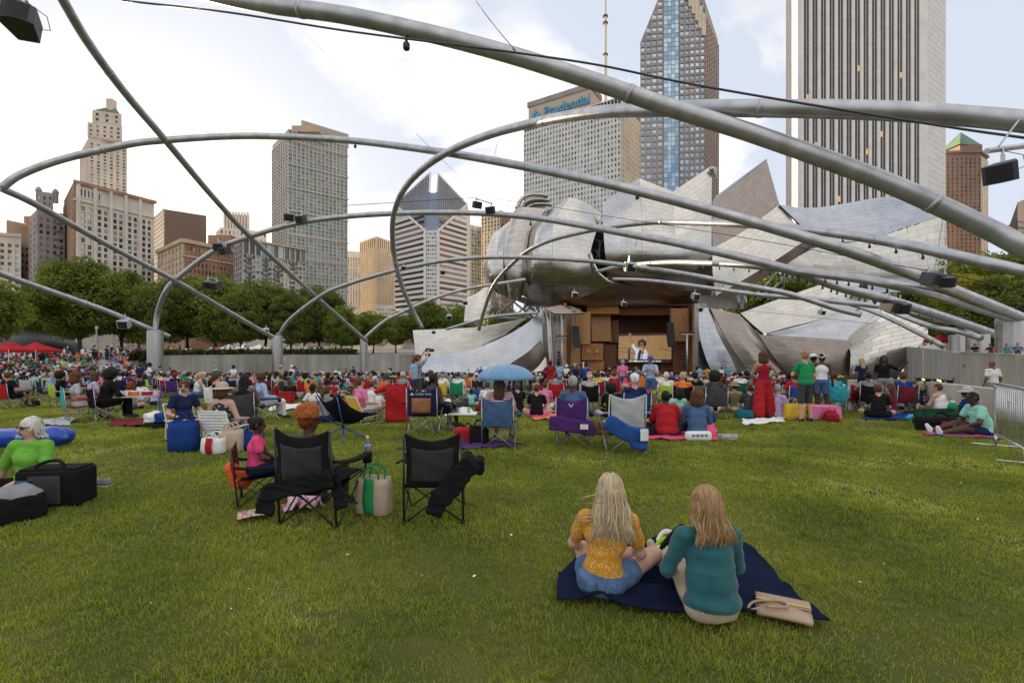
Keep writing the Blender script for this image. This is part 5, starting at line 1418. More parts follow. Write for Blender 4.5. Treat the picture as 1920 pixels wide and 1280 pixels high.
def pose(kind, **k):
    """joints of a figure that faces +Y and rests on z = 0"""
    lean, curl = k.get('lean', .0), k.get('curl', .1)
    J = {}
    if kind == 'chair':
        sh_ = k.get('seat', .32)
        J['pel'] = A3(0, -.06, sh_ + .1)
        for s, q in ((-1, 'l'), (1, 'r')):
            J['h' + q] = J['pel'] + A3(.09 * s, 0, -.01); J['k' + q] = A3(.13 * s, .38, sh_ + .12); J['a' + q] = A3(.14 * s, k.get('shin', .42), .09); J['t' + q] = J['a' + q] + A3(.03 * s, .15, -.05)
        arm = k.get('arms', 'rest')
    elif kind == 'cross':
        J['pel'] = A3(0, 0, .115)
        for s, q in ((-1, 'l'), (1, 'r')):
            J['h' + q] = J['pel'] + A3(.09 * s, .02, -.01); J['k' + q] = A3((k.get('kx', .34) if s > 0 else k.get('kxl', k.get('kx', .34))) * s, .30, k.get('kz', .17)); J['a' + q] = A3(-.08 * s, .40 + .05 * s, .08); J['t' + q] = A3(-.19 * s, .44 + .05 * s, .06)
        arm = k.get('arms', 'lap')
    elif kind == 'legs':
        J['pel'] = A3(0, 0, .115)
        for s, q in ((-1, 'l'), (1, 'r')):
            J['h' + q] = J['pel'] + A3(.09 * s, .02, -.01); J['k' + q] = A3(.12 * s, .44, k.get('kz', .16) + (.06 if s > 0 else 0)); J['a' + q] = A3(.13 * s, .84, .06); J['t' + q] = A3(.16 * s, .9, .18)
        arm = k.get('arms', 'behind')
    elif kind == 'up':
        J['pel'] = A3(0, 0, .115)
        for s, q in ((-1, 'l'), (1, 'r')):
            J['h' + q] = J['pel'] + A3(.09 * s, .02, -.01); J['k' + q] = A3(.13 * s, .30, .44); J['a' + q] = A3(.12 * s, .48, .07); J['t' + q] = A3(.13 * s, .62, .04)
        arm = k.get('arms', 'knees')
    else:
        J['pel'] = A3(0, 0, .96)
        for s, q in ((-1, 'l'), (1, 'r')):
            st = k.get('step', 0) * s
            J['h' + q] = J['pel'] + A3(.09 * s, 0, -.04); J['k' + q] = A3(.11 * s, .02 + st * .5, .5); J['a' + q] = A3(.13 * s, -.03 + st, .09); J['t' + q] = J['a' + q] + A3(.04 * s, .16, -.055)
        arm = k.get('arms', 'down')
    ch, nk, hd = spine(J['pel'], lean, curl, k.get('side', 0))
    J['chest'], J['neck'], J['head'] = ch, nk, hd
    sw = k.get('sw', .175)
    up = U(nk - ch)
    for s, q in ((-1, 'l'), (1, 'r')):
        S_ = ch + up * .165 + A3(sw * s, 0, 0)
        J['s' + q] = S_
        a = arm if not isinstance(arm, (tuple, list)) else arm[0 if s < 0 else 1]
        if a == 'down': e, w_ = S_ + A3(.06 * s, -.03, -.27), S_ + A3(.07 * s, .06, -.51)
        elif a == 'rest': e, w_ = S_ + A3(.10 * s, .02, -.27), S_ + A3(.09 * s, .25, -.30)
        elif a == 'lap': e, w_ = S_ + A3(.07 * s, .10, -.26), S_ + A3(-.09 * s, .28, -.36)
        elif a == 'behind': e, w_ = S_ + A3(.10 * s, -.12, -.24), np.array([S_[0] + .12 * s, S_[1] - .25, .05])
        elif a == 'side': e, w_ = S_ + A3(.13 * s, .0, -.24), np.array([S_[0] + .2 * s, S_[1] + .05, .05])
        elif a == 'knees': e, w_ = S_ + A3(.08 * s, .17, -.21), J['k' + q] + A3(-.08 * s, .06, -.05)
        elif a == 'phone': e, w_ = S_ + A3(.08 * s, .10, -.25), S_ + A3(-.10 * s, .26, -.12)
        elif a == 'raise': e, w_ = S_ + A3(.06 * s, .16, .19), S_ + A3(-.03 * s, .27, .40)
        elif a == 'wave': e, w_ = S_ + A3(.24 * s, .02, -.12), S_ + A3(.36 * s, .10, .08)
        elif a == 'hip': e, w_ = S_ + A3(.17 * s, -.05, -.21), S_ + A3(.0, .07, -.36)
        elif a == 'lean': e, w_ = S_ + A3(.07 * s, .17, -.2), S_ + A3(-.10 * s, .36, -.22)
        elif a == 'head': e, w_ = S_ + A3(.2 * s, .1, .06), S_ + A3(.02 * s, .12, .2)
        else: e, w_ = S_ + A3(*a[:3]), S_ + A3(*a[3:])
        J['e' + q], J['w' + q] = e, w_
    J['yaw'], J['nod'] = k.get('yaw', 0.0), k.get('nod', 0.0)
    return J
def head_frame(J):
    y, n = J['yaw'], J['nod']
    return (Matrix.Rotation(y, 3, 'Z') @ Matrix.Rotation(-n, 3, 'X'))
def body_prims(J, sl=.5, lg=.45, fat=1.0, fem=False, skirt=0, hero=False, face=False, shoe=True, hem=0.0, untuck=0):
    """0 skin, 1 top, 2 bottom, 3 shoe, 4 lips and eyes"""
    out = []
    pel, ch, nk, hd = J['pel'], J['chest'], J['neck'], J['head']
    xa = U(J['sr'] - J['sl']); up = U(ch - pel); fw = U(np.cross(up, xa)); M = np.stack([xa, fw, up])
    u2 = U(nk - ch); f2 = U(np.cross(u2, xa)); M2 = np.stack([xa, f2, u2])
    f = fat
    # torso
    out.append(e_(pel + up * .0, (.175 * f * (1.03 if fem else .97), .135 * f, .12), 2, M))
    out.append(e_(pel + up * (.10 + hem), (.15 * f * (.95 if fem else 1.02), .115 * f, .12), 1, M))
    out.append(e_(pel + up * .20, (.14 * f * (.95 if fem else 1.05), .105 * f, .13), 1, M))
    out.append(e_(ch + u2 * .03, (.165 * f, .115 * f, .15), 1, M2))
    if untuck: out += [e_(pel + up * .03, (.185 * f, .148 * f, .105), 1, M), e_(pel + up * .17, (.172 * f, .135 * f, .22), 1, M)]
    if fem: out.append(e_(ch + u2 * .02 + f2 * .07 * f, (.12, .07, .08), 1, M2))
    out.append(c_(J['sl'] * .9 + J['sr'] * .1, J['sr'] * .9 + J['sl'] * .1, .062 * f, .062 * f, 1 if sl > 0 else 0))
    if sl <= 0:
        out.append(e_(ch + u2 * .09, (.135 * f, .1 * f, .1), 1, M2))
        for s in (J['sl'], J['sr']): out.append(c_(ch + (s - ch) * .3, s * .72 + nk * .28, .07, .035, 1))
    nb = nk - u2 * .06
    out.append(c_(nb - u2 * .02, hd - U(hd - nk) * .02, .056 if fem else .062, .05, 0))
    out.append(c_(nb + xa * .07, nb - xa * .07, .045, .045, 1 if sl > 0 else 0))
    # head
    H = np.array(head_frame(J)); hx, hf, hu = H[:, 0], H[:, 1], H[:, 2]; HM = np.stack([hx, hf, hu])
    out.append(e_(hd + hu * .025, (.076, .094, .1), 0, HM))
    out.append(e_(hd + hf * .028 - hu * .05, (.056, .062, .072), 0, HM))
    out.append(c_(hd + hf * .092 + hu * .012, hd + hf * .112 - hu * .028, .011, .016, 0))
    for s in (-1, 1):
        out.append(e_(hd + hx * .079 * s - hf * .005 - hu * .005, (.011, .022, .032), 0, HM))
    if face:
        out.append(c_(hd + hf * .09 - hu * .066 - hx * .02, hd + hf * .09 - hu * .066 + hx * .02, .0055, .0055, 4))
        for s in (-1, 1): out.append(e_(hd + hf * .08 + hu * .012 + hx * .032 * s, (.012, .009, .006), 4, HM))
    # limbs with clothes ending along them
    def limb(a, b, c, r0, r1, r2, cut, mc, ex):
        segs = [(a, b, r0, r1, 0), (b, c, r1, r2, 1)]
        for p, q, u_, v_, o in segs:
            t = cut - o
            if t <= 0: out.append(c_(p, q, u_, v_, 0))
            elif t >= 1: out.append(c_(p, q, u_ + ex, v_ + ex, mc))
            else:
                m_ = p + (q - p) * t; rm = u_ + (v_ - u_) * t
                out.append(c_(p, m_, u_ + ex, rm + ex * 1.3, mc)); out.append(c_(p + (q - p) * max(0, t - .1), q, rm, v_, 0))
    for q in 'lr':
        limb(J['s' + q], J['e' + q], J['w' + q], .05 * f, .04 * f, .027, sl, 1, .012)
        limb(J['h' + q], J['k' + q], J['a' + q], .088 * f, .06 * f, .038, lg, 2, .012)
        d = U(J['w' + q] - J['e' + q]); s = -1 if q == 'l' else 1
        lat = U(np.cross(d, A3(0, 0, 1)) if abs(d[2]) < .8 else np.cross(d, A3(0, 1, 0))); nn = np.cross(lat, d)
        w_ = J['w' + q]
        if hero:
            out.append(e_(w_ + d * .045, (.04, .05, .018), 0, np.stack([lat, d, nn])))
            for i, (o, l) in enumerate(((-.03, .062), (-.01, .074), (.011, .07), (.03, .054))):
                p0 = w_ + d * .08 + lat * o; p1 = p0 + d * l * .5 - A3(0, 0, .012); p2 = p1 + d * l * .4 - A3(0, 0, .026)
                out.append(c_(p0, p1, .009, .0085, 0)); out.append(c_(p1, p2, .0085, .0075, 0))
            p0 = w_ + d * .03 - lat * .03 * s; out.append(c_(p0, p0 + d * .035 - lat * .03 * s, .012, .009, 0))
        else:
            out.append(e_(w_ + d * .055, (.032, .062, .022), 0, np.stack([lat, d, nn])))
            out.append(c_(w_ + d * .03, w_ + d * .07 - lat * .035 * s, .014, .012, 0))
        a, t = J['a' + q], J['t' + q]
        m = 3 if shoe else 0
        out.append(c_(a + A3(0, 0, -.03), t, .042, .034, m)); out.append(c_(a - U(t - a) * .04 - A3(0, 0, .03), a + (t - a) * .5, .038, .042, m))
    if skirt:
        for q in 'lr':
            out.append(c_(J['h' + q], J['k' + q] * skirt + J['h' + q] * (1 - skirt), .11 * f, .12, 2))
        out.append(c_(J['pel'], (J['kl'] + J['kr']) / 2 * skirt + J['pel'] * (1 - skirt), .13, .12, 2))
    return out
def bake(name, J, h, k=.028, wr=.004, wf=38, **st):
    V, Q, mi = sdf(body_prims(J, **st), h, k, ((1, 2), wr, wf))
    return npmesh(name, V, Q, [bpy.data.materials.get('cloth_default') or mat('cloth_default', (.5, .5, .5))] * 5, mi, True)
# hair and hats in head space (z up, y forward, head radius about 0.1)
FC = e_((0, .125, -.045), (.072, .085, .098), -1)
def hair_prims(s):
    cap = e_((0, -.006, .036), (.086, .102, .1), 0)
    if s == 'short': return [cap, e_((0, -.03, -.01), (.083, .08, .08), 0), FC]
    if s == 'crop': return [e_((0, -.008, .033), (.081, .099, .098), 0), e_((0, -.03, -.005), (.079, .075, .075), 0), FC]
    if s == 'bob': return [cap, e_((0, -.03, -.05), (.105, .085, .11), 0), e_((0, .13, -.06), (.065, .1, .13), -1)]
    if s == 'long': return [cap, e_((0, -.04, -.05), (.1, .08, .12), 0), e_((0, -.08, -.2), (.1, .05, .18), 0), e_((0, .14, -.06), (.068, .11, .15), -1)]
    if s == 'afro': return [e_((0, -.02, .045), (.15, .145, .135), 0), e_((0, -.05, -.03), (.13, .11, .1), 0), e_((0, .16, -.06), (.08, .09, .12), -1)]
    if s == 'curly': return [e_((0, -.02, .04), (.115, .12, .115), 0), e_((0, -.04, -.07), (.135, .1, .13), 0), e_((0, .15, -.06), (.07, .1, .14), -1)]
    if s == 'bun': return [cap, e_((0, -.03, -.01), (.085, .082, .08), 0), e_((0, -.1, .07), (.05, .05, .05), 0), FC]
    if s == 'pony': return [cap, e_((0, -.03, -.01), (.085, .082, .08), 0), c_((0, -.1, .04), (0, -.15, -.06), .035, .04, 0), c_((0, -.15, -.06), (0, -.13, -.2), .04, .015, 0), FC]
    if s == 'dreads': return [cap, e_((0, -.05, -.1), (.12, .075, .2), 0), e_((0, .14, -.06), (.075, .11, .2), -1)]
    if s == 'cap': return [e_((0, -.002, .055), (.092, .108, .085), 0), b_((0, .13, .045), (.07, .065, .008), 0, .008), e_((0, 0, -.05), (.14, .1, .085), -1)]
    if s == 'hat': return [e_((0, -.005, .08), (.09, .105, .075), 0), e_((0, -.005, .035), (.19, .2, .014), 0)]
    if s == 'wrap': return [e_((0, -.01, .04), (.094, .11, .1), 0), e_((0, -.09, .02), (.05, .045, .05), 0), FC]
HAIR = {}
def hair_mesh(s, h=.013):
    key = (s, h)
    if key not in HAIR:
        rough = {'afro': (.009, 120), 'curly': (.012, 75), 'cap': (0, 10), 'hat': (.002, 20), 'wrap': (.004, 60), 'dreads': (.012, 60)}.get(s, (.005, 60))
        V, Q, mi = sdf(hair_prims(s), h, .03, ((0,), rough[0], rough[1]))
        HAIR[key] = npmesh('hair', V, Q, [MATS['cloth_default']], mi, True)
    return HAIR[key]
mat('cloth_default', (.5, .5, .5))
COL = dict(red=(.42, .022, .028), crimson=(.3, .015, .03), maroon=(.16, .02, .035), pink=(.75, .2, .38), hotpink=(.8, .08, .22), orange=(.8, .2, .03), coral=(.75, .2, .14), yellow=(.75, .5, .05), mustard=(.62, .27, .015), lime=(.42, .6, .06), green=(.02, .27, .1), darkgreen=(.02, .1, .05), mint=(.3, .62, .52),
           teal=(.02, .14, .17), turquoise=(.05, .38, .45), sky=(.25, .42, .62), blue=(.025, .08, .3), royal=(.015, .05, .22), navy=(.018, .025, .075), denim=(.07, .13, .25), paleblue=(.38, .48, .68), purple=(.085, .03, .16), lavender=(.5, .42, .62), white=(.78, .77, .76), cream=(.68, .62, .5), beige=(.5, .4, .3), khaki=(.32, .27, .17), olive=(.14, .14, .06), brown=(.14, .07, .035), grey=(.25, .25, .26), charcoal=(.06, .06, .065), black=(.012, .012, .013), silver=(.45, .45, .46))
SK = dict(fair=(.56, .34, .25), tan=(.42, .23, .14), brown=(.19, .09, .052), dark=(.075, .034, .021))
HR = dict(blonde=(.48, .34, .17), ash=(.5, .4, .26), sandy=(.32, .19, .08), brown=(.09, .045, .02), auburn=(.11, .04, .018), black=(.012, .01, .009), grey=(.35, .34, .33), white=(.7, .68, .64), red=(.2, .05, .012))
def stripes(c1, c2, sc_):
    nm = 'stripe_%s_%s' % (c1, c2)
    if nm in MATS: return MATS[nm]
    m = bpy.data.materials.new(nm); m.use_nodes = True
    t = m.node_tree; b = t.nodes['Principled BSDF']; b.inputs['Roughness'].default_value = .85; b.inputs['Specular IOR Level'].default_value = .12
    tc = t.nodes.new('ShaderNodeTexCoord'); v = t.nodes.new('ShaderNodeTexWave'); v.bands_direction = 'Z'; v.inputs['Scale'].default_value = sc_; v.inputs['Distortion'].default_value = .6
    t.links.new(tc.outputs['Object'], v.inputs['Vector'])
    r_ = t.nodes.new('ShaderNodeMath'); r_.operation = 'GREATER_THAN'; r_.inputs[1].default_value = .5; t.links.new(v.outputs['Fac'], r_.inputs[0])
    x = t.nodes.new('ShaderNodeMix'); x.data_type = 'RGBA'; x.inputs[6].default_value = (*COL[c1], 1); x.inputs[7].default_value = (*COL[c2], 1)
    t.links.new(r_.outputs[0], x.inputs[0]); t.links.new(x.outputs[2], b.inputs['Base Color'])
    MATS[nm] = m
    return m
def cname(c):
    for a, b in (('striped-', 'striped '), ('darkgreen', 'dark green'), ('hotpink', 'hot pink'), ('paleblue', 'pale blue'), ('sky', 'light blue'), ('royal', 'royal blue'), ('silver', 'light grey')):
        c = c.replace(a, b)
    return c
def cloth(c):
    if c.startswith('striped-'): return stripes(c[8:], 'white' if c[8:] not in ('white', 'cream') else 'navy', 9)
    return mat('cloth_' + c, COL[c], .85, var=.07, vs_=9, bump=.25, bs=55, spec=.12)
def skin(c):
    return mat('skin_' + c, SK[c], .5, var=.06, vs_=14, spec=.35)
def hairm(c):
    return mat('hair_' + c, HR[c], .5, var=.16, vs_=22, bump=.5, bs=120, stretch=(1, 1, .2), spec=.22)
m_lips = mat('lips_eyes', (.06, .02, .02), .4)
m_shoes = {}
BODY = {}
def bodymesh(kind, res=.019, **k):
    key = (kind, res, tuple(sorted((a, str(b)) for a, b in k.items())))
    if key not in BODY:
        pk = {a: b for a, b in k.items() if a in ('lean', 'curl', 'arms', 'yaw', 'nod', 'seat', 'shin', 'step', 'side', 'kz', 'kx', 'kxl', 'sw')}
        sk = {a: b for a, b in k.items() if a not in pk}
        J = pose(kind, **pk)
        BODY[key] = (bake('person', J, res, **sk), J)
    return BODY[key]
def setmats(o, ms):
    for i, m in enumerate(ms):
        if i < len(o.material_slots):
            o.material_slots[i].link = 'OBJECT'; o.material_slots[i].material = m
def person(loc, rz, label, kind='cross', top='grey', bot='denim', sk='fair', hair='short', hc='brown', shoe='charcoal', hat=None, hatc='white', scale=1.0, res=.019, group=None, glasses=False, hres=.013, **k):
    me, J = bodymesh(kind, res, **k)
    o = link(bpy.data.objects.new('person', me))
    o.location = loc; o.rotation_euler = (0, 0, rz); o.scale = (scale,) * 3
    tag(o, label, 'person', group)
    setmats(o, [skin(sk), cloth(top) if isinstance(top, str) else top, cloth(bot) if isinstance(bot, str) else bot, cloth(shoe) if shoe else skin(sk), m_lips])
    HM = Matrix.Translation(Vector(J['head'])) @ head_frame(J).to_4x4()
    def child(s, m, nm):
        c = link(bpy.data.objects.new(nm, hair_mesh(s, hres)), o); c.matrix_local = HM; setmats(c, [m]); return c
    if hair: child(hair, hairm(hc), 'hair')
    if hat: child(hat, cloth(hatc), {'cap': 'cap', 'hat': 'sun_hat', 'wrap': 'head_wrap'}[hat])
    if glasses:
        c = MB()
        for s in (-1, 1):
            c.box((.034 * s, .098, .012), (.05, .012, .036)); c.box((.077 * s, .045, .016), (.005, .11, .01))
        c.box((0, .104, .018), (.02, .008, .008))
        q = c.obj('glasses', m_black, o, bevel=.004); q.matrix_local = HM
    o['J'] = 0
    del o['J']
    return o, J, HM
# ------------------------------------------------------------------ folding chairs
m_tubeb = mat('chair_tube_black', (.02, .02, .022), .35, .3)
m_tubeg = mat('chair_tube_grey', (.4, .4, .42), .35, .7)
m_tubew = mat('chair_tube_white', (.75, .75, .74), .4)
m_tubeu = mat('chair_tube_blue', (.03, .08, .4), .35)
TUBE = dict(black=m_tubeb, grey=m_tubeg, white=m_tubew, blue=m_tubeu)
_cp = {}
def chair_parts(kind):
    if kind in _cp: return _cp[kind]
    D = MATS['cloth_default']; L_ = []
    if kind == 'quad':
        global back
        def back(u, v):
            x = (-.275 + .55 * u) * (1 - .06 * math.sin(math.pi * v)); z = .38 + .55 * v - .075 * (1 - (2 * u - 1) ** 2) * v * v
            return (x, -.285 - .075 * (z / .88) - .05 * (1 - (2 * u - 1) ** 2) * (.4 + .6 * math.sin(v * 3)) + .008 * math.sin(9 * u + 11 * v) * math.sin(5 * v) + .005 * math.sin(23 * u), z)
        L_.append(('backrest', MB().grid(back, 14, 14).mesh('backrest', D, True), 1, .012))
        def seat(u, v):
            return (-.27 + .54 * u, -.26 + .5 * v, .41 - .06 * math.sin(math.pi * u) * math.sin(math.pi * min(1, v + .15)) + .02 * v)
        L_.append(('seat', MB().grid(seat, 8, 8).mesh('seat', D, True), 2, .012))
        for s in (-1, 1):
            def ar(u, v):
                return (s * (.27 + .1 * u), -.33 + .6 * v, .645 - .045 * v - .025 * math.sin(math.pi * v) - .02 * (2 * u - 1) ** 2)
            L_.append(('armrest', MB().grid(ar, 3, 8).mesh('armrest', D, True), 2, .014))
            L_.append(('back_post', MB().tube([(s * .30, -.27, 0), (s * .285, -.365, .92)], .011, 6).mesh('back_post', D, True), 0, 0))
            L_.append(('front_post', MB().tube([(s * .29, .22, .28), (s * .32, .27, .62)], .011, 6).mesh('front_post', D, True), 0, 0))
            L_.append(('cup_holder', MB().lathe([(.045, 0), (.05, .1)], 10, (s * .33, .24, .5)).mesh('cup_holder', D, True), 2, 0))
            L_.append(('side_brace', MB().tube([(s * .30, -.27, 0), (s * .29, .23, .43)], .009, 6).tube([(s * .30, .26, 0), (s * .285, -.3, .40)], .009, 6).mesh('side_brace', D, True), 0, 0))
        for y in (-.28, .25):
            L_.append(('cross_brace', MB().tube([(-.30, y, 0), (.28, y * .95, .42)], .009, 6).tube([(.30, y + .012, 0), (-.28, y * .95 + .012, .42)], .009, 6).lathe([(.03, 0), (.03, .02)], 8, (-.30, y, 0)).lathe([(.03, 0), (.03, .02)], 8, (.30, y, 0)).mesh('cross_brace', D, True), 0, 0))
    elif kind == 'web':                       # low lawn chair with woven bands
        for k in range(9):
            z0 = .2 + .055 * k; y0 = -.16 - .022 * k
            L_.append(('back_band', MB().box((0, y0, z0 + .02), (.5, .008, .045), rx=-.38).mesh('back_band', D), 1, 0))
        for k in range(7):
            L_.append(('seat_band', MB().box((0, -.1 + .065 * k, .19 + .006 * k), (.5, .055, .008)).mesh('seat_band', D), 2, 0))
        for s in (-1, 1):
            L_.append(('side_frame', MB().tube([(s * .26, -.36, .7), (s * .26, -.13, .16), (s * .26, .36, .22), (s * .26, .38, .02), (s * .26, -.25, .02), (s * .27, -.2, .36), (s * .28, .2, .38), (s * .26, .3, .05)], .012, 6).mesh('side_frame', D, True), 0, 0))
            L_.append(('armrest', MB().box((s * .28, 0, .395), (.06, .42, .02)).mesh('armrest', D), 0, 0))
        L_.append(('top_bar', MB().tube([(-.26, -.36, .7), (.26, -.36, .7)], .012, 6).mesh('top_bar', D, True), 0, 0))
    else:                                     # sling chair on a pole frame
        def sl_(u, v):
            x = (-.29 + .58 * u) * (1 - .12 * v); y = .3 - .62 * v; w2 = 1 - (2 * u - 1) ** 2
            return (x, y - .04 * w2, .36 + .36 * v * v - .16 * w2 * math.sin(math.pi * min(1, .25 + v * .6)) + .06 * (2 * u - 1) ** 2)
        L_.append(('sling', MB().grid(sl_, 10, 10).mesh('sling', D, True), 1, .012))
        for s in (-1, 1):
            L_.append(('back_pole', MB().tube([(0, 0, .2), (s * .2, -.2, .36), (s * .25, -.34, .74)], .011, 6).mesh('back_pole', D, True), 0, 0))
            L_.append(('front_pole', MB().tube([(0, 0, .2), (s * .29, .3, .42)], .011, 6).mesh('front_pole', D, True), 0, 0))
            L_.append(('leg', MB().tube([(0, 0, .2), (s * .26, .24, 0)], .012, 6).mesh('leg', D, True), 0, 0))
            L_.append(('leg', MB().tube([(0, 0, .2), (s * .26, -.24, 0)], .012, 6).mesh('leg', D, True), 0, 0))
    _cp[kind] = L_
    return L_
def chair(loc, rz, label, back='black', seat=None, frame='grey', kind='quad', scale=.95, group='folding chairs on the lawn', skip=()):
    r = root('folding_chair', loc, label, 'chair', group, rz=rz, scale=scale)
    ms = [TUBE[frame], cloth(back), cloth(seat or back)]
    for nm, me, sl_, th in chair_parts(kind):
        if nm in skip: continue
        o = link(bpy.data.objects.new(nm, me), last if nm == 'cup_holder' else r)
        last = o
        setmats(o, [ms[sl_]])
        if th:
            md = o.modifiers.new('solid', 'SOLIDIFY'); md.thickness = th; md.offset = 0
    return r
def soft(name, prims, h, mats, parent, k=.03, disp=None, loc=None):
    V, Q, mi = sdf(prims, h, k, disp)
    o = link(bpy.data.objects.new(name, npmesh(name, V, Q, mats, mi, True)), parent)
    if loc is not None: o.location = loc
    return o
def RY(a):
    return np.array(Matrix.Rotation(a, 3, 'Y')).T
def loop(parent, pts, r_, m, name='handle'):
    return MB().tube(crom(pts, 6), r_, 6).obj(name, m, parent, smooth=True)
def tote(px, py, label, col, w_=.42, d_=.2, h_=.4, rz=0.0, hc=None, stripe=None, group=None, open_=True):
    r = root('tote_bag', at(px, py), label, 'bag', group, rz=rz)
    m = cloth(col)
    b = MB()
    n = 18
    def ring(z, f, bul):
        o = []
        for k in range(n):
            a = 2 * math.pi * k / n; c, s = math.cos(a), math.sin(a)
            x = math.copysign(abs(c) ** .45, c) * w_ / 2; y = math.copysign(abs(s) ** .45, s) * d_ / 2
            o.append((x * f * (1 + .03 * math.sin(5 * a + z * 9)), y * f * bul, z))
        return o
    vs, fs = [], []
    prof = [(.0, .9, .9), (.02, 1, 1.1), (h_ * .4, 1.02, 1.15), (h_ * .8, 1.0, 1.05), (h_, .98, .8), (h_ * .985, .93, .7), (h_ * .6, .9, .7)]
    for z, f, bu in prof: vs += ring(z, f, bu)
    for i in range(len(prof) - 1):
        fs += [(i * n + j, i * n + (j + 1) % n, (i + 1) * n + (j + 1) % n, (i + 1) * n + j) for j in range(n)]
    fs += [tuple(range(n - 1, -1, -1)), tuple((len(prof) - 1) * n + j for j in range(n))]
    b.add(vs, fs); b.obj('bag_body', m, r, smooth=True)
    if stripe:
        MB().grid(lambda u, v: (-w_ * .16 + w_ * .3 * u, -d_ * .5 * (1.0 + .32 * math.sin(math.pi * min(1, v * 1.1))) - .012, .02 + h_ * .96 * v), 2, 8).obj('front_panel', cloth(stripe), r, smooth=True, solid=.006)
    for s in (-1, 1):
        loop(r, [(-w_ * .25, s * d_ * .35, h_ * .9), (-w_ * .2, s * d_ * .38, h_ * 1.2), (0, s * d_ * .4, h_ * 1.32), (w_ * .2, s * d_ * .38, h_ * 1.2), (w_ * .25, s * d_ * .35, h_ * .9)], .011, cloth(hc or col))
    return r
def blanket(name, px4, label, col, h=.012, wav=.02, group='blankets on the grass', cat='blanket', seed=1, m=None):
    q = [at(*p) for p in px4]
    c = sum((Vector(p) for p in q), Vector()) / 4
    r_ = np.random.default_rng(seed)
    f1, f2 = r_.uniform(4, 7, 2)
    def fn(u, v):
        p = q[0].lerp(q[1], u).lerp(q[3].lerp(q[2], u), v)
        e = .03 * math.sin(9 * u + f1) if v in (0, 1) else 0
        g_ = .03 * math.sin(8 * v + f2) if u in (0, 1) else 0
        fold = max(0, math.sin(f1 * (u + .4 * v) * 2 + 1 + math.sin(5 * v))) ** 4 + .7 * max(0, math.sin(f2 * (v - .5 * u) * 2 + math.sin(4 * u))) ** 5 + .35 * max(0, math.sin(19 * u + 9 * v + 2 * math.sin(7 * v))) ** 6
        p = p + Vector((g_, e, 0)) - c
        return (p.x, p.y, gq(p.x + c.x, p.y + c.y) - c.z + h + .028 + wav * fold + .004 * math.sin(40 * u) * math.sin(31 * v))
    o = MB().grid(fn, 36, 30).obj(name, m or cloth(col), smooth=True, solid=.012)
    o.location = c
    return tag(o, label, cat, group)
def bottle(loc, label, h=.22, cap='white', name='water_bottle'):
    r = root(name, loc, label, 'bottle')
    m_pet = mat('clear_plastic', (.8, .86, .9), .08, trans=.9, var=.02)
    MB().lathe([(.028, 0), (.033, .01), (.033, h * .3), (.03, h * .36), (.033, h * .42), (.033, h * .68), (.013, h * .9), (.013, h * .93)], 14).obj('body', m_pet, r, smooth=True)
    MB().lathe([(.0335, 0), (.0335, h * .22)], 14, (0, 0, h * .44)).obj('paper_label', cloth('sky'), r, smooth=True)
    MB().lathe([(.015, 0), (.015, .018), (.012, .02)], 12, (0, 0, h * .92)).obj('cap', cloth(cap), r)
    return r
def shoe_pair(px, py, lab, col, rz=0):
    for s, w_ in ((-1, 'left'), (1, 'right')):
        r_ = root('shoe', at(px + 6 * s, py + s), lab.replace('*', w_), 'shoe', 'shoes left on the grass', rz=rz + .25 * s)
        soft('upper', [c_((0, -.1, .04), (0, .1, .035), .045, .036, 0), e_((0, -.08, .08), (.04, .06, .04), 0), e_((0, -.07, .11), (.028, .045, .05), -1)], .012, [cloth(col)], r_)
        MB().box((0, 0, .008), (.085, .27, .016)).obj('sole', cloth('white'), r_, bevel=.006)
# ------------------------------------------------------------------ two women on the navy blanket
def strands(par, HM, n, m, drop, wave=.006, wid=.006, spread=1.0, seed=3, back=-.13, blown=0, amax=2.15, vol=1.0):
    """locks of hair flowing from the scalp down the back, one thin ribbon tube each"""
    g_ = np.random.default_rng(seed)
    mb = MB()
    for k in range(n):
        a = g_.uniform(-amax, amax); el = g_.uniform(.1, 1.45)
        d = A3(math.sin(a) * math.cos(el), -math.cos(a) * math.cos(el), math.sin(el))
        cr_ = A3(.082, .1, .1) * vol
        p = d * cr_ + A3(0, -.004, .03)
        L_ = drop * g_.uniform(.72, 1.05); st = 15; sp = (L_ + .16) / st
        v = U(A3(d[0] * .5, -abs(d[1]) * .3 - .15, -.6))
        ph = g_.uniform(0, 6.28); pts = [p.copy()]; lw = g_.uniform(.6, 1.3)
        bl = k < blown
        for i in range(st):
            v = U(v + A3(0, 0, -.55) + g_.normal(0, .05, 3) + (A3(-.9, .1, .42) if bl and i > 7 else 0))
            p = p + v * sp
            q = (p - A3(0, -.004, .03)) / (cr_ * 1.04); l = np.linalg.norm(q)
            if l < 1: p = q / l * cr_ * 1.04 + A3(0, -.004, .03)
            if p[2] < -.05:
                lim = back - .02 * lw + .35 * abs(p[0]) ** 1.3
                if p[1] > lim and p[2] < -.1 and not bl: p[1] = p[1] * .5 + lim * .5
                p[0] += (math.sin(ph) * .004 + p[0] * .02 * (spread - 1))
            pts.append(p + A3(math.sin(ph + i * .9) * wave * i / st, 0, 0))
        w_ = wid * lw
        mb.tube(pts, [w_] * (st - 4) + [w_ * .9, w_ * .8, w_ * .6, w_ * .4, w_ * .15], 4, cap=False)
    o = mb.obj('hair_strands', m, par, smooth=True); o.matrix_local = HM
    return o
def hairy(c, n):
    return mat(n, c, .42, var=.05, vs_=30, irand=.45, spec=.5)
bl_m = cloth('navy')
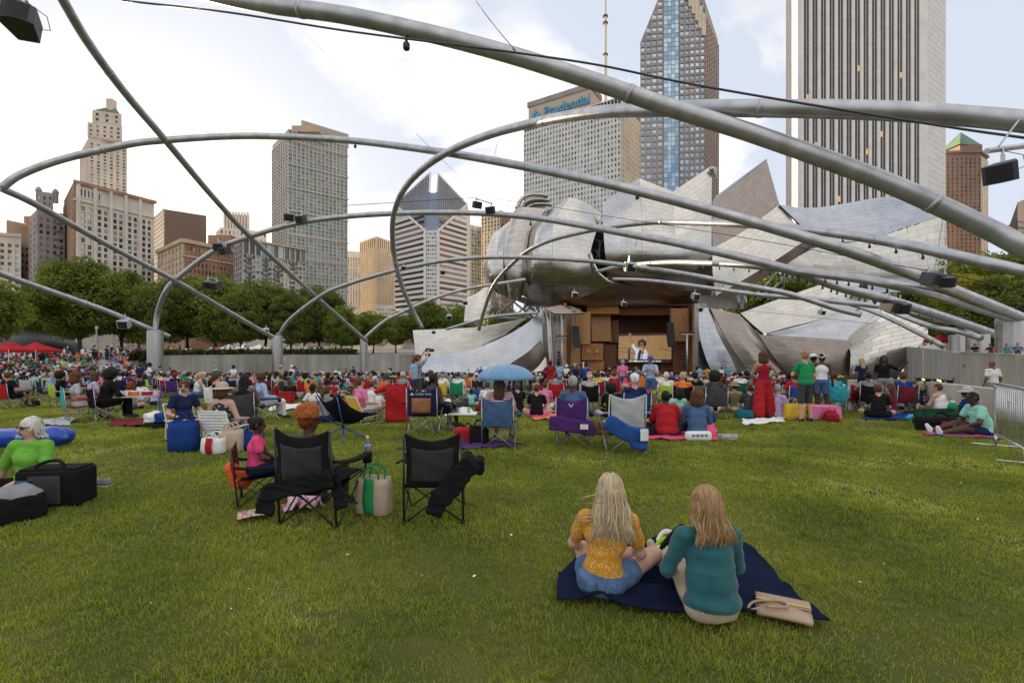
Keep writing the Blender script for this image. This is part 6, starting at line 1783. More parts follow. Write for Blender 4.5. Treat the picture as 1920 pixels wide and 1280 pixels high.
blanket('picnic_blanket', [(1090, 1022), (1392, 1030), (1548, 1178), (1036, 1140)], 'navy blue blanket under the two women with long hair', 'navy', h=.03, wav=.055, seed=4, m=mat('navy_fleece', (.012, .018, .045), .95, var=.15, vs_=5, bump=.5, bs=200, spec=.05))
def dots(name, base, dot, scale, thr, rough=.85):
    m = bpy.data.materials.new(name); m.use_nodes = True
    t = m.node_tree; b = t.nodes['Principled BSDF']; b.inputs['Roughness'].default_value = rough
    tc = t.nodes.new('ShaderNodeTexCoord'); v = t.nodes.new('ShaderNodeTexVoronoi'); v.inputs['Scale'].default_value = scale; v.inputs['Randomness'].default_value = .55
    t.links.new(tc.outputs['Object'], v.inputs['Vector'])
    r_ = t.nodes.new('ShaderNodeMath'); r_.operation = 'LESS_THAN'; r_.inputs[1].default_value = thr; t.links.new(v.outputs['Distance'], r_.inputs[0])
    x = t.nodes.new('ShaderNodeMix'); x.data_type = 'RGBA'; x.inputs[6].default_value = (*base, 1); x.inputs[7].default_value = (*dot, 1)
    t.links.new(r_.outputs[0], x.inputs[0]); t.links.new(x.outputs[2], b.inputs['Base Color'])
    return m
m_polka = dots('polka_mustard', (.56, .25, .012), (.75, .68, .5), 62, .27)
m_jean = mat('denim_blue', (.05, .1, .22), .9, var=.3, vs_=14, bump=.35, bs=160, col2=(.12, .2, .36))
p = at(1128, 1124)
o, J, HM = person((p.x, p.y, p.z + .03), -.2, 'woman in mustard dotted shirt and denim shorts with long blonde hair', 'cross', top=m_polka, bot=m_jean, sk='fair', hair='long', hc='ash', res=.0085, hres=.01, hero=True, fem=True, lean=.1, curl=.12, sl=.62, lg=.36, kx=.42, kxl=.16, kz=.22, shoe=None, fat=1.02, side=.1, yaw=.1, nod=.12, arms=((-.1, .1, -.25, .0, .25, -.36), (.08, .06, -.27, .05, .28, -.34)), scale=.88, wr=.005, wf=24)
strands(o, HM, 950, hairy((.5, .39, .24), 'hair_blonde_strand'), .27, seed=3, back=-.12, blown=30, wave=.016, wid=.0042, vol=1.08)
# seams and pockets of the shorts
for s in (-1, 1):
    MB().grid(lambda u, v: (s * (.035 + .085 * u), -.134 + .035 * u - .006 * math.sin(math.pi * v), .07 + .085 * v), 4, 4).obj('pocket', mat('denim_pocket', (.075, .14, .27), .9, var=.25, vs_=16, bump=.3, bs=160), o, smooth=True, solid=.006)
p = at(1336, 1172)
m_tl = mat('teal_jersey', (.012, .1, .115), .85, var=.1, vs_=10, bump=.3, bs=45, sheen=.2)
o, J, HM = person((p.x, p.y, p.z + .03), .02, 'woman in teal shirt and beige trousers with shoulder length strawberry blonde hair', 'legs', top=m_tl, bot='beige', sk='fair', hair='bob', hc='sandy', res=.0085, hres=.01, hero=True, fem=True, lean=.12, curl=.1, sl=1.02, lg=1.85, shoe='beige', fat=1.06, sw=.185, yaw=.1, nod=.15, kz=.26, untuck=1, scale=.87, arms=((-.09, .06, -.26, .05, .26, -.36), (.07, .1, -.26, -.08, .3, -.33)), wr=.008, wf=22)
strands(o, HM, 900, hairy((.34, .2, .085), 'hair_strawberry_strand'), .16, seed=8, back=-.12, wave=.014, wid=.0045, vol=1.13)
r = root('handbag', at(1468, 1160), 'small beige leather handbag lying on the navy blanket', 'bag', rz=-.45)
m_lea = mat('beige_leather', (.43, .3, .2), .5, var=.06, bump=.1, bs=80)
MB().grid(lambda u, v: (-.15 + .3 * u, -.1 + .2 * v, .05 + .03 * math.sin(math.pi * u) ** .5 * math.sin(math.pi * v) ** .5), 10, 8).obj('body', m_lea, r, smooth=True, solid=.03)
MB().grid(lambda u, v: (-.152 + .304 * u, -.01 + .115 * v, .09 + .012 * math.sin(math.pi * v)), 8, 5).obj('flap', m_lea, r, smooth=True, solid=.01)
loop(r, [(-.13, -.06, .07), (-.2, -.1, .06), (-.16, -.03, .09), (-.02, .0, .11), (.02, -.05, .11), (-.1, -.09, .1)], .008, m_lea, 'strap')
MB().tube([(-.15, .0, .105), (.15, .0, .105)], .006, 6).obj('zip', mat('gold_metal', (.6, .42, .15), .3, 1), r)
r = root('carry_bag', at(1245, 1052), 'open black bag with white and green straps behind the two women', 'bag', rz=.3)
soft('body', [b_((0, 0, .07), (.2, .12, .07), 0, .05), e_((0, 0, .13), (.16, .09, .04), -1)], .014, [cloth('black')], r, disp=((0,), .01, 30))
loop(r, [(-.12, -.08, .1), (-.04, -.12, .24), (.1, -.08, .3), (.17, 0, .22), (.18, .06, .1)], .02, cloth('black'))
for k, c in enumerate(('white', 'lime', 'white')):
    MB().grid(lambda u, v: (-.2 + .22 * u + .05 * k, -.14 + .04 * k + .02 * v + .04 * math.sin(3 * u), .1 + .05 * math.sin(3.1 * u) + .04 * k + .03 * v), 8, 2).obj('strap', cloth(c), r, smooth=True, solid=.006)
p = at(1383, 1068)
tag(soft('drink_cup', [c_((0, 0, .03), (0, 0, .1), .035, .042, 0)], .01, [cloth('cream')], None, loc=p + Vector((0, 0, .04))), 'cream paper cup half hidden behind the teal shirt woman', 'cup')
# ------------------------------------------------------------------ woman and child in camping chairs, empty chair
p = at(609, 968); ry = -.2
c1 = chair(p, ry, 'black camping chair with the orange haired woman sitting in it', 'black', frame='black', scale=1.02)
def inset(r):
    MB().grid(lambda u, v: (lambda q: (q[0], q[1] - .012, q[2]))(back(.1 + .8 * u, .1 + .68 * v)), 12, 12).obj('mesh_panel', mat('black_mesh', (.02, .02, .022), .7, var=.12, vs_=3, bump=.4, bs=250), r, smooth=True, solid=.003)
inset(c1)
def drape(r, fn, nu, nv, col, name='carry_bag_flap'):
    return MB().grid(fn, nu, nv).obj(name, cloth(col), r, smooth=True, solid=.01)
soft('carry_bag', [b_((-.02, -.39, .42), (.36, .016, .085), 0, .015, RY(-.25)), b_((-.36, -.37, .24), (.09, .017, .13), 0, .016, RY(.25))], .011, [cloth('black')], c1, disp=((0,), .016, 34))
soft('carry_bag', [b_((.34, -.33, .36), (.065, .016, .16), 0, .015, RY(-.3))], .011, [cloth('black')], c1, disp=((0,), .014, 30))
o, J, HM = person(p + Vector((-.12, 0, 0)), ry, 'woman with cropped curly orange hair and glasses in a black camping chair', 'chair', top='black', bot='black', sk='dark', hair='short', hc='red', res=.013, fem=True, lean=-.12, curl=.2, sl=0, lg=1.2, seat=.28, yaw=-.75, glasses=True, scale=.93, fat=1.1)
def curls(par, HM, n, m, seed=1, rr=.016, top=.02):
    g_ = np.random.default_rng(seed); mb = MB()
    for k in range(n):
        a = g_.uniform(0, 6.28); el = g_.uniform(top, 1.5)
        d = A3(math.cos(a) * math.cos(el), math.sin(a) * math.cos(el), math.sin(el))
        if d[1] > .55 and d[2] < .55: continue
        p0 = d * A3(.1, .115, .105) * (1 + .1 * d[2]) + A3(0, -.012, .055)
        t1 = U(np.cross(d, g_.normal(0, 1, 3))); t2 = np.cross(d, t1)
        pts = [p0 + d * (.005 * i) + (t1 * math.cos(i * 1.1) + t2 * math.sin(i * 1.1)) * rr * (.5 + .1 * i) for i in range(7)]
        mb.tube(pts, [.007] * 6 + [.003], 4, cap=False)
    q = mb.obj('curls', m, par, smooth=True); q.matrix_local = HM
curls(o, HM, 1500, hairy((.4, .1, .012), 'hair_orange_curl'), top=-.05)
p = at(487, 938)
chair(p, -1.15, 'small red and black child chair under the girl in pink', 'maroon', 'black', frame='black', scale=.7)
o, J, HM = person(p, -1.15, 'young girl in a bright pink shirt sitting sideways in a small chair', 'chair', top='hotpink', bot='navy', sk='dark', hair='bun', hc='black', res=.011, sl=.5, lg=.5, seat=.4, arms='lap', scale=.72, yaw=-.1, face=True)
r = root('stuff_sack', at(434, 938) + Vector((0, 0, .34)), 'bright orange cloth sack hanging on the child chair', 'bag', rz=.6)
soft('sack', [c_((0, 0, .02), (.1, 0, -.12), .07, .11, 0), e_((.1, 0, -.1), (.12, .1, .1), 0)], .013, [mat('orange_nylon', (.85, .11, .015), .6, var=.05)], r, disp=((0,), .008, 40))
p = at(818, 962)
c2 = chair(p, .06, 'empty black camping chair with its carry bag draped over the arm', 'black', frame='black', scale=.96)
inset(c2)
soft('carry_bag', [b_((.24, -.40, .46), (.105, .028, .25), 0, .025, RY(.72)), b_((.05, -.41, .24), (.09, .028, .13), 0, .025, RY(.3)), b_((.40, -.28, .62), (.09, .07, .06), 0, .05, RY(.5)), b_((.47, -.2, .56), (.04, .05, .09), 0, .035)], .014, [cloth('black')], c2, disp=((0,), .016, 30))
for s in (-1, 1):
    soft('cup_holder', [e_((s * .38, .22, .66), (.11, .07, .012), 0), e_((s * .38, .26, .665), (.04, .04, .03), -1)], .01, [cloth('charcoal')], c2)
tote(702, 962, 'green and tan jute tote bag beside the black chair', 'beige', .36, .18, .38, rz=-.25, hc='green', stripe='green')
bottle(c1.location + Matrix.Rotation(-.2, 3, 'Z') @ Vector((.335, .25, .56)), 'clear water bottle in the cup holder of the black chair')
m_mag = dots('magazine_print', (.55, .5, .45), (.5, .12, .06), 26, .42, .4)
o = MB().grid(lambda u, v: (-.15 + .3 * u, -.11 + .22 * v, .045 + .012 * math.sin(3 * u)), 6, 4).obj('magazine', m_mag, solid=.008, smooth=True); o.location = at(477, 971); o.rotation_euler = (0, 0, .5)
tag(o, 'open printed magazine lying on the grass by the child chair', 'magazine')
blanket('beach_towel', [(540, 940), (595, 936), (606, 955), (532, 966)], 'pink flowered towel on the grass under the black chair', 'pink', wav=.05, seed=6, m=dots('flower_print', (.75, .6, .62), (.75, .05, .2), 14, .38))
# ------------------------------------------------------------------ woman in green and her bags, left edge
p = at(60, 926)
o, J, HM = person(p, 3.2, 'grey haired woman in a lime green shirt and dark sunglasses by the left edge', 'cross', top=mat('lime_jersey', (.15, .42, .04), .85, var=.08, vs_=9, bump=.2, bs=50), bot='black', sk='fair', hair='short', hc='white', res=.0095, hero=True, face=True, fem=True, lean=.0, curl=.05, sl=.9, lg=1.9, glasses=True, yaw=-.5, fat=1.15, scale=.98, hres=.009, arms=('lap', 'side'))
strands(o, HM, 240, hairy((.55, .52, .47), 'hair_silver_strand'), .03, seed=5, wid=.007, amax=1.6)
r = root('cooler_bag', at(107, 944), 'big black and grey soft cooler bag beside the woman in green', 'bag', rz=.12)
soft('body', [b_((0, 0, .2), (.31, .15, .2), 0, .035)], .016, [cloth('black')], r, disp=((0,), .004, 18))
for x, w_, c in ((-.22, .13, 'denim'), (.02, .26, 'charcoal')):
    MB().box((x, -.158, .17), (w_, .03, .26)).obj('pocket', cloth(c), r, bevel=.012)
MB().box((0, 0, .405), (.56, .25, .02)).obj('lid', cloth('black'), r, bevel=.01)
loop(r, [(-.14, -.12, .36), (-.12, -.08, .45), (0, -.02, .48), (.12, -.08, .45), (.14, -.12, .36)], .018, cloth('black'))
MB().box((0, -.165, .32), (.3, .02, .05)).obj('strap', cloth('charcoal'), r)
r = root('backpack', at(30, 972), 'grey and black backpack lying at the left edge', 'backpack', rz=-.5)
soft('body', [b_((0, 0, .16), (.2, .17, .16), 0, .09), e_((-.02, -.1, .13), (.17, .12, .12), 1), e_((.1, 0, .24), (.1, .12, .08), 0), b_((0, 0, .07), (.212, .182, .07), 1, .05), b_((.13, -.02, .16), (.085, .19, .1), 1, .05)], .014, [cloth('grey'), cloth('black')], r, disp=((0, 1), .008, 22))
MB().box((-.03, -.24, .13), (.24, .02, .1), rx=.3).obj('front_pocket', cloth('charcoal'), r, bevel=.008)
loop(r, [(.05, .05, .26), (.05, -.05, .3), (.05, -.12, .25)], .012, cloth('black'))
MB().tube([(-.18, -.2, .2), (-.02, -.235, .245), (.16, -.2, .2)], .006, 6).obj('zip', cloth('silver'), r)
r = root('air_lounger', at(55, 838), 'shiny blue inflatable lounger with white lettering behind the woman in green', 'lounger', rz=.05, scale=.9)
m_infl = mat('blue_inflatable', (.015, .06, .42), .25, var=.06, spec=.6)
soft('tube', [c_((-.9, 0, .17), (.45, 0, .2), .17, .2, 0), c_((.45, 0, .2), (.66, 0, .17), .19, .06, 0), c_((-.9, .3, .15), (.4, .28, .17), .15, .17, 0)], .022, [m_infl], r, disp=((0,), .008, 14))
text("adventure's", .13, m_white, r, (.25, -.215, .26), (R(80), 0, 0), 'lettering'); text('better', .12, m_white, r, (.32, -.205, .14), (R(95), 0, 0), 'lettering')
shoe_pair(182, 910, '* grey trainer lying behind the black cooler bag', 'grey', rz=1.2)
o = tag(MB().grid(lambda u, v: (-.2 + .4 * u, -.15 + .3 * v, .04 + .01 * math.sin(5 * u)), 5, 4).obj('program_sheet', cloth('cream'), smooth=True, solid=.004), 'cream paper sheet on the grass at the left edge', 'paper'); o.location = at(12, 915)
# ------------------------------------------------------------------ steel crowd barrier, right edge
m_galv = mat('galvanised_bar', (.55, .56, .58), .38, .85, var=.12, vs_=5)
a, b = at(1866, 836), at(1924, 871)
r = root('crowd_barrier', (a + b) / 2, 'galvanised steel crowd barrier standing at the right edge', 'barrier')
d = (b - a); Lb = d.length; d.normalize()
def bp(t, z): return (a + d * (t * Lb)) - r.location + Vector((0, 0, z))
MB().tube(crom([bp(0, .22), bp(0, .9), bp(.01, 1.05), bp(.06, 1.1), bp(.94, 1.1), bp(.99, 1.05), bp(1, .9), bp(1, .22), ], 5), .021, 10).tube([bp(0, .22), bp(1, .22)], .018, 8).obj('frame', m_galv, r, smooth=True)
for k in range(1, 15): MB().tube([bp(k / 15, .22), bp(k / 15, 1.1)], .008, 6).obj('bar', m_galv, r, smooth=True)
n = Vector((-d.y, d.x, 0))
for t in (.02, .98):
    MB().tube([bp(t, .22), bp(t, .02)], .02, 8).tube([bp(t, .02) - n * .3, bp(t, .02) + n * .3], .018, 8).obj('foot', m_galv, r, smooth=True)
for t, z0, z1 in ((.5, .55, .85),):
    MB().tube([bp(t, z0), bp(t, z1)], .012, 6).tube([bp(t - .05, z0), bp(t + .05, z0)], .01, 6).tube([bp(t - .05, z1), bp(t + .05, z1)], .01, 6).obj('plate_mark', m_galv, r)
# ------------------------------------------------------------------ the people one can pick out
KIND = {'q': ('chair', dict(lean=-.16, curl=.22)), 'Q': ('chair', dict(lean=.2, curl=.1, arms='lap')), 'x': ('cross', dict(lean=.12, curl=.12)), 'X': ('cross', dict(lean=.02, curl=.05, arms=('side', 'lap'))), 'L': ('legs', dict(lean=-.3, curl=.2)), 'U': ('up', dict(lean=.12, curl=.15)),
        'M': ('legs', dict(lean=.1, curl=.1, arms='lap')), 's': ('stand', dict(step=.05)), 'p': ('stand', dict(arms='phone', curl=.15)), 'r': ('stand', dict(arms='raise', lean=-.03)), 'h': ('stand', dict(arms=('hip', 'down'))), 'w': ('stand', dict(arms='lean', lean=.35, curl=.1)), 'v': ('stand', dict(arms=('wave', 'down'), step=.06))}
STY = {'t': dict(sl=.55, lg=.5), 'k': dict(sl=0, lg=.42), 'l': dict(sl=1.9, lg=1.9), 'd': dict(sl=.6, lg=1.9), 'c': dict(sl=.6, lg=1.1), 'g': dict(sl=0, lg=1.9, skirt=.9)}
TOPS = []
def folk(px, py, code, rz, look, label, ch=None, frame='grey', ckind='quad', zoff=None, pos=None, group=None, chl=None, scale=1.0, **k):
    """code: pose letter + style letter + optional f; look: top bottom skin hair hair-colour; ch: chair colours back/seat"""
    kind, pk = KIND[code[0]]
    kk = dict(pk); kk.update(STY[code[1]])
    if 'f' in code[2:]: kk['fem'] = True
    kk.update(k)
    top, bot, sk, hr, hc = look.split()
    p = Vector(pos) if pos is not None else at(px, py + max(0, 795 - py) * .18)
    rz = rz - .22
    if ch:
        cb, _, cs = ch.partition('/')
        cl = ' and '.join([cname(cb)] + ([cname(cs)] if cs and cs != cb else []))
        chair(p, rz, ' '.join((chl or cl + ' folding chair, seat of the ' + ' '.join(label.split()[:7])).split()[:16]), cb, cs or None, frame, ckind)
        if code[0] in 'qQ': p = p + Vector((0, 0, {'quad': .02, 'web': -.1, 'sling': -.04}[ckind]))
    o, J, HM = person(p, rz, label, kind, top=top, bot=bot, sk=sk, hair=None if hr == 'none' else hr, hc=hc, scale=scale, group=group, **kk)
    TOPS.append((p.x, p.y))
    return o, J, HM
# left block
folk(22, 760, 'qt', .1, 'black navy tan short brown', 'man in black in the red topped chair at the left edge', 'red/black')
folk(92, 742, 'Qt', -.9, 'sky khaki fair crop grey', 'stooping grey haired man in a blue T-shirt', 'charcoal')
folk(72, 728, 'xt', .2, 'white grey tan crop brown', 'balding man in a white T-shirt behind the man in blue')
folk(120, 757, 'qtf', -.3, 'black black tan afro black', 'woman with dark hair and raised arm in the lime chair', 'lime', arms=('rest', 'head'))
chair(at(58, 742), .2, 'grey patterned folding chair behind the red topped chair', 'silver', 'charcoal')
folk(152, 788, 'qtf', -.5, 'silver white tan curly auburn', 'woman with curly auburn hair in the blue and red chair', 'turquoise/red')
folk(172, 770, 'Qtf', -.6, 'lavender denim tan curly brown', 'woman with curly brown hair in a patterned top', 'red/charcoal')
folk(200, 786, 'Qlf', -.35, 'black black dark afro black', 'person all in black with a very large afro seen from behind', 'black/black', scale=1.06, fat=1.15)
folk(238, 762, 'xkf', -.1, 'white denim fair bob red', 'woman in a white vest with short red hair by the small table')
folk(263, 748, 'xt', .1, 'white grey brown short black', 'person in a plain white T-shirt behind the small table')
folk(236, 732, 'Qtf', .3, 'purple purple dark short black', 'woman in purple leaning beside the white T-shirt', 'navy')
folk(188, 735, 'qt', 0, 'pink khaki fair crop brown', 'man in a pale pink shirt with cropped brown hair', 'turquoise')
folk(290, 752, 'Uk', .8, 'lavender navy fair short black', 'boy resting his head on his arms by the wagon', scale=.85)
folk(262, 722, 'stf', .2, 'navy red brown bun auburn', 'standing woman in navy top and red shorts')
folk(279, 727, 'pdf', -.7, 'white denim dark pony black', 'standing woman in a white T-shirt looking at her hands')
folk(176, 720, 'xt', .2, 'white cream fair crop grey', 'man in a white cap among the left crowd', hat='cap', hatc='white')
folk(340, 748, 'xk', .1, 'white navy fair crop brown', 'man in a white vest with short brown hair near the wagon')
folk(371, 757, 'Qkf', -.6, 'white denim fair pony blonde', 'blonde woman in a white vest leaning to the right', 'turquoise/blue')
folk(384, 735, 'xtf', 2.6, 'coral denim fair long auburn', 'red haired girl turning her face to the camera', face=True)
folk(414, 775, 'qkf', -.4, 'black white fair pony brown', 'woman in black straps with a white towel over her chair', 'white/darkgreen')
folk(446, 757, 'xk', -.5, 'silver grey fair crop grey', 'grey haired man in a sleeveless shirt beside the woman in black straps')
folk(456, 812, 'Qkf', .5, 'black black brown long black', 'woman in a black top with long dark hair leaning over her knees', 'charcoal')
m_zeb = dots('zebra_print', (.02, .02, .03), (.6, .55, .5), 16, .4)
o, J, HM = folk(424, 838, 'qgf', .1, 'navy navy fair bob brown', 'woman in a striped black and white dress and straw hat', 'white/sky', 'white', 'web', hat='hat', hatc='beige')
setmats(o, [skin('fair'), m_zeb, m_zeb])
folk(349, 822, 'qtf', -1.9, 'navy navy fair short auburn', 'smiling woman in navy and sunglasses turning back to the camera', 'yellow/green', 'white', 'web', glasses=True, face=True, yaw=-.5, group=None)
folk(497, 786, 'ql', -.5, 'paleblue white dark short auburn', 'person in a pale blue shirt and white trousers in a navy chair', 'navy')
folk(517, 740, 'Xt', -.6, 'crimson khaki fair crop grey', 'man in a dark red shirt leaning on one hand')
folk(542, 742, 'xtf', .3, 'black navy tan long brown', 'woman with very long brown hair from behind')
folk(578, 762, 'st', -.1, 'orange purple brown crop brown', 'small child standing in an orange shirt and purple shorts', scale=.56)
folk(592, 772, 'Lt', -.1, 'white charcoal dark crop black', 'person in a white T-shirt propped on straight arms')
folk(607, 792, 'xtf', -.4, 'grey navy fair pony brown', 'girl in a grey T-shirt sitting by the blue framed chair')
folk(626, 782, 'xt', -.5, 'black navy fair short brown', 'smaller child in black sitting beside the girl in grey', scale=.75)
folk(470, 735, 'qt', .0, 'pink pink brown crop black', 'person in a pink shirt in a pale blue chair', 'sky')
folk(578, 722, 'qt', .3, 'purple navy dark short black', 'broad man in a purple shirt behind the orange child', 'blue')
folk(597, 728, 'qt', -.2, 'turquoise grey brown short brown', 'person in a turquoise shirt in an orange chair', 'orange/charcoal', hat='cap', hatc='khaki')
folk(548, 712, 'hd', -.7, 'white beige dark crop black', 'standing man in a white shirt before the far wall')
folk(526, 713, 'pdf', .5, 'beige beige fair long sandy', 'standing woman in a beige dress and hat before the far wall', hat='hat', hatc='beige')
# centre
chair(at(643, 822), -.5, 'empty black sling chair on a blue pole frame', 'black', frame='blue', kind='sling', scale=1.15)
folk(682, 792, 'qt', -.5, 'pink cream fair crop auburn', 'man in a pink shirt in a yellow and blue beach chair', 'yellow/navy', 'white', 'web')
folk(695, 757, 'xk', .0, 'white grey fair crop brown', 'man in a white vest facing the stage with a child', fat=1.05)
folk(709, 760, 'xt', -.2, 'white khaki fair crop blonde', 'small child in white beside the man in the white vest', scale=.68)
r = chair(at(751, 790), .1, 'empty red chair wrapped in its loose red cover', 'red', 'red', 'white', scale=1.0)
MB().grid(lambda u, v: (-.3 + .56 * u, -.42 - .03 * math.sin(7 * u) - .02 * math.sin(9 * v + 4 * u), .06 + .86 * v), 14, 12).obj('loose_cover', cloth('red'), r, smooth=True, solid=.012)
soft('loose_cover', [c_((-.2, -.36, .9), (-.55, -.3, .78), .09, .05, 0)], .02, [cloth('red')], r, disp=((0,), .015, 22))
folk(757, 752, 'qk', .1, 'turquoise grey tan short grey', 'man in a blue vest with a grey cloth over his head', 'red', hat='wrap', hatc='silver')
rc = chair(at(797, 812), .0, 'navy and maroon camp chair with a white mountain emblem', 'navy', 'navy', 'grey', scale=1.05)
MB().grid(lambda u, v: (-.17 + .36 * u, -.452 + .006 * v - .01 * math.sin(3.1 * u), .46 + .28 * v), 6, 5).obj('mesh_panel', mat('maroon_mesh', (.22, .03, .05), .8, var=.2, vs_=3, col2=(.35, .16, .05)), rc, smooth=True, solid=.004)
text('OZARK TRAIL', .05, m_white, rc, (.05, -.462, .815), (R(97), 0, 0), 'lettering')
MB().add([(-.2, -.462, .8), (-.12, -.462, .8), (-.16, -.465, .845)], [(0, 1, 2)]).obj('emblem', m_white, rc, solid=.003)
folk(820, 806, 'qt', -.6, 'charcoal black dark crop black', 'man in a charcoal shirt sitting right of the navy and maroon chair', 'black')
folk(813, 768, 'xt', .0, 'mustard denim dark curly black', 'person in a mustard shirt with dark curly hair')
folk(796, 762, 'xt', .1, 'striped-coral denim dark short black', 'person in a coral striped top next to the mustard shirt')
o, J, HM = folk(783, 768, 'rtf', -.7, 'grey charcoal fair pony auburn', 'photographer holding a camera high with both arms')
r = root('backpack', o.location + Vector((-.08, -.16, 1.02)), 'bright blue backpack worn by the photographer', 'backpack', rz=-.9)
soft('sack', [b_((0, 0, .22), (.15, .09, .24), 0, .08)], .02, [cloth('sky')], r); MB().box((0, -.1, .14), (.2, .04, .2)).obj('pocket', cloth('coral'), r, bevel=.02)
hp = o.matrix_basis @ Vector((J['wl'] + J['wr']) / 2)
r = root('camera', hp + Vector((.05, .08, .02)), 'black camera held up by the photographer', 'camera', rz=-.9)
MB().box((0, 0, .05), (.16, .08, .12)).obj('body', m_black, r, bevel=.01); MB().tube([(0, .03, .05), (0, .2, .04)], .05, 12).obj('lens', m_black, r); MB().box((0, 0, -.1), (.2, .1, .1)).obj('grip', m_black, r, bevel=.02)
folk(831, 748, 'qt', .0, 'white denim fair crop grey', 'man in a blue cap in a yellow and black chair', 'yellow/black', hat='cap', hatc='blue')
folk(861, 748, 'qt', .0, 'white white fair crop brown', 'man in white in a green and white striped chair', 'green/white', 'white')
folk(893, 750, 'xkf', .1, 'blue blue brown pony black', 'woman in a bright blue sundress', skirt=.7)
folk(884, 757, 'Ut', .4, 'mint green dark crop black', 'child in a mint green shirt crouching', scale=.7)
folk(914, 762, 'xt', .3, 'white navy fair short brown', 'person in a white T-shirt left of the umbrella')
folk(850, 738, 'xt', .0, 'blue navy fair short brown', 'person in a blue shirt behind the striped chair', hat='cap', hatc='turquoise')
# woman below the blue umbrella
folk(938, 834, 'qtf', .1, 'striped-red pink tan long brown', 'woman in a red striped top under the blue umbrella', 'denim', chl='chair with a denim jacket hung over it below the umbrella')
u0 = at(938, 834)
r = root('umbrella', (u0.x + .1, u0.y - .02, u0.z + .75), 'light blue open umbrella shading a woman in a chair', 'umbrella')
m_umb = mat('umbrella_blue', (.13, .3, .48), .55, var=.05, sheen=.3)
RU, HU = .52, .27
for k in range(8):
    a0, a1 = 2 * math.pi * k / 8 + .2, 2 * math.pi * (k + 1) / 8 + .2
    def gore(u, v):
        a = a0 + (a1 - a0) * u; rr = RU * math.sin(v * 1.45) / math.sin(1.45) * (1 - .07 * v * math.sin(math.pi * u)); z = .42 + HU * math.cos(v * 1.45) - .02 * v
        return (rr * math.cos(a), rr * math.sin(a), z)
    MB().grid(gore, 6, 8).obj('gore', m_umb, r, smooth=True, solid=.004)
    MB().tube([(RU * math.sin(v * 1.45) / math.sin(1.45) * math.cos(a0), RU * math.sin(v * 1.45) / math.sin(1.45) * math.sin(a0), .415 + HU * math.cos(v * 1.45) - .02 * v) for v in np.linspace(0, 1, 8)], .004, 4).obj('rib', m_steel, r)
MB().tube([(0, 0, -.2), (0, 0, .72)], .008, 6).obj('shaft', m_steel, r)
folk(972, 770, 'Ut', .5, 'black black fair short brown', 'person in black with bare legs right of the umbrella')
folk(1006, 782, 'xt', .1, 'black pink fair crop brown', 'boy in a black T-shirt and pink shorts on the grass', untuck=1)
folk(1022, 764, 'xt', .3, 'pink white fair crop brown', 'man in a pale pink shirt behind the boy in black')
folk(1075, 832, 'ql', .0, 'denim black dark crop grey', 'grey haired man in a denim shirt in a purple chair', 'purple', chl='purple folding chair with a white emblem and its carry bag')
rr_ = [o for o in C.objects if o.get('label') == 'purple folding chair with a white emblem and its carry bag'][0]
soft('carry_bag', [b_((0, -.42, .42), (.4, .03, .13), 0, .025, RY(.08)), b_((.3, -.42, .36), (.14, .035, .1), 0, .03, RY(.2))], .02, [cloth('purple')], rr_, disp=((0,), .014, 22))
MB().box((.24, -.52, .42), (.14, .01, .09)).obj('tag', m_white, rr_)
for s in (-1, 1): MB().box((s * .022, -.475, .79), (.012, .008, .07), ry=s * .5).obj('emblem', m_white, rr_)
rr_ = chair(at(1165, 842), .05, 'empty grey folding chair with a blue carry bag hung on it', 'silver', 'silver', 'grey', scale=1.05)
soft('carry_bag', [b_((-.1, -.43, .38), (.3, .03, .12), 0, .025, RY(.5)), b_((.16, -.43, .26), (.14, .035, .17), 0, .03, RY(.15))], .02, [cloth('blue')], rr_, disp=((0,), .016, 22))
MB().box((.2, -.53, .33), (.12, .01, .18)).obj('tag', m_white, rr_)
folk(1188, 812, 'qt', .2, 'navy navy fair crop white', 'person with a white cap in a royal blue chair', 'royal', hat='cap', hatc='white')
folk(1105, 768, 'qt', .1, 'striped-charcoal denim fair crop white', 'man in a striped shirt and pink cap in a black chair', 'black', hat='cap', hatc='coral')
folk(1146, 780, 'xtf', .1, 'black black dark afro black', 'woman with a large dark afro behind the grey chair')
folk(1172, 778, 'xtf', -.1, 'black denim fair bun blonde', 'blonde woman in black with her hair tied up')
folk(1041, 756, 'qt', .2, 'grey red fair short red', 'red haired person in a red and grey chair', 'red/grey')
folk(1032, 738, 'hd', .1, 'crimson red dark crop black', 'standing man all in red with a red cap', hat='cap', hatc='red')
folk(1047, 738, 'sd', -.1, 'sky denim dark crop black', 'standing man in a light blue shirt beside the man in red')
folk(1122, 742, 'qt', .0, 'yellow khaki tan short brown', 'person in yellow in a magenta chair', 'crimson')
folk(1152, 738, 'qt', .0, 'red denim fair short brown', 'person hidden behind a tall red chair back', 'red')
folk(1180, 742, 'qtf', .1, 'hotpink denim tan long brown', 'woman in hot pink in a pink chair', 'hotpink')
folk(1212, 752, 'qt', .0, 'orange brown fair crop grey', 'person in a straw hat in an orange chair', 'orange/black', hat='hat', hatc='cream')
chair(at(1194, 752), .1, 'bright red empty folding chair in the middle rows', 'red')
folk(1220, 758, 'pt', 2.9, 'paleblue denim tan crop brown', 'standing man in a pale blue polo and blue cap reading his phone', hat='cap', hatc='blue', nod=.35, face=True)
folk(1248, 762, 'qt', .1, 'white white fair crop white', 'white haired man in a lime green chair', 'lime')
folk(1280, 775, 'qt', -.1, 'orange black fair short blonde', 'fair haired person in orange in a black and gold chair', 'black/black')
folk(1301, 765, 'qt', .2, 'black black tan short black', 'dark haired person right of the black and gold chair', 'olive')
folk(1264, 792, 'xtf', .5, 'mint mint dark bob black', 'woman lying back in a pale green dress', lean=-.4)
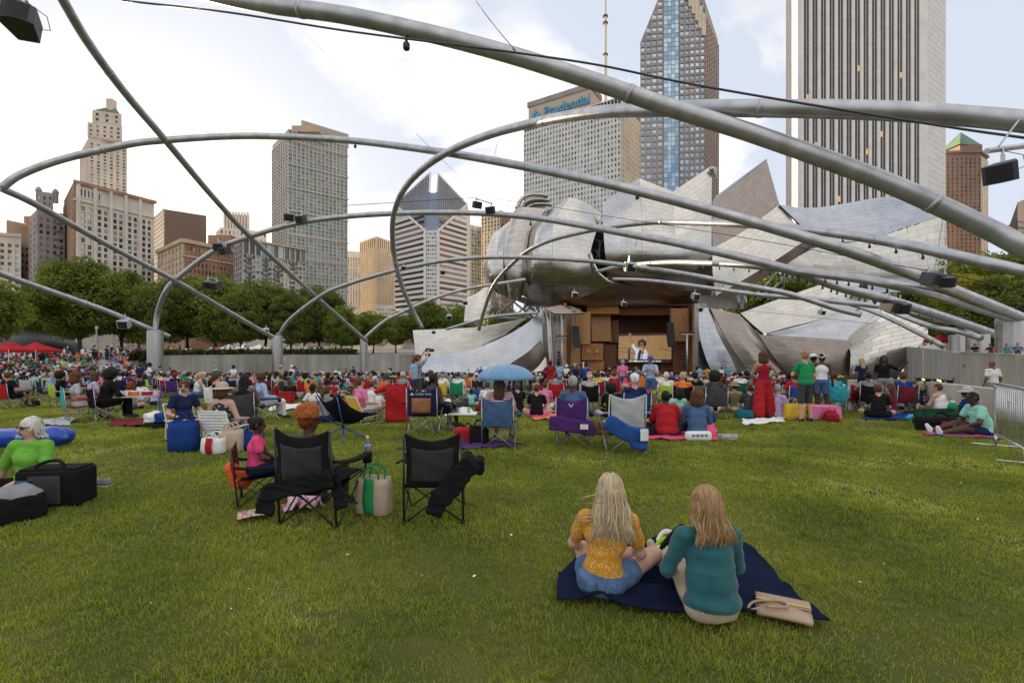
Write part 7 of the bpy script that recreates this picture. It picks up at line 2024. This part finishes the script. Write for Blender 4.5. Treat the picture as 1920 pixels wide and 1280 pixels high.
folk(1326, 770, 'Xt', -.5, 'silver cream fair crop grey', 'man in a bright orange cap', hat='cap', hatc='orange')
folk(1338, 782, 'qd', .05, 'charcoal black brown afro black', 'dark haired person in a large charcoal chair', 'charcoal', chl='large charcoal folding chair with silver legs and a white tag')
# couple on the pink mat
blanket('picnic_mat', [(1232, 808), (1340, 800), (1346, 828), (1214, 826)], 'bright pink mat under the red shirted man and curly haired woman', 'hotpink', wav=.02, seed=9)
folk(1250, 820, 'xl', .1, 'red charcoal dark crop black', 'broad man in a bright red shirt sitting on the pink mat', sl=.9, untuck=1, fat=1.22, res=.016)
folk(1308, 822, 'Mlf', .0, 'denim navy brown curly auburn', 'woman in a denim shirt with curly auburn hair on the pink mat', fat=1.05, res=.016, untuck=1)
r = root('cushion', at(1309, 827), 'white printed cushion behind the woman in denim', 'cushion', rz=.05); soft('pad', [b_((0, 0, .1), (.25, .07, .09), 0, .06)], .02, [cloth('white')], r)
for k in range(4): MB().box((-.12 + .08 * k, -.074, .12), (.05, .006, .035)).obj('print', cloth('denim'), r)
shoe_pair(1362, 822, '* white and grey trainer beside the pink mat', 'silver', rz=.9)
chair(at(1280, 800), .9, 'low grey sling chair behind the couple on the pink mat', 'grey', kind='sling', scale=.9)
# right block
folk(1342, 752, 'xt', .1, 'denim navy fair crop grey', 'man in a denim blue shirt and grey cap', hat='cap', hatc='grey')
folk(1364, 750, 'xtf', -.4, 'darkgreen black tan long brown', 'woman in dark green with long brown hair')
folk(1386, 748, 'qt', .1, 'white white fair crop black', 'man in a white shirt in a dark green chair', 'darkgreen', fat=1.1)
folk(1379, 768, 'xk', .1, 'olive khaki tan short brown', 'person in an olive vest and straw sun hat', hat='hat', hatc='khaki')
folk(1408, 780, 'xt', .1, 'charcoal charcoal fair crop brown', 'man in a charcoal T-shirt left of the woman in red trousers', untuck=1)
o, J, HM = folk(1432, 782, 'pkf', .2, 'crimson red tan curly brown', 'standing woman in wide red trousers and a backless top', lg=1.85, skirt=0, arms=('phone', 'hip'))
soft('trousers', [c_(J['h' + q], A3(.2 * s, -.02 + .1 * s, .14), .115, .17, 0) for q, s in (('l', -1), ('r', 1))], .022, [cloth('red')], o, disp=((0,), .012, 16))
o, J, HM = folk(1510, 790, 'ht', .35, 'green charcoal fair crop sandy', 'standing man in a green T-shirt and grey shorts', arms=('phone', 'down'), untuck=1, lg=.95, res=.016)
folk(1457, 782, 'Xl', -.9, 'lavender lavender fair crop grey', 'older man in lavender sitting behind the woman in red trousers')
folk(1476, 768, 'ql', .1, 'navy navy dark crop black', 'man in navy in a grey folding chair', 'grey')
folk(1486, 772, 'qt', .2, 'red navy tan short brown', 'person in a blue chair behind the man in green', 'blue')
folk(1541, 775, 'hkf', -.5, 'white denim dark wrap black' .replace('wrap', 'bun'), 'standing woman in a white vest and patterned head wrap', hat='wrap', hatc='silver', lg=.6)
folk(1526, 772, 'st', .1, 'red black dark crop black', 'man in red half hidden behind the man in green', hat='cap', hatc='white')
r = root('mat_roll', at(1560, 772) + Vector((-.05, -.1, .75)), 'rolled blue and green beach mat carried under an arm', 'mat', rz=-.2)
MB().tube([(-.35, 0, .12), (.45, 0, -.12)], .1, 14).obj('roll', cloth('turquoise'), r, smooth=True); MB().tube([(-.3, 0, .105), (-.24, 0, .087)], .105, 14).tube([(.3, 0, -.075), (.36, 0, -.093)], .105, 14).obj('band', cloth('lime'), r)
folk(1560, 768, 'qt', .1, 'turquoise grey tan short brown', 'person in a turquoise chair right of the head wrapped woman', 'turquoise')
chair(at(1592, 770), .1, 'red folding chair right of the turquoise chair', 'red')
tote(1490, 787, 'large yellow paper shopping bag at the feet of the man in green', 'yellow', .5, .25, .42, rz=.1)
tote(1466, 777, 'pale pink cloth bag next to the yellow shopping bag', 'pink', .36, .22, .36)
tote(1582, 768, 'pale turquoise tote bag on the grass', 'mint', .42, .2, .4, group=None)
tote(1601, 770, 'white and red carrier bag next to the turquoise tote', 'white', .38, .22, .36, stripe='red')
r = root('side_table', at(1534, 786), 'low table with a pink cloth hanging to the grass', 'table')
MB().box((0, 0, .32), (.8, .5, .03)).obj('table_top', cloth('white'), r)
MB().grid(lambda u, v: (-.42 + .84 * u, -.27 - .05 * math.sin(9 * u) * (1 - v), .04 + .1 * u * math.sin(3 * u) + (.31 - .1 * u * math.sin(3 * u)) * v), 16, 6).grid(lambda u, v: (.42 + .05 * math.sin(8 * u) * (1 - v), -.27 + .54 * u, .05 + .3 * v), 10, 6).box((0, 0, .352), (.85, .55, .02)).obj('table_cloth', cloth('pink'), r, smooth=True)
for x in (-.36, .36):
    for y in (-.2, .2): MB().tube([(x, y, 0), (x, y, .32)], .012, 6).obj('leg', m_tubeg, r)
blanket('picnic_mat', [(1640, 775), (1712, 776), (1735, 791), (1612, 787)], 'dark blue mat under the person in a black T-shirt', 'royal', wav=.015, seed=11)
folk(1648, 784, 'xt', -.3, 'black black fair short auburn', 'person in a black T-shirt on the dark blue mat', untuck=1)
folk(1672, 778, 'Xtf', .9, 'maroon denim fair long auburn', 'woman with long auburn hair reaching across the mat')
folk(1688, 772, 'qt', .1, 'royal denim tan short brown', 'person in a maroon chair draped with a blue towel', 'maroon/royal')
folk(1625, 768, 'qt', -.1, 'grey black brown crop black', 'man with arms spread in a black chair', 'black', arms='hip')
folk(1657, 762, 'vd', 2.8, 'black grey dark dreads black', 'standing man in black with long dreadlocks waving', face=True)
folk(1617, 748, 'pt', .4, 'navy black fair long blonde', 'standing fair haired woman in navy below the corner sail')
folk(1632, 750, 'xt', .2, 'sky white fair crop white', 'white haired man in a light blue shirt below the corner sail')
folk(1702, 762, 'xt', .2, 'black black fair crop auburn', 'man in black left of the woman in teal')
folk(1718, 765, 'xtf', .5, 'teal navy tan short grey', 'woman in a teal shirt near the low wall', hat='cap', hatc='charcoal')
folk(1731, 760, 'xtf', .3, 'black black fair bob blonde', 'blonde haired woman in black near the low wall')
folk(1737, 775, 'Ut', 2.2, 'navy navy fair crop brown', 'child in a navy cap facing the camera', hat='cap', hatc='navy', scale=.7, face=True)
o, J, HM = folk(1766, 778, 'Mk', .5, 'white sky fair crop brown', 'broad man in a white vest with blue lettering', fat=1.2, untuck=1)
text('COACH', .09, cloth('royal'), o, (0, -.165, .52), (R(80), 0, 0), 'lettering')
# wagon
r = root('folding_wagon', at(1768, 797), 'dark green folding wagon with a tall black handle', 'wagon', rz=.1)
MB().grid(lambda u, v: (-.48 + .96 * u, -.26, .14 + .22 * v - .03 * math.sin(6 * u) * v), 12, 4).grid(lambda u, v: (-.48 + .96 * u, .26, .14 + .22 * v), 12, 4).grid(lambda u, v: (-.48, -.26 + .52 * u, .14 + .22 * v), 6, 4).grid(lambda u, v: (.48, -.26 + .52 * u, .14 + .22 * v), 6, 4).box((0, 0, .14), (.96, .52, .02)).obj('tub', cloth('darkgreen'), r, smooth=True)
for x in (-.4, .4):
    for y in (-.28, .28):
        MB().tube([(x, y - .03, .09), (x, y + .03, .09)], .09, 16).obj('wheel', m_black, r)
for s in (-1, 1): MB().tube([(-.48, s * .27, .37), (.48, s * .27, .13)], .012, 6).tube([(-.48, s * .27, .13), (.48, s * .27, .37)], .012, 6).obj('side_frame', m_tubeb, r)
MB().tube([(-.62, -.12, .2), (-.55, -.12, .95), (-.55, .12, .95), (-.62, .12, .2)], .014, 6).obj('handle', m_tubeb, r)
MB().tube([(.5, 0, .2), (.8, 0, .62)], .012, 6).tube(crom([(.78, 0, .6), (.76, 0, .72), (.86, 0, .74), (.86, 0, .64), (.8, 0, .6)], 4), .012, 6).obj('pull_handle', m_tubeb, r)
r = root('duffel_bag', at(1758, 808), 'black duffel bag with a red heart mark before the wagon', 'bag'); soft('body', [b_((0, 0, .16), (.42, .17, .16), 0, .1)], .02, [cloth('black')], r, disp=((0,), .01, 16))
loop(r, [(-.2, -.1, .28), (0, -.06, .42), (.2, -.1, .28)], .014, cloth('black')); soft('heart_mark', [e_((-.03, -.17, .19), (.05, .015, .05), 0), e_((.04, -.17, .19), (.05, .015, .05), 0), e_((.005, -.17, .15), (.05, .015, .05), 0)], .01, [cloth('red')], r)
r = root('cool_box', at(1786, 790) + Vector((0, 0, .2)), 'green lidded drink jug standing in the wagon', 'jug'); MB().lathe([(.08, 0), (.1, .04), (.1, .2), (.07, .24), (.05, .28)], 14).obj('body', cloth('green'), r, smooth=True); MB().lathe([(.055, 0), (.05, .04)], 12, (0, 0, .28)).obj('lid', cloth('white'), r)
r = root('nylon_sack', at(1718, 790), 'bright turquoise nylon sack on the grass', 'bag'); soft('sack', [e_((0, 0, .09), (.26, .15, .1), 0), e_((.15, 0, .08), (.16, .12, .09), 0)], .02, [cloth('turquoise')], r, disp=((0,), .02, 16))
# man with stretched legs by the barrier
blanket('beach_towel', [(1740, 806), (1870, 806), (1880, 826), (1730, 818)], 'red white and blue towel under the man in the mint shirt', 'red', wav=.015, seed=13, m=dots('towel_print', (.45, .03, .04), (.08, .12, .4), 5, .4))
folk(1846, 818, 'Mt', 1.6, 'mint navy dark crop black', 'man in a mint green T-shirt sitting with legs stretched out sideways', fat=1.12, lean=.3, glasses=True, untuck=1, shoe='white', res=.016)
folk(1832, 800, 'Mt', 1.5, 'royal khaki dark crop black', 'man in blue and a grey brimmed hat behind the man in mint', hat='hat', hatc='silver', lean=.25)
folk(1883, 800, 'sd', .2, 'white grey brown none black', 'bald man in a white patterned shirt behind the low beige wall', pos=(16.2, 15.8, -.5))
# people leaning over the tall wall
def wallpos(px):
    s_ = (px - 960) / F; Yw = 16 / (s_ - .5625)
    return (s_ * Yw + .5, Yw + .15, .25)
for px, Y, top, hr, lab in ((1821, 35, 'black', 'pony', 'person in black looking over the tall wall, leftmost'), (1850, 31.5, 'brown', 'short', 'person in brown leaning over the tall wall'), (1864, 30, 'pink', 'long', 'woman in pink leaning over the tall wall'), (1879, 29, 'turquoise', 'crop', 'person in turquoise leaning far over the tall wall')):
    folk(px, 660, 'wt', 2.4, top + ' navy tan ' + hr + ' brown', lab, pos=wallpos(px), face=True)
folk(1897, 655, 'pt', 2.6, 'denim navy fair crop brown', 'man in a denim shirt photographing from behind the tall wall', pos=wallpos(1899), face=True)
# things lying between the groups
tote(345, 846, 'deep blue insulated bag standing beside the smiling woman', 'royal', .42, .26, .5, rz=.15, hc='royal')
tote(434, 846, 'tan bag printed with white shells beside the web chair', 'beige', .36, .2, .36, rz=.1)
tote(401, 850, 'crumpled white and red plastic carrier bag', 'white', .34, .2, .26, stripe='red')
tote(473, 842, 'bright blue cloth bag next to the drinks jug', 'royal', .34, .2, .3, rz=.3)
r = root('drinks_jug', at(464, 818), 'white drinks jug with a red lid', 'jug'); MB().lathe([(.1, 0), (.11, .02), (.11, .22), (.09, .26)], 16).obj('body', cloth('white'), r, smooth=True); MB().lathe([(.1, 0), (.1, .05), (.06, .08)], 16, (0, 0, .26)).obj('lid', cloth('red'), r)
r = root('cool_box', at(537, 757), 'red wheeled cooler behind the navy chair', 'cooler'); MB().box((0, 0, .22), (.5, .35, .4)).obj('body', cloth('red'), r, bevel=.03); MB().box((0, 0, .44), (.52, .37, .05)).obj('lid', cloth('crimson'), r, bevel=.02); MB().tube([(-.2, .17, .4), (-.2, .17, .8), (.2, .17, .8), (.2, .17, .4)], .012, 6).obj('handle', m_tubeb, r)
r = root('cooler_bag', at(878, 830), 'small red cooler bag by the white low table', 'bag'); soft('body', [b_((0, 0, .14), (.24, .16, .14), 0, .04)], .02, [cloth('red')], r); loop(r, [(-.1, 0, .27), (0, 0, .36), (.1, 0, .27)], .012, cloth('black'))
tote(898, 835, 'black shoulder bag beside the red cooler bag', 'black', .34, .2, .34)
def table(px, py, label, w_, d_, h_, top, rz=0):
    r = root('camp_table', at(px, py), label, 'table', rz=rz)
    MB().box((0, 0, h_), (w_, d_, .025)).obj('table_top', cloth(top), r, bevel=.005)
    for x in (-1, 1):
        for y in (-1, 1): MB().tube([(x * w_ * .45, y * d_ * .42, 0), (x * w_ * .47, y * d_ * .45, h_)], .012, 6).obj('leg', m_tubeg, r)
    return r
t_ = table(868, 806, 'small white low table with cups in front of the umbrella', .6, .4, .36, 'white')
for k, (x, y) in enumerate(((-.1, 0), (.12, .08))):
    q = root('drink_cup', t_.location + Vector((x, y, .375)), ['clear cup on the white low table, nearer the middle', 'clear cup on the white low table, further back'][k], 'cup'); MB().lathe([(.03, 0), (.04, .1)], 12).obj('body', cloth('silver'), q, smooth=True)
table(252, 785, 'grey camping table crowded with food', .9, .6, .6, 'silver', .1)
for k, (x, y, c, lb) in enumerate(((235, 757, 'white', 'white food box on the grey camping table'), (246, 756, 'orange', 'orange food tub on the grey camping table'), (262, 756, 'red', 'red food box on the grey camping table'))):
    q = root('food_box', at(252, 785) + Vector((-.3 + .28 * k, -.1 + .1 * k, .615)), lb, 'box'); MB().box((0, 0, .05), (.2, .16, .1)).obj('tub', cloth(c), q, bevel=.01); MB().box((0, 0, .11), (.21, .17, .02)).obj('lid', cloth('white'), q, bevel=.005)
r = root('hand_truck', at(300, 800), 'blue folding hand cart loaded with white and blue bags', 'cart', rz=-.2)
MB().tube([(-.25, .2, .1), (-.25, .25, .95), (.25, .25, .95), (.25, .2, .1)], .014, 6).tube([(-.25, .22, .5), (.25, .22, .5)], .012, 6).obj('frame', m_tubeu, r)
MB().box((0, 0, .09), (.55, .5, .03)).obj('deck', m_tubeb, r)
for s in (-1, 1): MB().tube([(s * .3, .2, .1), (s * .35, .2, .1)], .1, 16).obj('wheel', m_black, r)
for k, (x, c, lb) in enumerate(((-.1, 'white', 'white plastic sack on the hand cart'), (.14, 'royal', 'blue sack on the hand cart'))):
    q = root('carrier_sack', r.location + Vector((x, -.05, .11)), lb, 'bag'); soft('sack', [b_((0, 0, .11), (.14, .17, .11), 0, .06), e_((.05, 0, .22), (.06, .07, .08), 0)], .018, [cloth(c)], q, disp=((0,), .025, 26))
for px, py, c, lb in ((835, 762, 'white', 'heap of white and pink clothes left of the green clad child'), (868, 764, 'charcoal', 'dark backpack lying on a white sheet'), (905, 770, 'maroon', 'maroon bag left of the umbrella'), (1085, 790, 'turquoise', 'folded turquoise blanket behind the purple chair'), (1130, 815, 'brown', 'brown bag between the purple and the grey chair'), (1215, 818, 'black', 'black bag left of the pink mat'), (1395, 785, 'teal', 'heap of teal and white picnic things'), (640, 765, 'red', 'red and yellow bag near the girl in grey'), (60, 762, 'black', 'black box of food by the red topped chair'), (1560, 790, 'crimson', 'dark red cloth bag right of the pink table'), (1325, 792, 'royal', 'blue cooler sack by the charcoal chair')):
    r = root('soft_bag', at(px, py), lb, 'bag', rz=random.uniform(0, 3)); soft('sack', [b_((0, 0, .11), (.24, .16, .11), 0, .09), e_((.08, .02, .2), (.12, .1, .08), 0)], .024, [cloth(c)], r, disp=((0,), .02, 16)); loop(r, [(-.1, -.08, .18), (0, -.06, .32), (.1, -.08, .18)], .012, cloth(c))
for q4, c, lb in (([(1390, 790), (1470, 785), (1470, 793), (1395, 800)], 'white', 'white sheet under the red trousered woman'), ([(860, 832), (905, 830), (985, 838), (850, 845)], 'purple', 'purple mat below the denim jacket chair'), ([(1000, 775), (1060, 772), (1075, 785), (1000, 790)], 'coral', 'red patterned blanket behind the boy in black'), ([(830, 770), (880, 766), (890, 775), (835, 782)], 'white', 'white sheet near the heap of clothes'),
                  ([(60, 790), (140, 786), (130, 800), (50, 800)], 'silver', 'grey sheet beside the lime chair'), ([(640, 772), (700, 768), (705, 778), (640, 782)], 'cream', 'cream sheet under the man in the white vest'), ([(210, 790), (270, 788), (280, 800), (205, 802)], 'maroon', 'maroon patterned blanket under the camping table'), ([(1215, 785), (1262, 780), (1270, 792), (1212, 796)], 'orange', 'orange blanket behind the red shirted man'), ([(505, 762), (570, 758), (575, 768), (505, 772)], 'white', 'white sheet in front of the small orange clad child')):
    blanket('picnic_blanket', q4, lb, c, wav=.03, seed=len(lb))
# ------------------------------------------------------------------ tents, stand-in dome, lamp post on the plaza
def tent(px, top, Y, wpx, c, label, lettering=True):
    t = P(px, top, Y); wd = wpx / F * Y; zb = float(gplaza(t.x, Y))
    r = root('canopy_tent', (t.x, Y, zb), label, 'tent')
    h_ = t.z - zb; e = h_ - wd * .3; w2 = wd / 2
    MB().add([(-w2, -w2, e), (w2, -w2, e), (w2, w2, e), (-w2, w2, e), (0, 0, h_), (-w2 * .45, -w2 * .45, e + (h_ - e) * .45), (w2 * .45, -w2 * .45, e + (h_ - e) * .45), (w2 * .45, w2 * .45, e + (h_ - e) * .45), (-w2 * .45, w2 * .45, e + (h_ - e) * .45)], [(0, 1, 6, 5), (1, 2, 7, 6), (2, 3, 8, 7), (3, 0, 5, 8), (5, 6, 4), (6, 7, 4), (7, 8, 4), (8, 5, 4)]).obj('canopy', cloth(c), r, solid=.03)
    MB().box((0, -w2, e - .15), (wd, .03, .3)).box((w2, 0, e - .15), (.03, wd, .3)).box((-w2, 0, e - .15), (.03, wd, .3)).obj('valance', cloth(c), r)
    for x in (-1, 1):
        for y in (-1, 1): MB().tube([(x * w2, y * w2, 0), (x * w2, y * w2, e)], .035, 6).obj('leg', m_tubew, r)
    return r
tent(18, 640, 62, 52, 'red', 'red canopy tent at the left edge')
tent(67, 641, 64, 50, 'red', 'red canopy tent second from the left edge')
tent(1763, 627, 52, 34, 'red', 'red canopy tent behind the right concrete wall')
for k in range(3): tent(430 + 28 * k, 645, 88, 27, 'white', ['white canopy tent by the second pylon, first of three', 'white canopy tent by the second pylon, middle of three', 'white canopy tent by the second pylon, last of three'][k])
r = root('sculpture_stand_in', P(20, 668, 90), 'plain grey dome standing in for the mirrored sculpture behind the red tents', 'dome')
MB().lathe([(11 * math.cos(a), 5.2 * math.sin(a)) for a in np.linspace(0, 1.5, 12)], 40).obj('shell', mat('dome_grey', (.1, .1, .105), .5, .6), r, smooth=True)  # plain shell added in place of a mirrored sculpture
r = root('lamp_post', P(181, 668, 70), 'tall grey lamp post in front of the trees', 'lamp post')
MB().tube([(0, 0, -1), (0, 0, 4)], .1, 8).obj('post', m_strut if 'm_strut' in globals() else m_steel, r); MB().lathe([(.15, 0), (.22, .3), (.1, .5)], 10, (0, 0, 4)).obj('lantern', cloth('silver'), r)
# ------------------------------------------------------------------ the seated crowd
cg = random.Random(21)
SKS = ['fair'] * 5 + ['tan'] * 4 + ['brown'] * 3 + ['dark'] * 4
HCS = ['brown'] * 4 + ['black'] * 6 + ['blonde', 'sandy', 'auburn', 'grey', 'white', 'grey']
TCS = ['white'] * 7 + ['black'] * 5 + ['navy', 'navy', 'grey', 'grey', 'charcoal', 'red', 'red', 'crimson', 'blue', 'royal', 'sky', 'paleblue', 'pink', 'coral', 'green', 'teal', 'turquoise', 'purple', 'lavender', 'yellow', 'orange', 'olive', 'maroon', 'beige', 'cream', 'denim', 'hotpink', 'lime', 'mint']
CCS = ['navy', 'red', 'black', 'blue', 'charcoal', 'grey', 'green', 'darkgreen', 'crimson', 'royal', 'orange', 'purple', 'turquoise', 'maroon', 'black', 'navy', 'red']
BCS = ['denim', 'navy', 'black', 'khaki', 'grey', 'white', 'beige', 'charcoal']
def zone(px):
    for lim, n in ((70, 'below the red tents'), (200, 'below the tallest tree'), (360, 'below the first pylon'), (470, 'below the white tents'), (590, 'below the arrow boards'), (700, 'below the third pylon'), (800, 'below the wing tip'), (890, 'before the steel wing'), (1010, 'behind the blue umbrella'), (1100, 'by the shade sail'), (1210, 'before the stage'), (1310, 'before the screen'), (1420, 'before the leaning sheets'), (1520, 'before the taupe plate'), (3000, 'before the corner sail')):
        if px < lim: return n
pts = []
while len(pts) < 1000:
    Y = math.sqrt(cg.uniform(21 ** 2, 52 ** 2)); X = cg.uniform(-1.12, .72) * Y
    px = 960 + X / Y * F
    if X < -60 or (px > 1580): continue
    if px > 1330 and Y < 24: continue
    if px < 620 and Y < 19: continue
    if any((X - a) ** 2 + (Y - b) ** 2 < .42 for a, b in TOPS): continue
    TOPS.append((X, Y)); pts.append((Y, X, px))
pts.sort()
used = {o.get('label') for o in C.objects}
HN = dict(short='short', crop='cropped', bob='bobbed', long='long', afro='afro', curly='curly', bun='tied up', pony='ponytailed')
n_ind = 300 - sum(1 for o in C.objects if o.get('category') == 'person') - 9
for Y, X, px in pts[:n_ind]:
    row = 'nearer rows' if Y < 27 else 'middle rows' if Y < 33 else 'farther rows'
    for _ in range(200):
        top, hc, sk = cg.choice(TCS), cg.choice(HCS), cg.choice(SKS)
        if cg.random() < .16 and top != 'white': top = 'striped-' + top
        if sk in ('dark', 'brown'): hc = 'black' if cg.random() < .8 else 'grey'
        hr = cg.choice(list(HN)); hat = cg.choice([None] * 5 + ['cap', 'hat'])
        if hr in ('afro',) and sk == 'fair': hr = 'short'
        u = cg.random()
        code = 'q' if u < .42 else 'Q' if u < .56 else 'x' if u < .78 else 'U' if u < .86 else 'L' if u < .975 else cg.choice('sph')
        fem = hr in ('bob', 'long', 'curly', 'bun', 'pony')
        post = 'seated' if code in 'qQ' else 'standing' if code in 'sph' else 'crouching' if code == 'U' else 'reclining' if code == 'L' else 'cross-legged'
        hatc = cg.choice(('white', 'navy', 'cream', 'red', 'beige', 'blue'))
        hd = f'{hatc} {"cap" if hat == "cap" else "sun hat"}' if hat else f'{HN[hr]} {hc} hair'
        lab = f'{post} person in {cname(top)}, {hd}, {zone(px)}, {row}'
        if lab not in used and len(lab.split()) <= 16: break
    used.add(lab)
    pos = (X, Y, gq(X, Y))
    ch = cg.choice(CCS) if code in 'qQ' else None
    sty = cg.choice('tttkdl')
    folk(px, 0, code + sty + ('f' if fem else ''), cg.uniform(-.5, .5), f'{top} {cg.choice(BCS)} {sk} {hr} {hc}', lab, ch, pos=pos, res=.026, hres=.02, hat=hat, hatc=hatc, group='people seated on the lawn', scale=cg.uniform(.9, 1.05), chl=None if not ch else f'{cname(ch)} chair of the person in {cname(top)}, {hd}, {zone(px)}')
# the far rows: too many to count, one mass
def mass():
    base = []; far = []
    for code, chairy in (('qt', 1), ('Qt', 1), ('xt', 0), ('ql', 1), ('Ut', 0), ('st', 0), ('hd', 0), ('pt', 0), ('qk', 0)):
        kind, pk = KIND[code[0]]
        J = pose(kind, **pk)
        pr = body_prims(J, **STY[code[1]])
        HMx = J['head']
        pr.append(e_(HMx + A3(0, -.02, .045), (.1, .115, .1), 5))
        if chairy: pr += [b_((0, -.33, .62), (.28, .04, .28), 6, .03), b_((0, 0, .34), (.28, .26, .04), 6, .03)]
        base.append(sdf(pr, .042, .035)); far.append(sdf(pr, .066, .04))
    Vs, Qs, Cs, nb = [], [], [], 0
    g_ = random.Random(5)
    spots = [(X, Y, gq(X, Y), None) for Y, X, px in pts[n_ind:]]
    while len(spots) < 1900:
        Y = math.sqrt(g_.uniform(38 ** 2, 93 ** 2)); X = g_.uniform(-1.12, .66) * Y
        if X < -68 + (Y - 60) * .1 or (Y > 52 and X < float(xb_left(Y)) + .8 and X > -41): continue
        if Y > 52 and X < float(xb_left(Y)) + .8: continue
        if X > float(xb_right(Y)) - 9: continue
        spots.append((X, Y, gq(X, Y), None))
    for _ in range(70):                     # standing about on the plaza behind the far wall
        t = g_.uniform(0, 1); spots.append((np.interp(t, [0, .3, .62, 1], [-42, -37.5, -33.2, -29.5]) - g_.uniform(4, 9), np.interp(t, [0, .3, .62, 1], [54, 66, 80, 94]), .15, g_.choice((5, 6, 7))))
    for _ in range(420):                    # thick crowd by the red tents
        Y = g_.uniform(40, 74); X = -g_.uniform(.72, 1.1) * Y; spots.append((X, Y, float(gplaza(X, Y)) + .05, g_.choice((5, 0, 1, 2, 3, 8, 2))))
    for X, Y, z, k in spots:
        if k is None: k = g_.choice((0, 0, 1, 1, 2, 2, 2, 3, 4, 8)) if g_.random() > .025 else g_.choice((5, 6, 7))
        V, Q, mi = (base if Y < 44 else far)[k]
        a = g_.uniform(-.7, .5); s = g_.uniform(.9, 1.06)
        c_a, s_a = math.cos(a) * s, math.sin(a) * s
        W = np.stack([V[:, 0] * c_a - V[:, 1] * s_a + X, V[:, 0] * s_a + V[:, 1] * c_a + Y, V[:, 2] * s + z - .01], -1)
        sk = g_.choice(SKS)
        pal = np.array([SK[sk], COL[g_.choice(TCS)], COL[g_.choice(BCS)], COL['charcoal'], (.05, .02, .02), HR[g_.choice(HCS)] if sk in ('fair', 'tan') else HR['black'], COL[g_.choice(CCS)]])
        if g_.random() < .16: pal[5] = COL[g_.choice(('white', 'white', 'navy', 'red', 'cream', 'blue', 'black'))]
        Vs.append(W); Qs.append(Q + nb); Cs.append(pal[mi]); nb += len(V)
    Q = np.concatenate(Qs); col = np.concatenate(Cs)
    m = mat('crowd_cloth', (.5, .5, .5), .85)
    me = npmesh('crowd', np.concatenate(Vs), Q, [m], smooth=True)
    at_ = me.attributes.new('tone', 'FLOAT_COLOR', 'CORNER')
    c4 = np.ones((len(col) * 4, 4), np.float32); c4[:, :3] = np.repeat(col, 4, 0)
    at_.data.foreach_set('color', c4.ravel())
    t = m.node_tree; n = t.nodes.new('ShaderNodeAttribute'); n.attribute_name = 'tone'
    t.links.new(n.outputs['Color'], t.nodes['Principled BSDF'].inputs['Base Color'])
    o = link(bpy.data.objects.new('crowd', me))
    tag(o, 'dense far rows of people sitting in front of the stage and wall', 'crowd', kind='stuff')
mass()
# musicians on the stage
for k, (px, top, hr, pose_) in enumerate(((1143, 'white', 'short', 'st'), (1160, 'grey', 'short', 'pt'), (1168, 'coral', 'long', 'st'), (1176, 'lavender', 'afro', 'vt'), (1193, 'white', 'afro', 'pt'), (1202, 'black', 'short', 'st'), (1212, 'navy', 'crop', 'pt'), (1236, 'black', 'short', 'st'))):
    p_ = P(px, 700, 104 + (k % 3))
    folk(px, 0, pose_, 3.2, f'{top} black {"dark" if k % 2 else "tan"} {hr} black', f'musician in {top} on the stage, {["first", "second", "third", "fourth", "fifth", "sixth", "seventh", "eighth"][k]} from the wing', pos=(p_.x, p_.y, ZS + .05) if 'ZS' in globals() else p_, res=.026, hres=.02, group='musicians on the stage')
if 'ZS' in globals():
    for k, (px, w_, h_, lb) in enumerate(((1130, 2.4, .9, 'black keyboard riser left on the stage'), (1150, 1.6, 1.1, 'black amplifier behind the musicians'), (1184, 1.8, 1.0, 'drum riser in the middle of the stage'), (1222, 2.0, .9, 'black monitor block right on the stage'))):
        p_ = P(px, 700, 103.2 + k * .5); r = root('stage_equipment', (p_.x, p_.y, ZS + .02), lb, 'equipment')
        MB().box((0, 0, h_ / 2), (w_, .8, h_)).obj('case', m_black, r, bevel=.05); MB().box((0, -.42, h_ / 2), (w_ * .8, .03, h_ * .6)).obj('grille', m_grl, r)
        for s in (-1, 1): MB().tube([(s * w_ * .4, .1, h_), (s * w_ * .5, 0, h_ + .9)], .03, 6).obj('stand', m_steel, r)
# a row of fixed red seats and low rail before the lower sails
for k in range(16):
    p_ = P(1385 + k * 11.5, 738, 30.5 + k * .12); z = gq(p_.x, p_.y)
    r = root('fixed_seat', (p_.x, p_.y, z), 'red fixed seat in the row before the taupe steel plate', 'seat', 'red fixed seats in a row', rz=-.15)
    MB().grid(lambda u, v: (-.2 + .4 * u, -.2 - .06 * v - .03 * math.sin(math.pi * u), .42 + .45 * v), 5, 4).obj('backrest', cloth('red'), r, smooth=True, solid=.03)
    MB().box((0, .02, .42), (.4, .4, .04)).obj('seat', cloth('red'), r, bevel=.015); MB().tube([(0, 0, 0), (0, 0, .42)], .03, 6).obj('pedestal', m_tubeg, r)
# scraps on the grass
sg = np.random.default_rng(11); sv = []
for k in range(34):
    y = sg.uniform(2.6, 15); x = sg.uniform(-1, 1) * y; q = sg.uniform(.005, .016); a = sg.uniform(0, 6.28)
    if x > xb_right(y) - 9 and y > 10: continue
    for da in (0, 1.7, 3.1, 4.6): sv.append((x + q * math.cos(a + da), y + q * math.sin(a + da), gq(x, y) + .045 + sg.uniform(-.006, .006)))
tag(link(bpy.data.objects.new('litter', npmesh('litter', sv, np.arange(len(sv)).reshape(-1, 4), [cloth('white')]))), 'tiny pale scraps of paper scattered over the grass', 'litter', kind='stuff')
